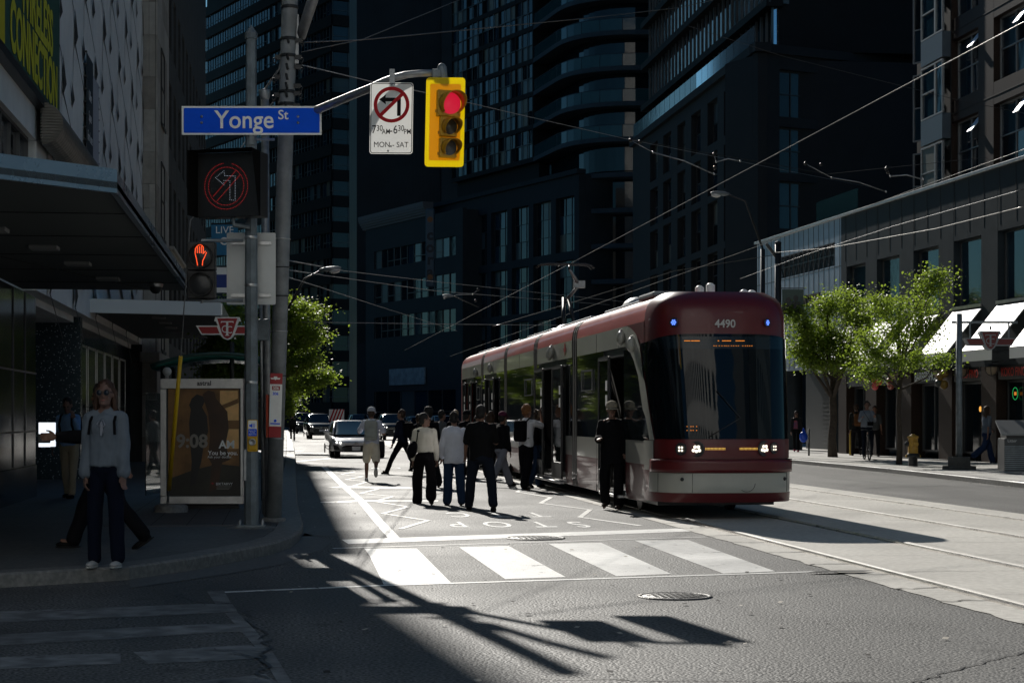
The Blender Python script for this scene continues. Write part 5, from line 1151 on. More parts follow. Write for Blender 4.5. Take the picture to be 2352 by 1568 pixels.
# bellows
for j in J[:4]:
    m=MB()
    for k in range(5):
        o=.0 if k%2 else -.05; y=j-.3+k*.12; pts=[(x+ (o if x>0 else 0),z+(o*.5 if z>3 else 0)) for x,z in PROF]
        vs=[(XC-x,yy,z) for yy in (y,y+.118) for x,z in pts]+[(XC+x,yy,z) for yy in (y,y+.118) for x,z in pts]; K=len(pts)
        m.add(vs,[(q,q+1,K+q+1,K+q) for q in range(K-1)]+[(2*K+q,3*K+q,3*K+q+1,2*K+q+1) for q in range(K-1)])
    m.box(XC-HW+.1,j-.3,.3,XC+HW-.1,j+.3,3.1)
    m.build('bellows',M_trub,tr,fix=False)
# rear cap
m=MB(); yb=J[4]; rings=[]
for k in range(7):
    a=k/6*pi/2; s=cos(a)*.35+.65 if k<6 else .62; y=yb+.9*sin(a); rings.append([(XC-x*s,y,.21+(z-.21)*(s**.3)) for x,z in PROF]+[(XC+x*s,y,.21+(z-.21)*(s**.3)) for x,z in PROF[::-1][1:]])
K=len(rings[0]); m.sm=True; m.add([v for r in rings for v in r],[(i*K+j,i*K+j+1,(i+1)*K+j+1,(i+1)*K+j) for i in range(6) for j in range(K-1)]); m.sm=False; m.add(rings[-1],[list(range(K))]); m.build('rear_cab',M_tred,tr,fix=False)
# doors: plug leaves standing proud, dark opening behind, step
def leaf(ya,yb2,off=.07):
    m=MB(); x=LX-off
    m.box(x-.02,ya,.3,x+.02,ya+.05,2.52); m.box(x-.02,yb2-.05,.3,x+.02,yb2,2.52); m.box(x-.02,ya+.05,2.46,x+.02,yb2-.05,2.52); m.box(x-.02,ya+.05,.3,x+.02,yb2-.05,.62)
    d=m.build('door_leaf',M_tk,tr,bevel=.008); g=MB(); g.box(x-.005,ya+.05,.62,x+.005,yb2-.05,2.46); g.build('door_glass',M_tgl,d)
    st=MB(); st.box(x-.024,ya+.09,1.95,x-.021,ya+.26,2.12); st.box(x-.024,ya+.09,1.7,x-.021,ya+.26,1.88); st.build('door_sticker',M_sw,d); return d
for i,ds in doors.items():
    for (a,b,c) in ds:
        if i==0: leaf(c-.05,b+.05)
        else: w=(b-a); leaf(a,a+w*.33); leaf(b-w*.33,b)
        m=MB(); m.box(LX+.02,a,2.5,LX+.2,b,2.64); m.build('door_header',M_tk,tr); m=MB(); m.box(LX+.0,a+.02,.24,LX+.34,b-.02,.31); m.box(LX-.1,a+.1,.2,LX+.0,b-.1,.25); m.build('door_step',M_alu,tr,bevel=.01)
        m=MB(); m.box(LX+.3,a+.02,.32,LX+.34,b-.02,2.5); m.build('doorway_dark',M_tk,tr)
        for k in (0,1): m=MB(); m.tube([(LX+.12,a+.12+k*(b-a-.24),.4),(LX+.1,a+.12+k*(b-a-.24),2.3)],.018,6); m.build('grab_rail',M_alu,tr)
# lamps and mirrors above doors
def pod(y,z,s=1):
    m=MB(); m.ball((LX-.06,y,z),(.07*s,.10*s,.12*s),8); m.tube([(LX,y,z+.02),(LX-.06,y,z+.14)],.03,6); m.build('door_camera_pod',M_tcr,tr)
for px,z in ((1434,2.78),(1458,2.64),(1268,2.78),(1272,2.83),(1130,2.78),(1096,2.75)): pod(ys(px),z)
m=MB(); 
for px in (1395,1300): pass
T=frame((LX-.012,ys(1298.5),2.8),(0,-1,0)); 
for (px,py) in ((1298,803),):
    y=ys(px); mm=MB(); Tq=frame((LX-.01,y,2.83),(0,-1,0)); mm.slab([(x*.16,z*.16) for x,z in ((-1,.13),(-.3,.13),(-.38,.7),(.38,.7),(.3,.13),(1,.13),(.82,-.3),(.2,-.3),(0,-.8),(-.2,-.3),(-.82,-.3))],Tq,.004); mm.build('side_emblem',M_ttcred,tr)
text(frame((LX-.008,ys(1486),.985+.06),(0,-1,0)),'4490',.2,M_tk,tr,sx=.75)
# ---- nose
def nose_pt(th,z,off=0.0):
    """th -90..90 degrees round the nose, z height"""
    t=min(max((z-1.15)/1.6,0),1); L=1.25-.28*t; W=HW
    if z>2.75:
        q=(z-2.75)/(3.40-2.75); q=min(q,1); c=sqrt(max(0,1-q**2.6)); L=(.97)*(.56+.44*c) ; W=.66+(HW-.66)*sqrt(max(0,1-q**4.2))
    if z<.5: L-=.12*((.5-z)/.3)**2
    if th<-pi/2: return Vector((XC-(HW if z<2.97 else HW-.02)-off, YN+(-math.degrees(th)-90)*.03, z))
    n=3.4; s_,c_=sin(th),cos(th); sx=(abs(s_)**(2/n))*(1 if s_>=0 else -1); cx_=abs(c_)**(2/n)
    return Vector((XC+(W+off)*sx, YN-(L+off)*cx_+ .0, z))
def nose_patch(name, th0,th1,zf0,zf1,mt,off,nt=28,nz=10,parent=tr,solid=0):
    m=MB(); m.sm=True; vs=[]
    for j in range(nz+1):
        for i in range(nt+1):
            th=R(th0+(th1-th0)*i/nt); a=zf0(th) if callable(zf0) else zf0; b=zf1(th) if callable(zf1) else zf1
            vs.append(nose_pt(th,a+(b-a)*j/nz,off))
    m.add(vs,[(j*(nt+1)+i,j*(nt+1)+i+1,(j+1)*(nt+1)+i+1,(j+1)*(nt+1)+i) for j in range(nz) for i in range(nt)])
    o=m.build(name,mt,parent,fix=False)
    if solid: md=o.modifiers.new('solid','SOLIDIFY'); md.thickness=solid; md.offset=1
    return o
nose_patch('cab_shell',-90,90,.27,3.385,M_tdr,0,60,34)
m=MB(); rim=[nose_pt(R(-90+180*i/40),3.385) for i in range(41)]; m.add(rim+[Vector((XC,YN,3.40))],[(i,i+1,41) for i in range(40)]); m.sm=True; m.build('cab_roof',M_tdr,tr,fix=False)
# the red corner hood over the left shoulder, windscreen, cream pillar, lower panels
ztop=lambda th: 2.74-.10*abs(sin(th))**3
OUT=[(2.62,-138),(2.55,-126),(2.4,-115),(2.15,-103),(1.8,-95),(1.45,-86),(1.17,-80)]; INN=[(2.97,-138),(2.92,-124),(2.80,-108),(2.6,-99),(2.3,-93),(1.7,-82),(1.17,-70)]
def itp(tab,z):
    for (a,b),(c,d) in zip(tab,tab[1:]):
        if a>=z>=c: return b+(d-b)*(a-z)/(a-c)
    return tab[0][1] if z>tab[0][0] else tab[-1][1]
m=MB(); m.sm=True; nz,nt=24,50; vs=[]
for j in range(nz+1):
    for i in range(nt+1):
        f=i/nt; zt=2.74-.10*abs(sin(R(-90+162*f)))**3; z=1.19+(zt-1.19)*j/nz; t0=itp(INN,z)+2; vs.append(nose_pt(R(t0+(74-t0)*f),z,.012))
m.add(vs,[(j*(nt+1)+i,j*(nt+1)+i+1,(j+1)*(nt+1)+i+1,(j+1)*(nt+1)+i) for j in range(nz) for i in range(nt)]); m.build('windscreen',M_wind,tr,fix=False)
m=MB(); m.sm=True; vs=[]; n=20
for j in range(n+1):
    t=j/n*(len(OUT)-1); k=min(int(t),len(OUT)-2); u=t-k
    o=(OUT[k][0]+(OUT[k+1][0]-OUT[k][0])*u,OUT[k][1]+(OUT[k+1][1]-OUT[k][1])*u); q=(INN[k][0]+(INN[k+1][0]-INN[k][0])*u,INN[k][1]+(INN[k+1][1]-INN[k][1])*u)
    for w in range(7): f=w/6; vs.append(nose_pt(R(o[1]+(q[1]-o[1])*f),o[0]+(q[0]-o[0])*f,.022))
m.add(vs,[(j*7+i,j*7+i+1,(j+1)*7+i+1,(j+1)*7+i) for j in range(n) for i in range(6)]); m.build('cream_pillar',M_tcr,tr,fix=False)
m=MB(); m.sm=True; vs=[]
for j in range(17):
    z=1.17+(2.58-1.17)*j/16; t1=itp(OUT,z)
    for w in range(7): vs.append(nose_pt(R(-145+(t1+1+145)*w/6),z,.010))
m.add(vs,[(j*7+i,j*7+i+1,(j+1)*7+i+1,(j+1)*7+i) for j in range(16) for i in range(6)]); m.build('cab_side_window',M_tgl,tr,fix=False)
nose_patch('headlamp_panel',-70,89,.90,1.18,M_tdr,.02,44,4)
nose_patch('red_bumper',-74,89,.70,.885,M_tdr,.045,44,4,solid=.02)
nose_patch('lower_cream_apron',-80,88,lambda th:.40+.05*abs(sin(th))**4*0,.69,M_tcr,.03,44,6)
nose_patch('cab_corner_cream',-89,-71,.72,1.16,M_tcr,.03,8,4)
nose_patch('red_apron_base',-86,88,.26,.395,M_tdr,.035,44,4)
m=MB()
for th in (-62,-20,48): 
    a=nose_pt(R(th),.41,.034); b=nose_pt(R(th),.685,.034); m.tube([a,b],.004,4)
m.build('apron_seam',M_seam,tr)
for th in (-30,42): 
    q=nose_pt(R(th),.60,.034); m=MB(); m.ball(tuple(q),.028,6); m.build('tow_eye',M_tk,tr)
m=MB(); q=nose_pt(R(4),.54,.036); m.ring(frame(q,Rt),.12,.126,.004,20,pi,2*pi); m.build('coupler_hatch',M_seam,tr)
# lamps placed by their direction on the nose
def nose_at(px,z,off=.03):
    lo,hi=-80,85
    for _ in range(40):
        mid=(lo+hi)/2; q=nose_pt(R(mid),z,off); Zq=q.x*SY+q.y*CY; x=1176+F*(q.x*CY-q.y*SY)/Zq
        if x<px: lo=mid
        else: hi=mid
    return nose_pt(R(mid),z,off), mid
M_hl=emis('headlamp_white',(1,.93,.75),1.8); M_mk=emis('marker_blue',(.10,.22,1),2.2); M_am=emis('marker_amber',(1,.62,.12),1.4); M_or=emis('destination_orange',(1,.28,.02),1.1); M_hl2=mat('headlamp_glass',(.05,.05,.05),.1)
def nlamp(px,py,r,mt,name,pts=None,rim=True,pr=.018):
    Zq=27.0; z=hgt(py,Zq); q,th=nose_at(px,z,.02); d=(nose_pt(R(th),z,.5)-nose_pt(R(th),z,0)); d.z=0; d.normalize(); q.z=z
    Tn=frame(q-Vector((0,0,0)),Vector((-d.y,d.x,0)))
    if rim: m=MB(); m.lathe([(r*1.25,0),(r*1.2,.012),(r,.004),(0,.002)],20,T=Tn@Matrix.Rotation(R(90),4,'X')); h=m.build(name+'_housing',M_tk,tr)
    else: h=tr
    m=MB()
    for x,zz in (pts or [(0,0)]): m.lathe([(pr,0),(pr*.7,.006),(0,.008)],8,T=Tn@Matrix.Translation((x,-.014,zz))@Matrix.Rotation(R(90),4,'X'))
    m.build(name,mt,h); return Tn
c4=[(-.022,-.022),(.022,-.022),(-.022,.022),(.022,.022)]; c6=[(-.045,-.02),(0,-.03),(.045,-.02),(-.02,.03),(.03,.03)]
nlamp(1564,1031,.075,M_hl,'fog_lamp',c4); nlamp(1600,1031,.095,M_hl,'headlamp',c6,pr=.026); nlamp(1755,1030,.095,M_hl,'headlamp',c6,pr=.026); nlamp(1778,1029,.07,M_hl,'fog_lamp',c4,pr=.015)
nlamp(1548,737,.06,M_mk,'blue_marker_lamp',[(.03*cos(a),.03*sin(a)) for a in [k*pi/3 for k in range(6)]]+[(0,0)],pr=.014); nlamp(1762,737,.05,M_mk,'blue_marker_lamp',[(.022*cos(a),.03*sin(a)) for a in [k*pi/3 for k in range(6)]]+[(0,0)],pr=.012)
for (x0,x1) in ((1621,1665),(1700,1742)):
    m=MB()
    for k in range(15):
        px=x0+(x1-x0)*k/14
        for py in (1029.5,1032.5):
            q,th=nose_at(px,hgt(py,26.8),.03); q.z=hgt(py,26.8); m.ball(tuple(q),.006,3)
    m.build('led_strip',M_am,tr)
q,th=nose_at(1665,2.87,.02); Zq=q.xy.dot((SY,CY)); d=(nose_pt(R(th),2.87,.5)-nose_pt(R(th),2.87,0)); Tn=frame(Vector((q.x,q.y-.02,hgt(744,Zq))),(1,0,0)); text(Tn,'4490',.165,mat('number_silver',(.45,.45,.45),.4),tr,bold=.02,sx=.95)
# destination display and run number seen through the windscreen
q,_=nose_at(1650,2.6,.016)
def dest(pxs,py,s=.010):
    m=MB()
    for px in pxs:
        q,th=nose_at(px,hgt(py,27),.018); q.z=hgt(py,q.xy.dot((SY,CY))); m.box(q.x-s,q.y-.004,q.z-.005,q.x+s,q.y,q.z+.005)
    m.build('destination_leds',M_or,tr,fix=False)
dest([1573+k*3.6 for k in range(4)]+[1589,1592]+[1596+k*3.2 for k in range(4)]+[1650]+[1660+k*3.5 for k in range(6)]+[1691+k*3.5 for k in range(6)],782.5)
dest([1640,1645,1652,1658,1664,1668,1673,1680,1685,1691,1696,1706,1712,1717,1722,1727],794,.006)
for py in (979,988): dest([1578,1587,1592,1600],py,.006)
nose_patch('destination_box',-46,52,2.52,2.70,mat('display_dark',(.005,.013,.02),.15),.013,30,3)
m=MB(); m.tube([nose_pt(R(-8),1.22,.03),nose_pt(R(2),1.5,.035),nose_pt(R(-3),1.9,.04)],.008,5); m.build('wiper',M_tk,tr)
# roof equipment
m=MB(); m.box(XC-.85,YN+.3,3.36,XC+.8,YN+1.5,3.45); m.build('roof_unit',M_galv2,tr,bevel=.03)
for x,y,h_ in ((XC-.15,27.9,3.50),(XC+.02,27.9,3.54),(XC+.6,28.1,3.46),(XC+.75,28.2,3.46)): m=MB(); m.lathe([(.07,3.36),(.07,h_),(.03,h_+.03),(0,h_+.035)],12,c=(x,y,0)); m.build('roof_antenna',M_sw,tr)
for px,h_ in ((1390,.28),(1240,.2),(1222,.18),(1265,.15)):
    y=ys(px)+1; m=MB(); m.ball((XC-.3,y,3.35),(.3,.35,h_),8); m.build('roof_horn',M_galv,tr)
# pantograph
yp=42.0; pg=MB(); pg.box(XC-.5,yp-.6,3.36,XC+.5,yp+.6,3.46); pg.tube([(XC-.15,yp-.3,3.46),(XC-.05,yp+.35,4.25)],.05,8); pg.tube([(XC+.15,yp-.3,3.46),(XC+.05,yp+.35,4.25)],.05,8); pg.build('pantograph_base_arm',M_tk,tr)
m=MB(); a=P(1330,655,42.6); b=P(1308,618,42.2); m.tube([a,b],[.05,.035],8); m.cbox(a+Vector((0,0,.02)),(.25,.2,.16)); m.tube([a,(XC,yp+.35,4.2)],.04,8); m.build('pantograph_upper_arm',M_galv,tr)
m=MB(); hb=[P(x,y,42.2) for x,y in ((1236,612),(1243,607),(1258,605),(1345,606),(1358,609),(1366,616))]; m.tube(hb,.022,6); m.tube([p+Vector((0,.35,0)) for p in hb],.022,6); m.tube([hb[2]+Vector((.3,0,-.02)),hb[2]+Vector((.3,.35,-.02))],.015,5); m.tube([b,hb[2].lerp(hb[3],.6)+Vector((0,.17,-.02))],.03,6); m.build('pantograph_head',M_tk,tr)
# underframe and wheels
m=MB(); m.box(XC-.9,YN-.3,.18,XC+.9,J[4],.4); m.build('underframe',M_tk,tr)
for y in (29.5,31.3,42,43.8,52,53.8):
    for s in (-1,1):
        m=MB(); m.lathe([(.28,0),(.3,.01),(.3,.1),(.27,.12)],24,T=Matrix.Translation((XC+s*.72-(.06),y,.30))@Matrix.Rotation(R(90),4,'Y')); m.build('wheel',M_cast,tr)
# ---------- overhead wires ----------
def wire(name,label,cat,pts,r=.012,mt=None,sag=0,grp=None):
    q=[]
    for a,b in zip(pts,pts[1:]):
        for k in range(10): t=k/10; v=Vector(a).lerp(Vector(b),t); v.z-=sag*4*t*(1-t); q.append(v)
    q.append(Vector(pts[-1])); m=MB(); m.tube(q,r,5); o=m.build(name,mt or M_wire,None,fix=False); tag(o,label,cat,grp); return o
M_wire=mat('wire_metal',(.14,.135,.125),.3,.9); M_wd=mat('wire_dark',(.04,.04,.042),.35,.6)
wire('contact_wire','copper contact wire over the streetcar track, rising to the upper right','overhead wire',[(6.65,8,5.08),(6.65,42,5.06),(6.65,100,5.1)],0.0048)
wire('contact_wire','copper contact wire over the empty far track','overhead wire',[(9.98,10,5.15),(9.98,45,5.1),(9.98,110,5.1)],0.0048)
wire('span_wire','bright span wire from the pole top, upper strand to the top right','span wire',[P(690,98,24.3),P(830,92,26),P(1330,44,33),P(1560,18,36),P(1900,-60,40)],0.0081)
wire('span_wire','span wire crossing below the upper strand and rising to the top centre','span wire',[P(692,120,24.3),P(835,90,26),P(1060,-2,30),P(1200,-60,33)],0.0062)
wire('span_wire','span wire passing behind the no left turn sign','span wire',[P(694,150,24.3),P(850,187,28),P(1000,218,34),P(1160,256,40),P(1450,322,60),P(2000,430,90)],0.0074,M_galv)
wire('span_wire','topmost of three wires leaving the pole low on the right','span wire',[P(662,598,24.3),P(790,622,40),P(985,645,60),P(1500,700,90)],0.0074,M_galv)
wire('span_wire','middle of three wires leaving the pole low on the right','span wire',[P(662,620,24.3),P(800,640,40),P(1000,668,60),P(1400,700,90)],0.0074,M_galv)
wire('span_wire','lowest of three wires leaving the pole low on the right','span wire',[P(660,636,24.3),P(712,652,30),P(860,700,60),P(1050,760,90)],0.0062,M_galv)
wire('span_wire','horizontal wire at roof height behind the tree','span wire',[P(655,739,60),P(1020,744,62),P(1300,747,66)],0.0099,M_galv)
wire('feeder_wire','wire sloping across the grey podium, upper of two','overhead wire',[P(1700,640,66),P(1850,585,50),P(2050,520,38),P(2360,432,28)],0.0056,M_wd)
wire('feeder_wire','wire sloping across the grey podium, lower of two','overhead wire',[P(1780,580,62),P(1900,570,48),P(2150,525,36),P(2360,472,28)],0.0074)
wire('span_wire','wire from the banner pole across to the streetcar roof','span wire',[P(1783,585,62),P(1550,622,58),P(1330,690,52),P(1130,750,48)],0.0099)
wire('feeder_wire','dark thin wire high on the right in front of the granite windows','overhead wire',[P(1580,60,38),P(1800,130,40),P(2200,230,44),P(2360,262,46)],0.0062,M_wd)
wire('feeder_wire','dark thin wire crossing the brown granite facade low','overhead wire',[P(1450,320,60),P(1900,400,64),P(2360,352,60)],0.0087,M_wd)
def hanger(label,a,b,c,d):
    t=thing('wire_hanger',label,'wire hanger'); m=MB(); m.tube([a,b],.014,6); m.tube([b,b.lerp(c,.5)+Vector((0,0,.08)),c],.02,6); m.build('pull_arm',M_galv,t)
    m=MB()
    for q in (a,d): m.ball(tuple(q),.06,5)
    m.tube([a,a+Vector((0,0,.08))],.02,5); m.build('insulator',M_blk,t)
    m=MB(); m.ball(tuple(b),.035,4); m.ball(tuple(c),.035,4); m.build('clamp',M_alu,t)
hanger('curved pull arm with insulators above the streetcar, left of the precast block',P(1448,322,55),P(1500,350,55),P(1640,400,55),P(1470,326,55))
hanger('curved pull arm with insulators in front of the precast block, right one',P(1850,376,60),P(1910,408,60),P(2035,440,60),P(1886,378,60))
hanger('short pull arm and strut at the centre of the precast block',P(1640,355,52),P(1645,372,52),P(1700,370,52),P(1642,385,52))
hanger('bright short pull arm above the right podium parapet',P(2037,388,50),P(2045,405,50),P(2120,412,50),P(2040,395,50))
hanger('small pull arm left of the streetcar roof',P(1098,665,75),P(1085,676,75),P(1020,685,75),P(1092,690,75))
# ---------- trees ----------
def leafmat(name,c1,c2,tr_):
    m=bpy.data.materials.new(name); m.use_nodes=True; t=m.node_tree; p=t.nodes['Principled BSDF']; L=t.links.new; out=t.nodes['Material Output']
    g=t.nodes.new('ShaderNodeNewGeometry'); r=t.nodes.new('ShaderNodeValToRGB'); r.color_ramp.elements[0].color=(*c1,1); r.color_ramp.elements[1].color=(*c2,1); L(g.outputs['Random Per Island'],r.inputs[0]); L(r.outputs[0],p.inputs['Base Color']); p.inputs['Roughness'].default_value=.45
    tl=t.nodes.new('ShaderNodeBsdfTranslucent'); tl.inputs[0].default_value=(*tr_,1); mx=t.nodes.new('ShaderNodeMixShader'); mx.inputs[0].default_value=.45; L(p.outputs[0],mx.inputs[1]); L(tl.outputs[0],mx.inputs[2]); L(mx.outputs[0],out.inputs[0]); return m
M_leaf=leafmat('leaf_green',(.03,.07,.012),(.12,.17,.03),(.42,.58,.06)); M_bark=mat('bark',(.05,.04,.032),.9,n=(12,.4),b=(25,.6,.02))
def tree(name,label,base,blobs,tr_h,r0,nleaf,seed,lean=(0,0),leaf=.10,group=None,dens=1.0):
    rg=random.Random(seed); t=thing(name,label,'tree',tuple(base),0,group); b=MB(); tips=[]
    top=Vector((lean[0],lean[1],tr_h)); tp=[Vector((0,0,-.05))]+[top*(k/5)+Vector((rg.uniform(-.04,.04),rg.uniform(-.04,.04),0)) for k in range(1,6)]
    b.tube(tp,[r0*1.3,r0*1.02,r0*.95,r0*.88,r0*.8,r0*.7],9)
    segs=[]
    for c,rr in blobs:                      # a limb to each mass of foliage, twigs inside it
        c=Vector(c); st=tp[rg.choice((3,4,5))]; mid=st.lerp(c,.5)+Vector((rg.uniform(-.2,.2),rg.uniform(-.2,.2),rg.uniform(-.25,.1))); b.tube([st,mid,c],[r0*.45,r0*.3,r0*.14],6)
        for k in range(9):
            d=Vector((rg.gauss(0,1),rg.gauss(0,1),rg.gauss(0,.7))).normalized(); e=c+Vector((d.x*rr[0],d.y*rr[1],d.z*rr[2]))*rg.uniform(.6,1.35); s=mid.lerp(c,rg.uniform(.3,1)); m_=s.lerp(e,.5)+Vector((0,0,rg.uniform(-.1,.1))); b.tube([s,m_,e],[r0*.13,r0*.08,r0*.04],4,cap=False); segs.append((m_,e)); segs.append((s,m_))
    b.build('trunk',M_bark,t,fix=False)
    f=MB(); per=int(nleaf/max(1,len(segs)*4)); 
    for s,e in segs:
        for q in range(4):
            cc=s.lerp(e,rg.uniform(.2,1.1)); cr=rg.uniform(.12,.36)
            if rg.random()>dens: continue
            for k in range(per):
                p=cc+Vector((rg.gauss(0,cr),rg.gauss(0,cr),rg.gauss(0,cr*.55))); L=leaf*rg.uniform(.6,1.3); W=L*rg.uniform(.28,.42)
                a=rg.uniform(0,2*pi); el=rg.uniform(-1.1,.35); d=Vector((cos(a)*cos(el),sin(a)*cos(el),sin(el))); w=d.cross(Vector((rg.gauss(0,.5),rg.gauss(0,.5),1))).normalized(); u=w.cross(d)*W*.35
                f.add([p,p+d*L*.45+w*W-u,p+d*L,p+d*L*.45-w*W-u],[(0,1,2),(0,2,3)])
    f.build('crown',M_leaf,t,fix=False); return t
def at_(px,py,Z,base): q=P(px,py,Z); return tuple(q-Vector(base))
def blobs_px(lst,Z,base):
    out=[]
    for px,py,rx,rz in lst:
        k=Z/F; out.append((at_(px,py,Z+random.uniform(-1,1),base),(rx*k,rx*k,rz*k)))
    return out
bA=G(1913,1049,SW); ZA=62.8
tree('street_tree','larger leafy street tree with dark trunk on the right pavement, nearest the streetcar',bA,blobs_px([(1850,760,45,30),(1900,700,50,35),(1960,690,45,30),(1830,720,35,22),(1840,800,40,22),(1900,790,50,35),(1960,770,45,35),(1880,830,40,25),(1990,720,35,28),(1895,745,45,30),(1950,830,40,22)],ZA,bA),3.3,.14,26000,1,leaf=.10,dens=.8)
bB=G(2065,1066,SW); ZB=53.2
tree('street_tree','slimmer leafy street tree in front of the white awnings and barber shop',bB,blobs_px([(2020,690,30,25),(2070,700,35,28),(2110,690,30,22),(2140,640,18,14),(2060,760,40,30),(2110,760,35,28),(2160,820,22,16),(2000,800,32,22),(2050,820,38,22),(2100,810,30,18),(2155,625,10,10),(1985,770,25,20),(2130,725,25,18),(1990,850,18,12)],ZB,bB),3.6,.075,17000,2,leaf=.09,dens=.72)
bC=G(622,1062,SW); bC=Vector((-1.0,61,SW)); ZC=61
tree('street_tree','sunlit leafy tree on the left pavement right of the tall poles',bC,blobs_px([(680,702,34,16),(645,720,30,24),(715,702,24,11),(650,780,30,24),(695,768,30,16),(680,828,28,18),(640,830,28,24),(722,765,14,10),(645,885,22,18),(712,822,18,10),(675,738,26,16),(660,935,12,10)],ZC,bC),3.0,.13,25000,3,leaf=.10,dens=.8)
bD=Vector((-2.2,54,SW)); ZD=53
tree('street_tree','leafy tree seen through the shelter roof between the canopy and the signal pole',bD,blobs_px([(530,715,30,18),(500,790,24,20),(545,800,28,24),(500,850,20,18),(585,800,26,22),(560,860,22,20),(600,860,20,30)],ZD,bD),3.2,.12,14000,4,leaf=.12)
bE=Vector((-.9,78,SW))
tree('street_tree','shaded tree low at the far left pavement behind the sunlit one',bE,blobs_px([(700,880,30,24),(660,900,30,26),(740,860,24,20),(690,840,30,22)],78,bE),3.0,.12,7000,5,leaf=.14)
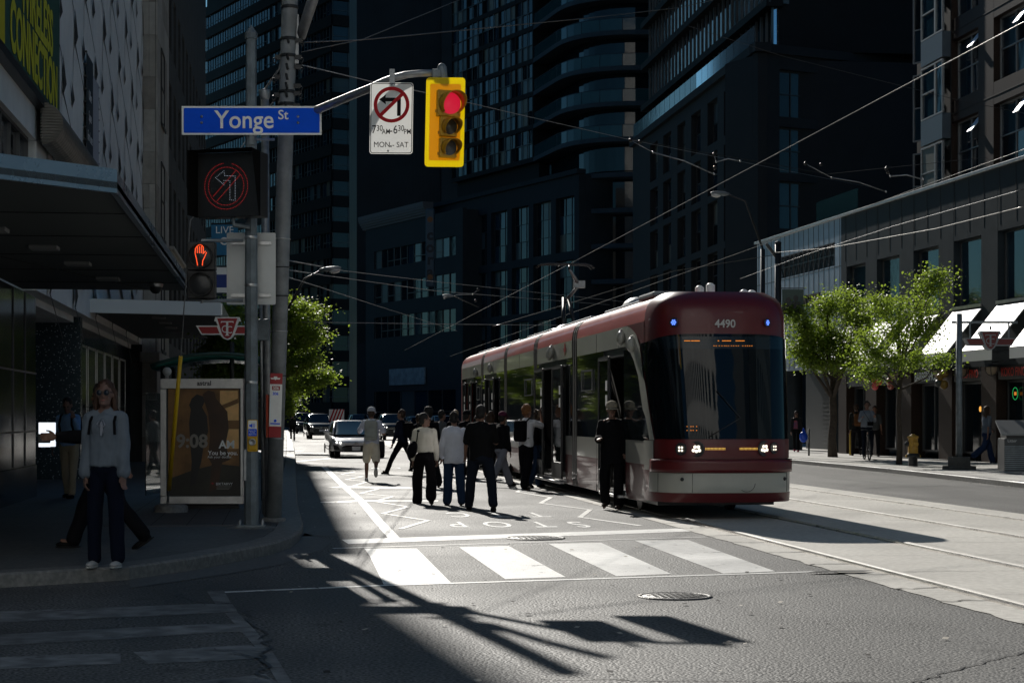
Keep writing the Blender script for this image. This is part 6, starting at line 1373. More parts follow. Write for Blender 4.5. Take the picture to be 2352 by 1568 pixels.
# ---------- cars ----------
def car(label,base,head,L,Wd,H,paint,kind='sedan',lights=True,group=None,plate=True):
    """local: front at -y, length along y"""
    t=thing('parked_car' if False else 'car',label,'car',tuple(base),head,group); w=Wd/2; gc=.17
    if kind=='sedan': st=[(0,.38,.54,.54,.58),(.10,.26,.61,.61,.80),(.5,.2,.72,.72,.97),(1.15,.2,.82,.82,1.0),(1.35,.2,.86,.90,1.0),(2.05,.2,.90,1.36,1.0),(2.6,.2,.93,H,1.0),(3.2,.2,.98,H-.01,1.0),(3.9,.2,1.0,1.25,1.0),(4.35,.22,1.03,1.04,.97),(L-.05,.3,.98,.98,.86),(L,.42,.85,.85,.8)]
    else: st=[(0,.42,.80,.80,.80),(.08,.26,.95,.95,.93),(.4,.22,1.03,1.03,.99),(1.0,.22,1.08,1.08,1.0),(1.2,.22,1.09,1.12,1.0),(1.75,.22,1.10,H-.12,1.0),(2.2,.22,1.10,H,1.0),(3.6,.22,1.12,H-.01,1.0),(4.2,.22,1.14,H-.08,.99),(L-.12,.28,1.1,1.25,.95),(L,.4,1.05,1.05,.9)]
    m=MB(); m.sm=True; rings=[]
    for y,zb,zs,zr,wf in st:
        ww=w*wf; half=[(ww*.88,zb),(ww*.985,zb+.10),(ww,(zb+zs)/2),(ww*.99,zs-.10),(ww*.95,zs-.02),(ww*.86,zs+.02),(ww*.5,zs+.045)]
        rings.append([(x,y,z) for x,z in half]+[(-x,y,z) for x,z in half[::-1]])
    K=len(rings[0]); m.add([v for r in rings for v in r],[(i*K+j,(i+1)*K+j,(i+1)*K+j+1,i*K+j+1) for i in range(len(rings)-1) for j in range(K-1)]+[(i*K+K-1,(i+1)*K+K-1,(i+1)*K,i*K) for i in range(len(rings)-1)]); m.add(rings[0],[list(range(K))]); m.add(rings[-1],[list(range(K))[::-1]])
    bo=m.build('body',paint,t); md=bo.modifiers.new('s','SUBSURF'); md.levels=1; md.render_levels=2
    g=[x for x in st if x[3]>x[2]+.01]; ya,yz=g[0][0]-(.7 if kind=='sedan' else .45),(g[-1][0]+(.35 if kind=='sedan' else .5)); belt=g[0][2]+.0; a=(0,0,belt,0)
    ra,rz=g[1][0]-.15,g[-2][0]+.05; m=MB(); m.sm=True; rg_=[]
    prof=[(0,.95,ya,yz),(.25,.905,ya+(ra-ya)*.27,yz-(yz-rz)*.2),(.55,.85,ya+(ra-ya)*.58,yz-(yz-rz)*.5),(.85,.79,ya+(ra-ya)*.88,yz-(yz-rz)*.82),(1,.72,ra+.02,rz-.05)]
    for f,wf,y0_,y1_ in prof:
        z=belt+(H-.035-belt)*f; q=[]
        for k in range(24):
            an=2*pi*k/24; cx_=abs(cos(an))**.35*(1 if cos(an)>=0 else -1); sx=abs(sin(an))**.42*(1 if sin(an)>=0 else -1); q.append((w*wf*cx_,(y0_+y1_)/2+(y1_-y0_)/2*sx,z))
        rg_.append(q)
    m.add([v for q in rg_ for v in q],[(i*24+j,i*24+(j+1)%24,(i+1)*24+(j+1)%24,(i+1)*24+j) for i in range(4) for j in range(24)]); m.build('windows',M_cargl,t,fix=False)
    m=MB(); m.sm=True; q0=[(x,y,z-.01) for x,y,z in rg_[4]]; q1=[(x*.94,(y-(ra+rz)/2)*.96+(ra+rz)/2,z+.03) for x,y,z in rg_[4]]; q2=[(x*.5,(y-(ra+rz)/2)*.6+(ra+rz)/2,z+.05) for x,y,z in rg_[4]]; q0=[(x*1.02,y,z) for x,y,z in q0]
    m.add(q0+q1+q2,[(i*24+j,i*24+(j+1)%24,(i+1)*24+(j+1)%24,(i+1)*24+j) for i in range(2) for j in range(24)]+[[48+j for j in range(24)]]); m.build('roof',paint,t,fix=False)
    m=MB()
    for s in (-1,1):
        m.tube([(s*w*.86,ya+.10,belt+.02),(s*w*.78,(ya+ra)/2+.02,(belt+H)/2),(s*w*.70,ra+.02,H-.04)],.035,6); m.tube([(s*w*.93,(ya+yz)/2,belt),(s*w*.80,(ra+rz)/2,H-.06)],.03,6); m.tube([(s*w*.86,yz-.1,belt),(s*w*.70,rz-.1,H-.05)],.05,6)
    m.build('window_pillar',paint,t); yb_=ya-.0; yt=ra
    for s in (-1,1):
        m=MB(); m.ball((s*(w+.10),yb_+.35,a[2]+.10),(.11,.07,.075),6); m.tube([(s*w*.9,yb_+.35,a[2]+.04),(s*(w+.06),yb_+.35,a[2]+.08)],.025,5); m.build('wing_mirror',paint,t)
        # headlights
        zl=.60 if kind=='sedan' else .86
        m=MB(); hl=[(s*w*.46,.055,zl-.035),(s*w*.70,.10,zl+.0),(s*w*.93,.36,zl+.10),(s*w*.90,.30,zl+.02),(s*w*.80,.13,zl-.07),(s*w*.60,.06,zl-.07)]; m.add([(x,y-.075,z) for x,y,z in hl],[list(range(6))]); h=m.build('headlight',M_lens,t)
        if lights: m=MB(); m.ball((s*w*.62,.0,zl-.03),.04,6); m.ball((s*w*.76,.05,zl-.015),.035,6); m.build('lamp_bulb',M_clit,h)
        # bumper intakes
        m=MB(); m.add([(s*w*.62,-.02,.30),(s*w*.86,.06,.30),(s*w*.90,.08,.50),(s*w*.70,.0,.44)],[(0,1,2,3)]); m.build('bumper_intake',M_blk,t)
        for yw in (.92,L-.95):
            m=MB(); Tw=Matrix.Translation((s*(w-.20) if s<0 else w-.02,yw,.32))@Matrix.Rotation(R(90),4,'Y')
            m.lathe([(.20,-.0),(.30,.0),(.325,.03),(.325,.17),(.30,.20),(.2,.20)],24,T=Tw) ; wh=m.build('wheel',M_tyre,t); 
            m=MB(); m.lathe([(.20,.02),(.17,.06),(.05,.05),(.0,.03)],14,T=Matrix.Translation((s*(w+.0),yw,.32))@Matrix.Rotation(R(90*s),4,'Y')@Matrix.Translation((0,0,-.05))); m.build('rim',M_alu,wh)
    zg=.5 if kind=='sedan' else .72
    m=MB(); m.add([(-w*.48,-.04,.25),(w*.48,-.04,.25),(w*.60,-.0,zg-.10),(w*.40,-.03,zg-.03),(-w*.40,-.03,zg-.03),(-w*.60,0,zg-.10)],[(0,1,2,3,4,5)]); 
    for k in range(5): m.box(-w*.46,-.055,.27+k*(zg-.33)/5,w*.46,-.04,.278+k*(zg-.33)/5)
    m.build('grille',M_blk,t)
    m=MB(); m.box(-w*.45,-.045,zg+.005,w*.45,-.01,zg+.02); m.ball((0,-.03,zg+.06),(.06,.02,.045),6); m.build('badge',M_alu,t)
    if plate: m=MB(); m.box(-.15,-.075,zg-.22,.15,-.06,zg-.07); m.build('number_plate',M_sw,t)
    return t
M_cargl=mat('car_glass',(.003,.008,.016),.05,spec=.4); M_lens=mat('headlight_lens',(.35,.37,.38),.08,coat=1); M_clit=emis('headlight_bulb',(1,.97,.9),3.5); M_tyre=mat('tyre',(.012,.012,.012),.8)
def paint(n,c,r=.3,me=0): return mat(n,c,r,me,coat=.8,n=(.6,.08))
CW=paint('paint_white',(.80,.81,.83)); CB=paint('paint_black',(.012,.013,.015),.2); CS=paint('paint_silver',(.35,.36,.37),.3,.5); CN=paint('paint_dark_blue',(.012,.02,.035),.2)
q=G(818,1052); car('white sedan with black grille driving toward the viewer behind the man in a white cap',q-Vector((0,0,0)),R(2),4.8,1.85,1.36,CW)
q=G(738,1008); car('dark sport utility car with lit headlights at the left kerb side, first in the shade',Vector((q.x,q.y,0)),R(3),4.6,1.88,1.70,CB,'suv')
q=G(702,996); car('dark pickup height car behind the first dark one, nearest the left kerb',Vector((q.x,q.y+2,0)),R(4),5.2,1.95,1.85,CN,'suv',plate=False)
q=G(838,996); car('pale sport utility car behind the white sedan, partly hidden by the white cap man',Vector((q.x-.1,q.y+4,0)),R(4),4.6,1.85,1.72,CS,'suv',False)
q=G(905,1010); car('black sport utility car with a lit headlight left of the man in dark suit',Vector((q.x,q.y-2,0)),R(2),4.7,1.9,1.68,CB,'suv')
q=G(968,1003); car('silver car whose roof shows behind the crowd, left one',Vector((q.x,q.y+1,0)),R(2),4.8,1.85,1.52,CS,'sedan',False)
q=G(1035,1003); car('pale car whose roof shows behind the crowd, beside the streetcar rear',Vector((q.x,q.y+4,0)),R(2),4.8,1.85,1.58,CW,'sedan',False)
q=G(1000,992); car('dark car with a red tail lamp far behind the black one',Vector((q.x-1,q.y+12,0)),R(2),4.8,1.85,1.6,CB,'suv',False)
# striped barricade
bq=thing('striped_barricade','red and white diagonal striped barricade behind the dark car','barricade'); T=frame(P(774,955,116),Rt)
m=MB(); m.box(-.5,0,-.32,.45,.04,.42,T); m.build('white_board',M_sw,bq); m=MB()
for k in range(5): x=-.5+k*.2; m.slab([(x,-.32),(x+.1,-.32),(min(x+.1+.28,.45),.42),(min(x+.28,.45),.42)],T@Matrix.Translation((0,-.004,0)),.002) if x+.3<.46 else None
m.build('red_stripes',M_red,bq); m=MB(); m.box(-.45,.0,-1.7,-.4,.04,-.33,T); m.build('leg',M_dark,bq); m=MB(); m.box(.35,0,-1.7,.4,.04,-.33,T); m.build('leg',M_dark,bq)
# ---------- people ----------
M_skin=mat('skin_light',(.26,.15,.11),.55,n=(9,.1)); M_skin2=mat('skin_tan',(.20,.10,.065),.55,n=(9,.1)); M_eye=mat('eye_dark',(.02,.015,.012),.2); M_lip=mat('lip',(.24,.07,.06),.5)
M_hair=mat('hair_black',(.010,.009,.008),.75,b=(60,.5,.01)); M_hairb=mat('hair_brown',(.04,.02,.010),.7,b=(60,.5,.01)); M_haira=mat('hair_auburn',(.045,.018,.008),.7,b=(60,.5,.01)); M_hairf=mat('hair_fair',(.28,.19,.10),.5,b=(60,.5,.01))
_cl={}
def cloth(c,knit=False,rough=.85):
    k=(c,knit)
    if k not in _cl: _cl[k]=mat('cloth_%d'%len(_cl),c,rough,spec=.12,n=(4,.12),b=(90 if not knit else 35,.25,.004))
    return _cl[k]
def blob(m,name,mt,parent,vox,fold=0,fs=9,smooth=2,label=None):
    me=m.mesh([mt]); o=bpy.data.objects.new('t',me); C.objects.link(o); r=o.modifiers.new('r','REMESH'); r.mode='VOXEL'; r.voxel_size=vox; s=o.modifiers.new('s','SMOOTH'); s.iterations=smooth; s.factor=.5
    dg=bpy.context.evaluated_depsgraph_get(); dg.update(); e=bpy.data.meshes.new_from_object(o.evaluated_get(dg)); bpy.data.objects.remove(o); bpy.data.meshes.remove(me)
    if fold:
        e.update(); ns=[v.normal.copy() for v in e.vertices]
        for v,nn in zip(e.vertices,ns):
            c=v.co; f=noise.noise(Vector((c.x*fs,c.y*fs,c.z*fs*.45)))+.5*noise.noise(Vector((c.x*fs*2.3,c.y*fs*2.3,c.z*fs*.9+7))); v.co=c+nn*f*fold
    e.polygons.foreach_set('use_smooth',[True]*len(e.polygons)); e.materials.clear(); e.materials.append(mt); e.name=name
    o=bpy.data.objects.new(name,e); C.objects.link(o); o.parent=parent
    if label: o['label']=label
    return o
def capsule(m,a,b,ra,rb,n=10):
    a=Vector(a); b=Vector(b); m.tube([a,a.lerp(b,.5),b],[ra,(ra+rb)/2,rb],n); m.ball(tuple(a),ra,6); m.ball(tuple(b),rb,6)
def hand(m,w,d,s,curl=.5,up=Vector((0,0,1)),k=1.0):
    """w wrist, d direction of the hand, s side of the thumb"""
    d=d.normalized(); side=(s-d*s.dot(d)).normalized(); n=side.cross(d).normalized(); pc=w+d*.045*k
    M=Matrix((side,d,n)).transposed().to_4x4(); M.translation=pc; m.ball((0,0,0),(.040*k,.050*k,.015*k),6,T=M)
    for i,(o,L) in enumerate(((.030,.072),(.010,.080),(-.010,.075),(-.029,.058))):
        p0=w+d*.085*k+side*o*k; p1=p0+(d*cos(curl*.5)+n*sin(curl*.5)+side*o*1.5)*L*.5*k; p2=p1+(d*cos(curl*1.4)+n*sin(curl*1.4))*L*.5*k; m.tube([p0-d*.02*k,p0,p1,p2],[.0095*k,.009*k,.0085*k,.007*k],6); m.ball(tuple(p2),.007*k,4)
    t0=w+d*.03*k+side*.034*k; t1=t0+(side*.6+d*.8+n*.2).normalized()*.035*k; t2=t1+(d*.95+side*.15+n*.3).normalized()*.03*k; m.tube([w+d*.02*k+side*.02*k,t0,t1,t2],[.012*k,.012*k,.010*k,.008*k],6); m.ball(tuple(t2),.008*k,4)
def person(label, base, head, H=1.72, legs=((10,5),(-10,15)), arms=((5,8,15),(-5,8,15)), lean=2, hyaw=0, hpitch=0, top=None, bottom=None, shoes=(.02,.02,.02), hair='short', hmat=None, skin=None, vox=.016, cat='person', group=None, width=1.0, feet=None, roll=0, twist=0, sit=0, glasses=None, spread=.02, foot_up=None, curl=(.6,.6)):
    t=thing('person',label,cat,tuple(base),head,group); s=H/1.75; sk=skin or M_skin; hm=hmat or M_hair; S=Matrix.Scale(s,4)
    V=Vector; hip=V((0,0,.93)); pts={}
    for sd,(a,b) in zip((-1,1),legs):
        a_,b_=R(a),R(b); h=V((sd*.092*width,0,.92)); sp=spread*sd; k=h+V((sp,.43*sin(a_),-.43*cos(a_))); an=k+V((sp*.5,.41*sin(a_-b_),-.41*cos(a_-b_))); pts[sd]=(h,k,an,a_-b_)
    low=min(pts[-1][2].z-.075*1,pts[1][2].z-.075); dz=-low if not sit else sit-.93; 
    for sd in (-1,1): h,k,an,q=pts[sd]; pts[sd]=(h+V((0,0,dz)),k+V((0,0,dz)),an+V((0,0,dz)),q)
    pel=V((0,0,.95+dz)); Lr=Matrix.Translation(pel)@Matrix.Rotation(R(roll),4,'Y')@Matrix.Rotation(R(-lean),4,'X')@Matrix.Rotation(R(twist),4,'Z'); up_=lambda x,y,z: Lr@V((x,y,z-.95))
    sh={sd:up_(sd*.165*width,0,1.405) for sd in (-1,1)}; A={}
    for sd,(p_,q_,e_) in zip((-1,1),arms):
        p,q,e=R(p_),R(q_),R(e_); u=V((sd*sin(q),sin(p)*cos(q),-cos(p)*cos(q))); R3=Lr.to_3x3(); el=sh[sd]+R3@u*.285
        ax=V((1,0,0)); f=V((sd*sin(q)*.4 - sd*.25*sin(e)*(1 if e_>60 else .3), sin(p+e),-cos(p+e))).normalized(); wr=el+R3@f*.25; A[sd]=(sh[sd],el,wr,(R3@f).normalized())
    hc=up_(0,.015,1.63); Hm=Matrix.Translation(hc)@Matrix.Rotation(R(hyaw),4,'Z')@Matrix.Rotation(R(hpitch),4,'X')
    # body
    m=MB(); m.T=S
    m.ball(tuple(pel),(.145*width,.10,.12),7); m.ball((0,0,0),(.125*width,.085,.15),7,T=Lr@Matrix.Translation((0,0,.17))); m.ball((0,0,0),(.155*width,.10,.17),7,T=Lr@Matrix.Translation((0,0,.36))); capsule(m,sh[-1],up_(-.03,0,1.45),.046,.05); capsule(m,sh[1],up_(.03,0,1.45),.046,.05); capsule(m,up_(0,0,1.46),up_(0,.01,1.56),.053,.048)
    for sd in (-1,1):
        h,k,an,q=pts[sd]; capsule(m,h,k,.075,.05); capsule(m,k,k.lerp(an,.35),.048,.052); capsule(m,k.lerp(an,.35),an,.05,.034); toe=an+V((sd*.02,.15*cos(q*.0),-.05)); capsule(m,an+V((0,-.02,-.03)),an+V((0,.12*cos(q),-.045+.12*sin(q))),.03,.025)
        a0,el,wr,d=A[sd]; capsule(m,a0,el,.048,.038); capsule(m,el,wr,.036,.024); hand(m,wr,d,V((-sd*.5,.8,.1)) if abs(d.z)>.5 else V((-sd,0,.4)),curl[0 if sd<0 else 1])
    m.ball((0,0,0),(.074,.092,.105),10,T=Hm@Matrix.Translation((0,-.005,.02))); m.ball((0,0,0),(.058,.066,.075),8,T=Hm@Matrix.Translation((0,.022,-.055))); m.ball((0,0,0),(.03,.026,.022),6,T=Hm@Matrix.Translation((0,.072,-.098)))
    for sd in (-1,1): m.ball((0,0,0),(.011,.022,.032),6,T=Hm@Matrix.Translation((sd*.076,-.002,-.01))); m.ball((0,0,0),(.022,.018,.016),5,T=Hm@Matrix.Translation((sd*.03,.074,-.035)))
    m.tube([Hm@V((0,.088,.012)),Hm@V((0,.10,-.022)),Hm@V((0,.108,-.035))],[.008,.012,.014],6); m.ball((0,0,0),(.017,.012,.009),5,T=Hm@Matrix.Translation((0,.098,-.038)))
    m.ball((0,0,0),(.058,.02,.012),5,T=Hm@Matrix.Translation((0,.078,.022))); m.ball((0,0,0),(.024,.012,.010),5,T=Hm@Matrix.Translation((0,.087,-.066)))
    body=blob(m,'body',sk,t,min(vox,.0095) if vox<.015 else vox*.72,0,smooth=1)
    m=MB(); m.T=S
    for sd in (-1,1): m.ball((0,0,0),(.013,.006,.007),5,T=Hm@Matrix.Translation((sd*.031,.0895,.002)))
    m.build('eyes',M_eye,t)
    m=MB(); m.T=S; m.ball((0,0,0),(.024,.006,.006),5,T=Hm@Matrix.Translation((0,.098,-.067))); m.build('lips',M_lip,t)
    # clothes
    if bottom:
        col,wd,ln=bottom['c'],bottom.get('w',1.0),bottom.get('l',1.0); m=MB(); m.T=S; m.ball(tuple(pel+V((0,0,0))),(.16*width,.118,.115),8); m.ball(tuple(pel+V((0,-.03,-.06))),(.155*width,.12,.10),7)
        for sd in (-1,1):
            h,k,an,q=pts[sd]; 
            if ln>.9: capsule(m,h,k,.092*width,.066*wd); ee=k.lerp(an,.96 if wd<1.5 else 1.03); capsule(m,k,ee,.064*wd,.058*wd**1.25)
            else: capsule(m,h,h.lerp(k,ln*1.15),.098*width,.092*wd)
        blob(m,'trousers' if ln>.9 else 'shorts',cloth(col),t,vox,.012 if wd<1.4 else .017,fs=8)
    if top:
        col,loose,sl,lng=top['c'],top.get('w',1.0),top.get('s',1.0),top.get('l',.0); m=MB(); m.T=S
        hem=.04-lng; nn=20; vs_=[];
        for zz,kx in ((hem,1.04),(hem+.10,1.03),(.16,.98),(.27,1.0),(.38,1.04)):
            for j in range(nn): an=2*pi*j/nn; vs_.append(Lr@Vector((.152*width*loose*kx*cos(an),.112*loose*kx*sin(an),zz)))
        m.add(vs_,[(i*nn+j,i*nn+(j+1)%nn,(i+1)*nn+(j+1)%nn,(i+1)*nn+j) for i in range(4) for j in range(nn)]+[list(range(nn))[::-1],list(range(4*nn,5*nn))]); m.ball((0,0,0),(.150*width*loose,.108*loose,.17),8,T=Lr@Matrix.Translation((0,0,.20))); m.ball((0,0,0),(.176*width*(1+(loose-1)*.6),.122*loose,.17),8,T=Lr@Matrix.Translation((0,0,.355))); capsule(m,sh[-1],up_(-.04,0,1.435),.056,.062); capsule(m,sh[1],up_(.04,0,1.435),.056,.062); capsule(m,up_(0,0,1.40),up_(0,.0,1.465),.08,.058)
        for sd in (-1,1):
            a0,el,wr,d=A[sd]; aw=top.get('aw',1.0)
            if sl>.6: capsule(m,a0,el,.062*min(aw,1.1),.054*aw); capsule(m,el,el.lerp(wr,.90),.054*aw,.044*aw*(1.35 if top.get('n')=='blouse' else 1))
            elif sl>.2: e2_=a0.lerp(el,.85); capsule(m,a0,e2_,.068*aw,.066*aw)
        blob(m,top.get('n','shirt'),cloth(col,top.get('knit',False)),t,vox,.010+.006*(loose-1)*4,fs=top.get('fs',9))
        if top.get('collar'): m=MB(); m.T=S@Lr; m.lathe([(.062,.47),(.075,.50),(.066,.535)],14); m.build('collar',cloth(top['collar']),t)
    for sd in (-1,1):
        h,k,an,q=pts[sd]; Fm=Matrix.Translation(an)@Matrix.Rotation(max(-1.2,min(.6,(q*.9 if an.z>.12 else 0)+(foot_up[0 if sd<0 else 1] if foot_up else 0))),4,'X')
        m=MB(); m.T=S@Fm; m.ball((0,.0,-.02),(.044,.055,.045),7); m.ball((0,.09,-.042),(.047,.10,.03),7); m.ball((0,.02,-.045),(.044,.08,.03),7); sc=shoes if isinstance(shoes,tuple) else (.02,.02,.02)
        sh_=blob(m,'shoe',cloth(sc,rough=.6),t,.009 if vox<.014 else .012,0,smooth=1); m=MB(); m.T=S@Fm; m.ball((0,.055,-.066),(.05,.135,.014),7); m.build('sole',cloth((.5,.5,.48) if sum(sc)>.9 else (.03,.03,.03)),sh_)
    # hair
    m=MB(); m.T=S; fold=.008
    if hair in('short','cap','curly','long','bun','fade'):
        k=1.0 if hair!='curly' else 1.12
        m.ball((0,0,0),(.084*k,.098*k,.098*k),9,T=Hm@Matrix.Translation((0,-.022,.042))); m.ball((0,0,0),(.08,.06,.075),7,T=Hm@Matrix.Translation((0,-.055,-.02)))
        if hair=='long':
            for x in (-.06,-.02,.02,.06): capsule(m,Hm@V((x,-.06,.0)),Hm@V((x*1.25,-.085,-.24)),.045,.03)
            for sd in (-1,1): capsule(m,Hm@V((sd*.078,-.01,.03)),Hm@V((sd*.095,-.02,-.22)),.026,.024)
        if hair=='bun': m.ball((0,0,0),(.045,.045,.045),6,T=Hm@Matrix.Translation((0,-.09,.09)))
        if hair=='curly': fold=.018
    if m.v: blob(m,'hair',hm,t,.011,.011 if hair=='long' else fold,fs=26 if hair!='curly' else 34)
    if glasses:
        m=MB(); m.T=S@Hm
        for sd in (-1,1): m.lathe([(.0,0),(.027,0),(.029,.003),(.0,.004)],16,T=Matrix.Translation((sd*.034,.108,.004))@Matrix.Rotation(R(90),4,'X')); m.tube([(sd*.062,.105,.008),(sd*.08,.04,.01),(sd*.082,-.01,.005)],.003,4)
        g=m.build('sunglasses',glasses,t)
        m=MB(); m.T=S@Hm
        for sd in (-1,1): m.ring(Matrix.Translation((sd*.034,.104,.004)),.026,.031,.008,18)
        m.tube([(-.008,.108,.008),(.008,.108,.008)],.003,4); m.build('rims',mat('rim_pale',(.10,.07,.055),.4,spec=.2) if 'rim_pale' not in bpy.data.materials else bpy.data.materials['rim_pale'],g)
    return t,S,Lr,Hm,A,pts
def capwear(t,S,Hm,c,back=False):
    m=MB(); m.T=S@Hm; prof=[(.100,.035),(.101,.06),(.090,.10),(.06,.132),(.02,.146),(0,.148)]; m.lathe(prof,18,T=Matrix.Translation((0,-.012,.0))@Matrix.Scale(1.1,4,(0,1,0))); cp=m.build('cap',cloth(c),t)
    m=MB(); m.T=S@Hm; vs=[]; n=10
    for i in range(n+1):
        a=-.95+1.9*i/n; 
        for r,z in ((.10,.045),(.185,.022)): vs.append((sin(a)*r*(.95 if r<.15 else .75),cos(a)*r*1.02-.01,z-.01*abs(sin(a))))
    m.sm=True; m.add(vs,[(i*2,i*2+1,i*2+3,i*2+2) for i in range(n)]); b=m.build('brim',cloth(c),cp); md=b.modifiers.new('s','SOLIDIFY'); md.thickness=.006
def backpack(t,S,Lr,c,sz=(.14,.08,.21),z=.27,y=-.19,x=0):
    m=MB(); m.T=S@Lr; m.cbox((x,y,z),(sz[0]*2,sz[1]*2,sz[2]*2)); b=m.build('backpack',cloth(c),t,bevel=.055,seg=4)
    m=MB(); m.T=S@Lr; m.cbox((x,y-sz[1]*.95,z-.06),(sz[0]*1.5,.06,sz[2]*.9)); m.build('pocket',cloth(c),b,bevel=.025,seg=3)
    m=MB(); m.T=S@Lr
    for sd in (-1,1):
        pp=[(sd*.09,-.12,.46),(sd*.10,-.03,.535),(sd*.10,.08,.50),(sd*.115,.135,.36),(sd*.13,.06,.18),(sd*.13,-.1,.12)]
        for a,b2 in zip(pp,pp[1:]): m.bar(a,b2,.035,.012)
    m.build('strap',cloth(c),b)
    m=MB(); m.T=S@Lr; m.tube([(x-.03,y,z+sz[2]),(x,y,z+sz[2]+.035),(x+.03,y,z+sz[2])],.007,5); m.build('carry_loop',cloth(c),b)
K_=(.006,.006,.008); Kn=(.010,.014,.028); Wt=(.62,.64,.70); Jn=(.02,.04,.085)
HD=lambda deg: R(deg)-YAW          # 0 = walking away from the viewer
# woman in front, facing the viewer
q=G(243,1302,SW); t,S,Lr,Hm,A,pts=person('young woman in white blouse, round sunglasses and dark jeans standing at the shaded kerb',q,HD(176),1.72,((0,0),(0,0)),((4,6,6),(0,6,8)),0,4,4,dict(c=(.15,.18,.22),w=1.14,s=1,l=.04,aw=1.12,n='blouse',fs=14),dict(c=(.004,.007,.018),w=1.12),(.42,.42,.42),'long',M_haira,mat('skin_rosy',(.17,.095,.075),.55,n=(9,.1)),.0125,width=.9,glasses=mat('sunglass_lens',(.008,.016,.03),.12,spec=.25))  # white blouse darkened: her shade is put into the cloth colour
m=MB(); m.T=S@Lr
for sd in (-1,1): m.bar((sd*.125,.135,.30),(sd*.115,.122,.42),.024,.01); m.bar((sd*.115,.122,.42),(sd*.105,.0,.52),.024,.01); m.bar((sd*.10,.0,.545),(sd*.10,-.14,.44),.035,.01)
m.build('bag_strap',cloth(K_),t); m=MB(); m.T=S@Lr; m.cbox((0,-.2,.25),(.30,.14,.40)); m.build('backpack',cloth(K_),t,bevel=.05,seg=4)
m=MB(); m.T=S@Lr; m.tube([(-.01,.135,.44),(-.035,.15,.39),(-.02,.15,.37),(0,.14,.42)],.005,5); m.tube([(.01,.135,.44),(.04,.15,.40),(.02,.15,.375),(0,.14,.42)],.005,5); m.tube([(0,.14,.44),(-.015,.15,.34),(-.02,.155,.31)],.004,5); m.add([(-.012,.146,.40),(.012,.146,.40),(.008,.152,.29),(-.008,.152,.29)],[(0,1,2,3)]); m.build('neck_ties',cloth((.3,.32,.38)),t)
m=MB(); a0,el,wr,d=A[-1]; m.T=S; m.lathe([(.032,-.02),(.034,0),(.032,.02)],12,T=Matrix.Translation(wr+d*.0)@d.to_track_quat('Z','Y').to_matrix().to_4x4()); m.build('wristwatch',cloth(K_),t)
# dark figure striding behind her, arm stretched left holding a lit tablet
q=G(232,1262,SW); t,S,Lr,Hm,A,pts=person('dark clothed person in boots half hidden behind the woman, arm outstretched with a lit tablet',Vector((q.x,q.y+.25,SW)),HD(96),1.80,((-24,14),(26,8)),((4,4,10),(-30,8,15)),0,0,-4,dict(c=K_,w=1.12,s=1,l=.15,n='coat'),dict(c=K_,w=1.25),(.008,.008,.008),'curly',None,M_skin2,.016)
a0,el,wr,d=A[-1]
m=MB(); m.T=S
for sd in (-1,1): h,k,an,q_=pts[sd]; capsule(m,an+Vector((0,0,-.02)),k.lerp(an,.45),.062,.07)
m.build('boot_shafts',cloth(K_),t)
tb=thing('tablet','bright white tablet screen held out at arm length against the blue granite pier','tablet'); qt=P(108,998,17.3); T=frame(qt,Rt); k=17.3/F
m=MB(); m.box(-20*k,.0,-29*k,20*k,.008,29*k,T); m.build('tablet_case',M_blk,tb); m=MB(); m.box(-19*k,-.003,2*k,20*k,-.001,28*k,T); m.box(8*k,-.003,-27*k,20*k,-.001,2*k,T); m.box(-19*k,-.003,-28*k,8*k,-.001,-19*k,T); m.build('lit_screen',emis('screen_white',(.85,.92,1),1.4),tb); m=MB(); m.ball(tuple(T@Vector((-4*k,-.004,-8*k))),(6*k,.003,6*k),6); m.build('picture_red',emis('screen_red',(.5,.02,.02),.25),tb)
# the outstretched arm reaches the tablet
arm=MB(); a=P(215,1003,17.35); b=P(128,1003,17.3); arm.tube([a,a.lerp(b,.5),b],[.07,.065,.045],12); arm.ball(tuple(a),.07,6); o=arm.build('sleeve',cloth(K_),None); o.parent=t; o.matrix_parent_inverse=t.matrix_basis.inverted() if False else (Matrix.Translation(t.location)@Matrix.Rotation(t.rotation_euler.z,4,'Z')).inverted()
arm=MB(); hand(arm,P(129,1003,17.25),-Rt,Vector((0,0,1)),.9); o=blob(arm,'hand',M_skin2,t,.005,smooth=1); o.matrix_parent_inverse=(Matrix.Translation(t.location)@Matrix.Rotation(t.rotation_euler.z,4,'Z')).inverted()
# man in blue shirt
q=G(160,1143,SW); t,S,Lr,Hm,A,pts=person('man in light blue shirt and khaki trousers looking down, hand at his face',q,HD(168),1.73,((14,4),(-8,10)),((35,15,128),(10,10,20)),6,10,-22,dict(c=(.30,.52,.85),w=1.08,s=1,l=.06),dict(c=(.48,.42,.30),w=1.12),K_,'short',None,None,.016)  # shirt and trousers brightened: pools of sun put into their colour
backpack(t,S,Lr,Kn)
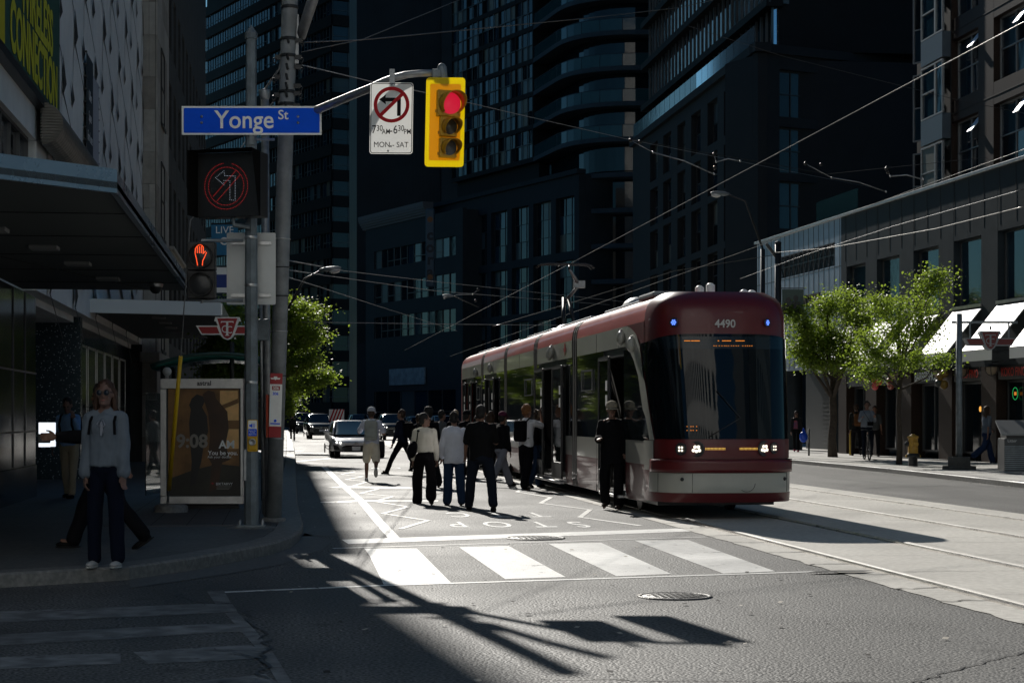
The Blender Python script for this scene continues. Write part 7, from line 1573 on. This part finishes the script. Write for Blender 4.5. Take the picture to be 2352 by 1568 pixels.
# crowd on the road
def road(px,py): return G(px,py)
q=road(853,1106); t,S,Lr,Hm,A,pts=person('man in white cap, grey tee and cream shorts with a pale backpack, walking away',q,HD(2),1.74,((12,4),(-4,62)),((25,28,62),(25,28,62)),2,-6,-4,dict(c=(.62,.65,.76),w=1.16,s=.5,l=.1),dict(c=(.72,.66,.54),w=1.12,l=.78),(.6,.6,.58),'short',M_hairb,M_skin2); capwear(t,S,Hm,(.6,.62,.66)); backpack(t,S,Lr,(.36,.38,.35),(.15,.09,.23))
q=road(925,1089); t,S,Lr,Hm,A,pts=person('man in dark suit with a backpack striding left across the road',q,HD(62),1.80,((32,8),(-24,10)),((12,8,12),(-28,8,10)),3,10,0,dict(c=Kn,w=1.08,s=1,l=.12,n='jacket'),dict(c=K_,w=1.05),K_,'short',M_hairb); backpack(t,S,Lr,K_,(.14,.09,.2))
q=road(975,1157); t,S,Lr,Hm,A,pts=person('woman in cream knitted sweater and wide black trousers looking right, bag on her shoulder',q,HD(-4),1.62,((20,2),(-20,24)),((-4,8,14),(0,10,18)),2,-72,0,dict(c=(.74,.69,.58),w=1.14,s=1,l=-.03,knit=True,aw=1.15,n='sweater'),dict(c=(.008,.007,.008),w=1.55),(.3,.28,.25),'short',None,None,.014,glasses=M_blk,spread=.055)
m=MB(); m.T=S@Lr; m.ball((0,0,0),(.10,.16,.17),8,T=Matrix.Translation((-.22,-.06,.12))@Matrix.Rotation(.25,4,'Y')); b_=blob(m,'shoulder_bag',cloth(K_),t,.014,.006); m=MB(); m.T=S@Lr; 
for a,b in (((-.14,-.1,.26),(-.11,-.1,.46)),((-.11,-.1,.46),(-.10,.03,.53))): m.bar(a,b,.05,.012)
m.build('bag_strap',cloth(K_),t)
q=road(1043,1160); t,S,Lr,Hm,A,pts=person('woman with a small hair bun, loose white shirt and rolled jeans, walking away',q,HD(6),1.60,((8,2),(-8,12)),((6,10,20),(10,8,80)),2,-10,-6,dict(c=(.70,.72,.80),w=1.26,s=1,l=.2,aw=1.25,collar=(.70,.72,.80)),dict(c=Jn,w=1.42),(.03,.03,.04),'bun',None,None,.014)
q=road(1105,1173); t,S,Lr,Hm,A,pts=person('broad man in black short sleeved shirt and dark jeans, nearest of the crowd',q,HD(0),1.73,((18,4),(-18,14)),((8,14,30),(22,14,72)),1,-14,-4,dict(c=(.008,.008,.009),w=1.18,s=.5,l=.14,collar=(.008,.008,.009)),dict(c=(.010,.014,.024),w=1.25),K_,'short',None,M_skin2,.014,width=1.08,spread=.07)
q=road(1152,1117); t,S,Lr,Hm,A,pts=person('person in black jacket, pale grey sweatpants and dark red cap talking on a phone',q,HD(-48),1.70,((28,4),(-28,8)),((40,20,130),(0,8,15)),2,20,-4,dict(c=K_,w=1.15,s=1,l=.08,n='jacket'),dict(c=(.20,.21,.25),w=1.35),K_,'short',None,M_skin2,.014); capwear(t,S,Hm,(.10,.02,.05))
q=road(1208,1124); t,S,Lr,Hm,A,pts=person('curly auburn haired person in white tee with a black sling backpack, hand raised to face',q,HD(-40),1.76,((10,4),(-10,10)),((10,8,20),(75,10,110)),2,-8,-4,dict(c=(.72,.73,.78),w=1.14,s=.5,l=.10),dict(c=K_,w=1.45),(.28,.26,.24),'curly',mat('hair_copper',(.22,.09,.03),.7),M_skin2,.014); backpack(t,S,Lr,K_,(.13,.09,.22))
q=road(1240,1121); t,S,Lr,Hm,A,pts=person('person with bushy hair and bulky black backpack stepping into the middle door',q+Vector((.0,.5,0)),HD(-46),1.70,((18,10),(-18,14)),((6,8,12),(10,8,40)),6,-20,-4,dict(c=Kn,w=1.1,s=1,l=.05),dict(c=Jn,w=1.3),K_,'curly',M_hairb,None,.014); backpack(t,S,Lr,K_,(.17,.13,.26))
q=G(1403,1158,.0); yy=onx(1412,XC-HW-.1)[0]; t,S,Lr,Hm,A,pts=person('man in pale cap and loose black clothes stepping down from the front door',Vector((XC-HW-.14,yy,.02)),HD(165),1.74,((6,2),(14,34)),((2,14,34),(24,6,70)),2,20,-6,dict(c=K_,w=1.32,s=1,l=.25,aw=1.5,n='coat'),dict(c=K_,w=1.35),(.05,.035,.03),'short',M_hairb,None,.014); capwear(t,S,Hm,(.30,.27,.21))
for (px,py,hd,H_,c,hr,hm,lab) in ((985,1118,20,1.78,K_,'curly',None,'tall person with messy black hair behind the woman in the cream sweater'),(1012,1092,-60,1.72,(.10,.11,.12),'short',None,'man in grey jacket seen in profile behind the crowd'),(1046,1094,5,1.72,K_,'short',M_hairf,'fair haired man in black behind the woman with the hair bun'),(1072,1100,-10,1.68,K_,'short',None,'person in a black cap behind the broad man in black, left side'),(1096,1096,-150,1.60,K_,'long',None,'dark haired woman in black beside the streetcar, behind the broad man'),(962,1082,30,1.60,K_,'curly',M_hairb,'short person with curly brown hair behind the man in the dark suit'),(1128,1103,-25,1.66,(.05,.05,.06),'long',M_hairb,'brown haired person just left of the dark red cap, half behind the broad man'),(1184,1100,-48,1.64,(.03,.04,.07),'bun',None,'small person between the dark red cap and the curly haired boarder')):
    q=road(px,py); k_=(px%7)-3; t,S,Lr,Hm,A,pts=person(lab,q,HD(hd),H_,((20+k_*2,5),(-18,16)),((5+k_*6,8,20+k_*8),(-5,8,30-k_*6)),2+k_,k_*9,0,dict(c=c,w=1.1,s=1,l=.08),dict(c=K_,w=1.15),K_,hr,hm,None,.02,group='people crossing behind the crowd')
    if 'cap' in lab.split(): capwear(t,S,Hm,K_)
    if 'messy' in lab: backpack(t,S,Lr,K_)
# faint walker on the left pavement far away
q=G(672,1012,0); person('shadowed pedestrian far away at the left kerb',q,HD(180),1.7,((10,5),(-10,10)),((5,8,15),(-5,8,15)),0,0,0,dict(c=(.03,.03,.03),w=1.1,s=1),dict(c=K_,w=1.1),K_,'short',None,None,.025)
# right pavement
q=G(1829,1037,SW); t,S,Lr,Hm,A,pts=person('woman with sunglasses, black jacket and pink shoes carrying a blue plastic bag',q,HD(160),1.63,((16,5),(-14,12)),((-4,14,8),(0,8,10)),0,-10,0,dict(c=(.02,.02,.022),w=1.1,s=1,l=.02,n='jacket'),dict(c=K_,w=1.0),(.55,.02,.10),'long',None,None,.018,glasses=M_blk)
m=MB(); m.T=S@Lr; m.add([(-.07,.13,.40),(.07,.13,.40),(.09,.14,.05),(-.09,.14,.05)],[(0,1,2,3)]); m.build('patterned_front',mat('print_red_blue',(.28,.04,.03),.7,n=(14,.8),col2=(.04,.05,.15)),t)
bgp=P(1846,1000,72); bg_=thing('plastic_bag','blue plastic shopping bag hanging from the hand of the woman in pink shoes','bag',tuple(bgp)); m=MB(); m.ball((0,0,-.05),(.17,.10,.22),8); m.tube([(-.06,0,.1),(0,0,.30),(.06,0,.1)],.03,6); blob(m,'bag',mat('bag_blue',(.01,.08,.62),.35),bg_,.014,.02,fs=12)
q=G(1967,1046,SW); t,S,Lr,Hm,A,pts=person('man in dark jacket with a brown backpack walking away by the yellow bollard',q,HD(-8),1.84,((10,5),(-14,30)),((0,8,10),(4,8,14)),1,-10,-3,dict(c=(.014,.016,.015),w=1.12,s=1,l=.1,n='jacket'),dict(c=K_,w=1.1),K_,'short',M_hairb,None,.018); backpack(t,S,Lr,(.10,.045,.02),x=.05)
q=G(2009,1047,SW); person('man in grey tee and dark trousers standing behind the cyclist',q,HD(170),1.76,((4,2),(-4,4)),((2,10,12),(2,10,12)),0,0,0,dict(c=(.06,.065,.07),w=1.1,s=.5,l=.08),dict(c=K_,w=1.15),K_,'fade',None,M_skin2,.018)
q=G(2266,1062,SW); t,S,Lr,Hm,A,pts=person('woman in blue grey tee and long dark blue skirt-like jeans walking beside the shop windows',q,HD(-75),1.74,((20,4),(-20,34)),((30,14,20),(-14,10,10)),1,0,0,dict(c=(.14,.17,.22),w=1.12,s=.5,l=.06),dict(c=(.016,.032,.08),w=1.5),K_,'long',M_hairb,None,.016)
# cyclist facing the viewer, arms folded, headphones
q=G(1991,1056,SW); t,S,Lr,Hm,A,pts=person('cyclist in pale grey hoodie riding no hands toward the viewer, arms folded',q,HD(178),1.78,((38,60),(20,22)),((18,14,95),(18,14,95)),0,0,0,dict(c=(.22,.25,.29),w=1.18,s=1,l=.05,n='hoodie'),dict(c=(.008,.011,.02),w=1.0),K_,'short',None,None,.016,sit=1.02)
m=MB(); m.T=S@Lr; m.bar((.13,.13,.5),(-.10,.17,.12),.04,.01); m.cbox((-.08,.19,.10),(.18,.07,.12)); m.build('sling_bag',cloth(K_),t); m=MB(); m.T=S@Hm; m.ring(Matrix.Rotation(R(0),4,'Z'),.10,.115,.02,20,0,pi); m.ball((.095,0,-.005),(.02,.03,.035),6); m.ball((-.095,0,-.005),(.02,.03,.035),6); m.build('headphones',M_blk,t)
bk_=thing('bicycle','slim bicycle ridden head on along the right pavement','bicycle',tuple(q),HD(178)); M_bk=mat('bike_frame',(.03,.035,.04),.35,.5)
for yw,nm in ((.52,'wheel'),(-.52,'wheel')):
    m=MB(); Tw=Matrix.Translation((0,yw,.345)); Rr=Tw@Matrix.Rotation(R(90),4,'Z'); m.ring(Rr@Matrix.Translation((0,-.018,0)),.305,.345,.036,36); w_=m.build('wheel',M_tyre,bk_); m=MB()
    for k in range(14): a=2*pi*k/14; m.tube([Tw@Vector((0,0,0)),Tw@Vector((0,.31*cos(a),.31*sin(a)))],.0025,3,cap=False)
    m.lathe([(.02,-.04),(.02,.04)],8,T=Tw@Matrix.Rotation(R(90),4,'Y')); m.build('spokes',M_alu,w_)
m=MB(); m.tube([(0,.52,.345),(0,.42,.72),(0,.40,.92)],.022,8); m.tube([(0,.42,.72),(0,-.0,.30)],.02,8); m.tube([(0,.41,.78),(0,-.18,.80)],.018,8); m.tube([(0,-.2,.86),(0,0,.30)],.018,8); m.tube([(0,-.52,.345),(0,-.18,.78)],.012,6); m.tube([(0,-.52,.345),(0,0,.3)],.012,6); m.build('frame',M_bk,bk_)
m=MB(); m.tube([(-.24,.36,.97),(-.12,.42,.98),(0,.43,.94),(.12,.42,.98),(.24,.36,.97)],.014,8); m.build('handlebar',M_bk,bk_); m=MB(); m.ball((0,-.22,.9),(.07,.13,.035),7); m.build('saddle',M_blk,bk_); m=MB(); m.tube([(-.09,.1,.22),(-.05,0,.30),(.05,0,.30),(.09,-.1,.38)],.012,6); m.cbox((-.12,.1,.22),(.09,.06,.02)); m.cbox((.12,-.1,.38),(.09,.06,.02)); m.build('pedals',M_bk,bk_)
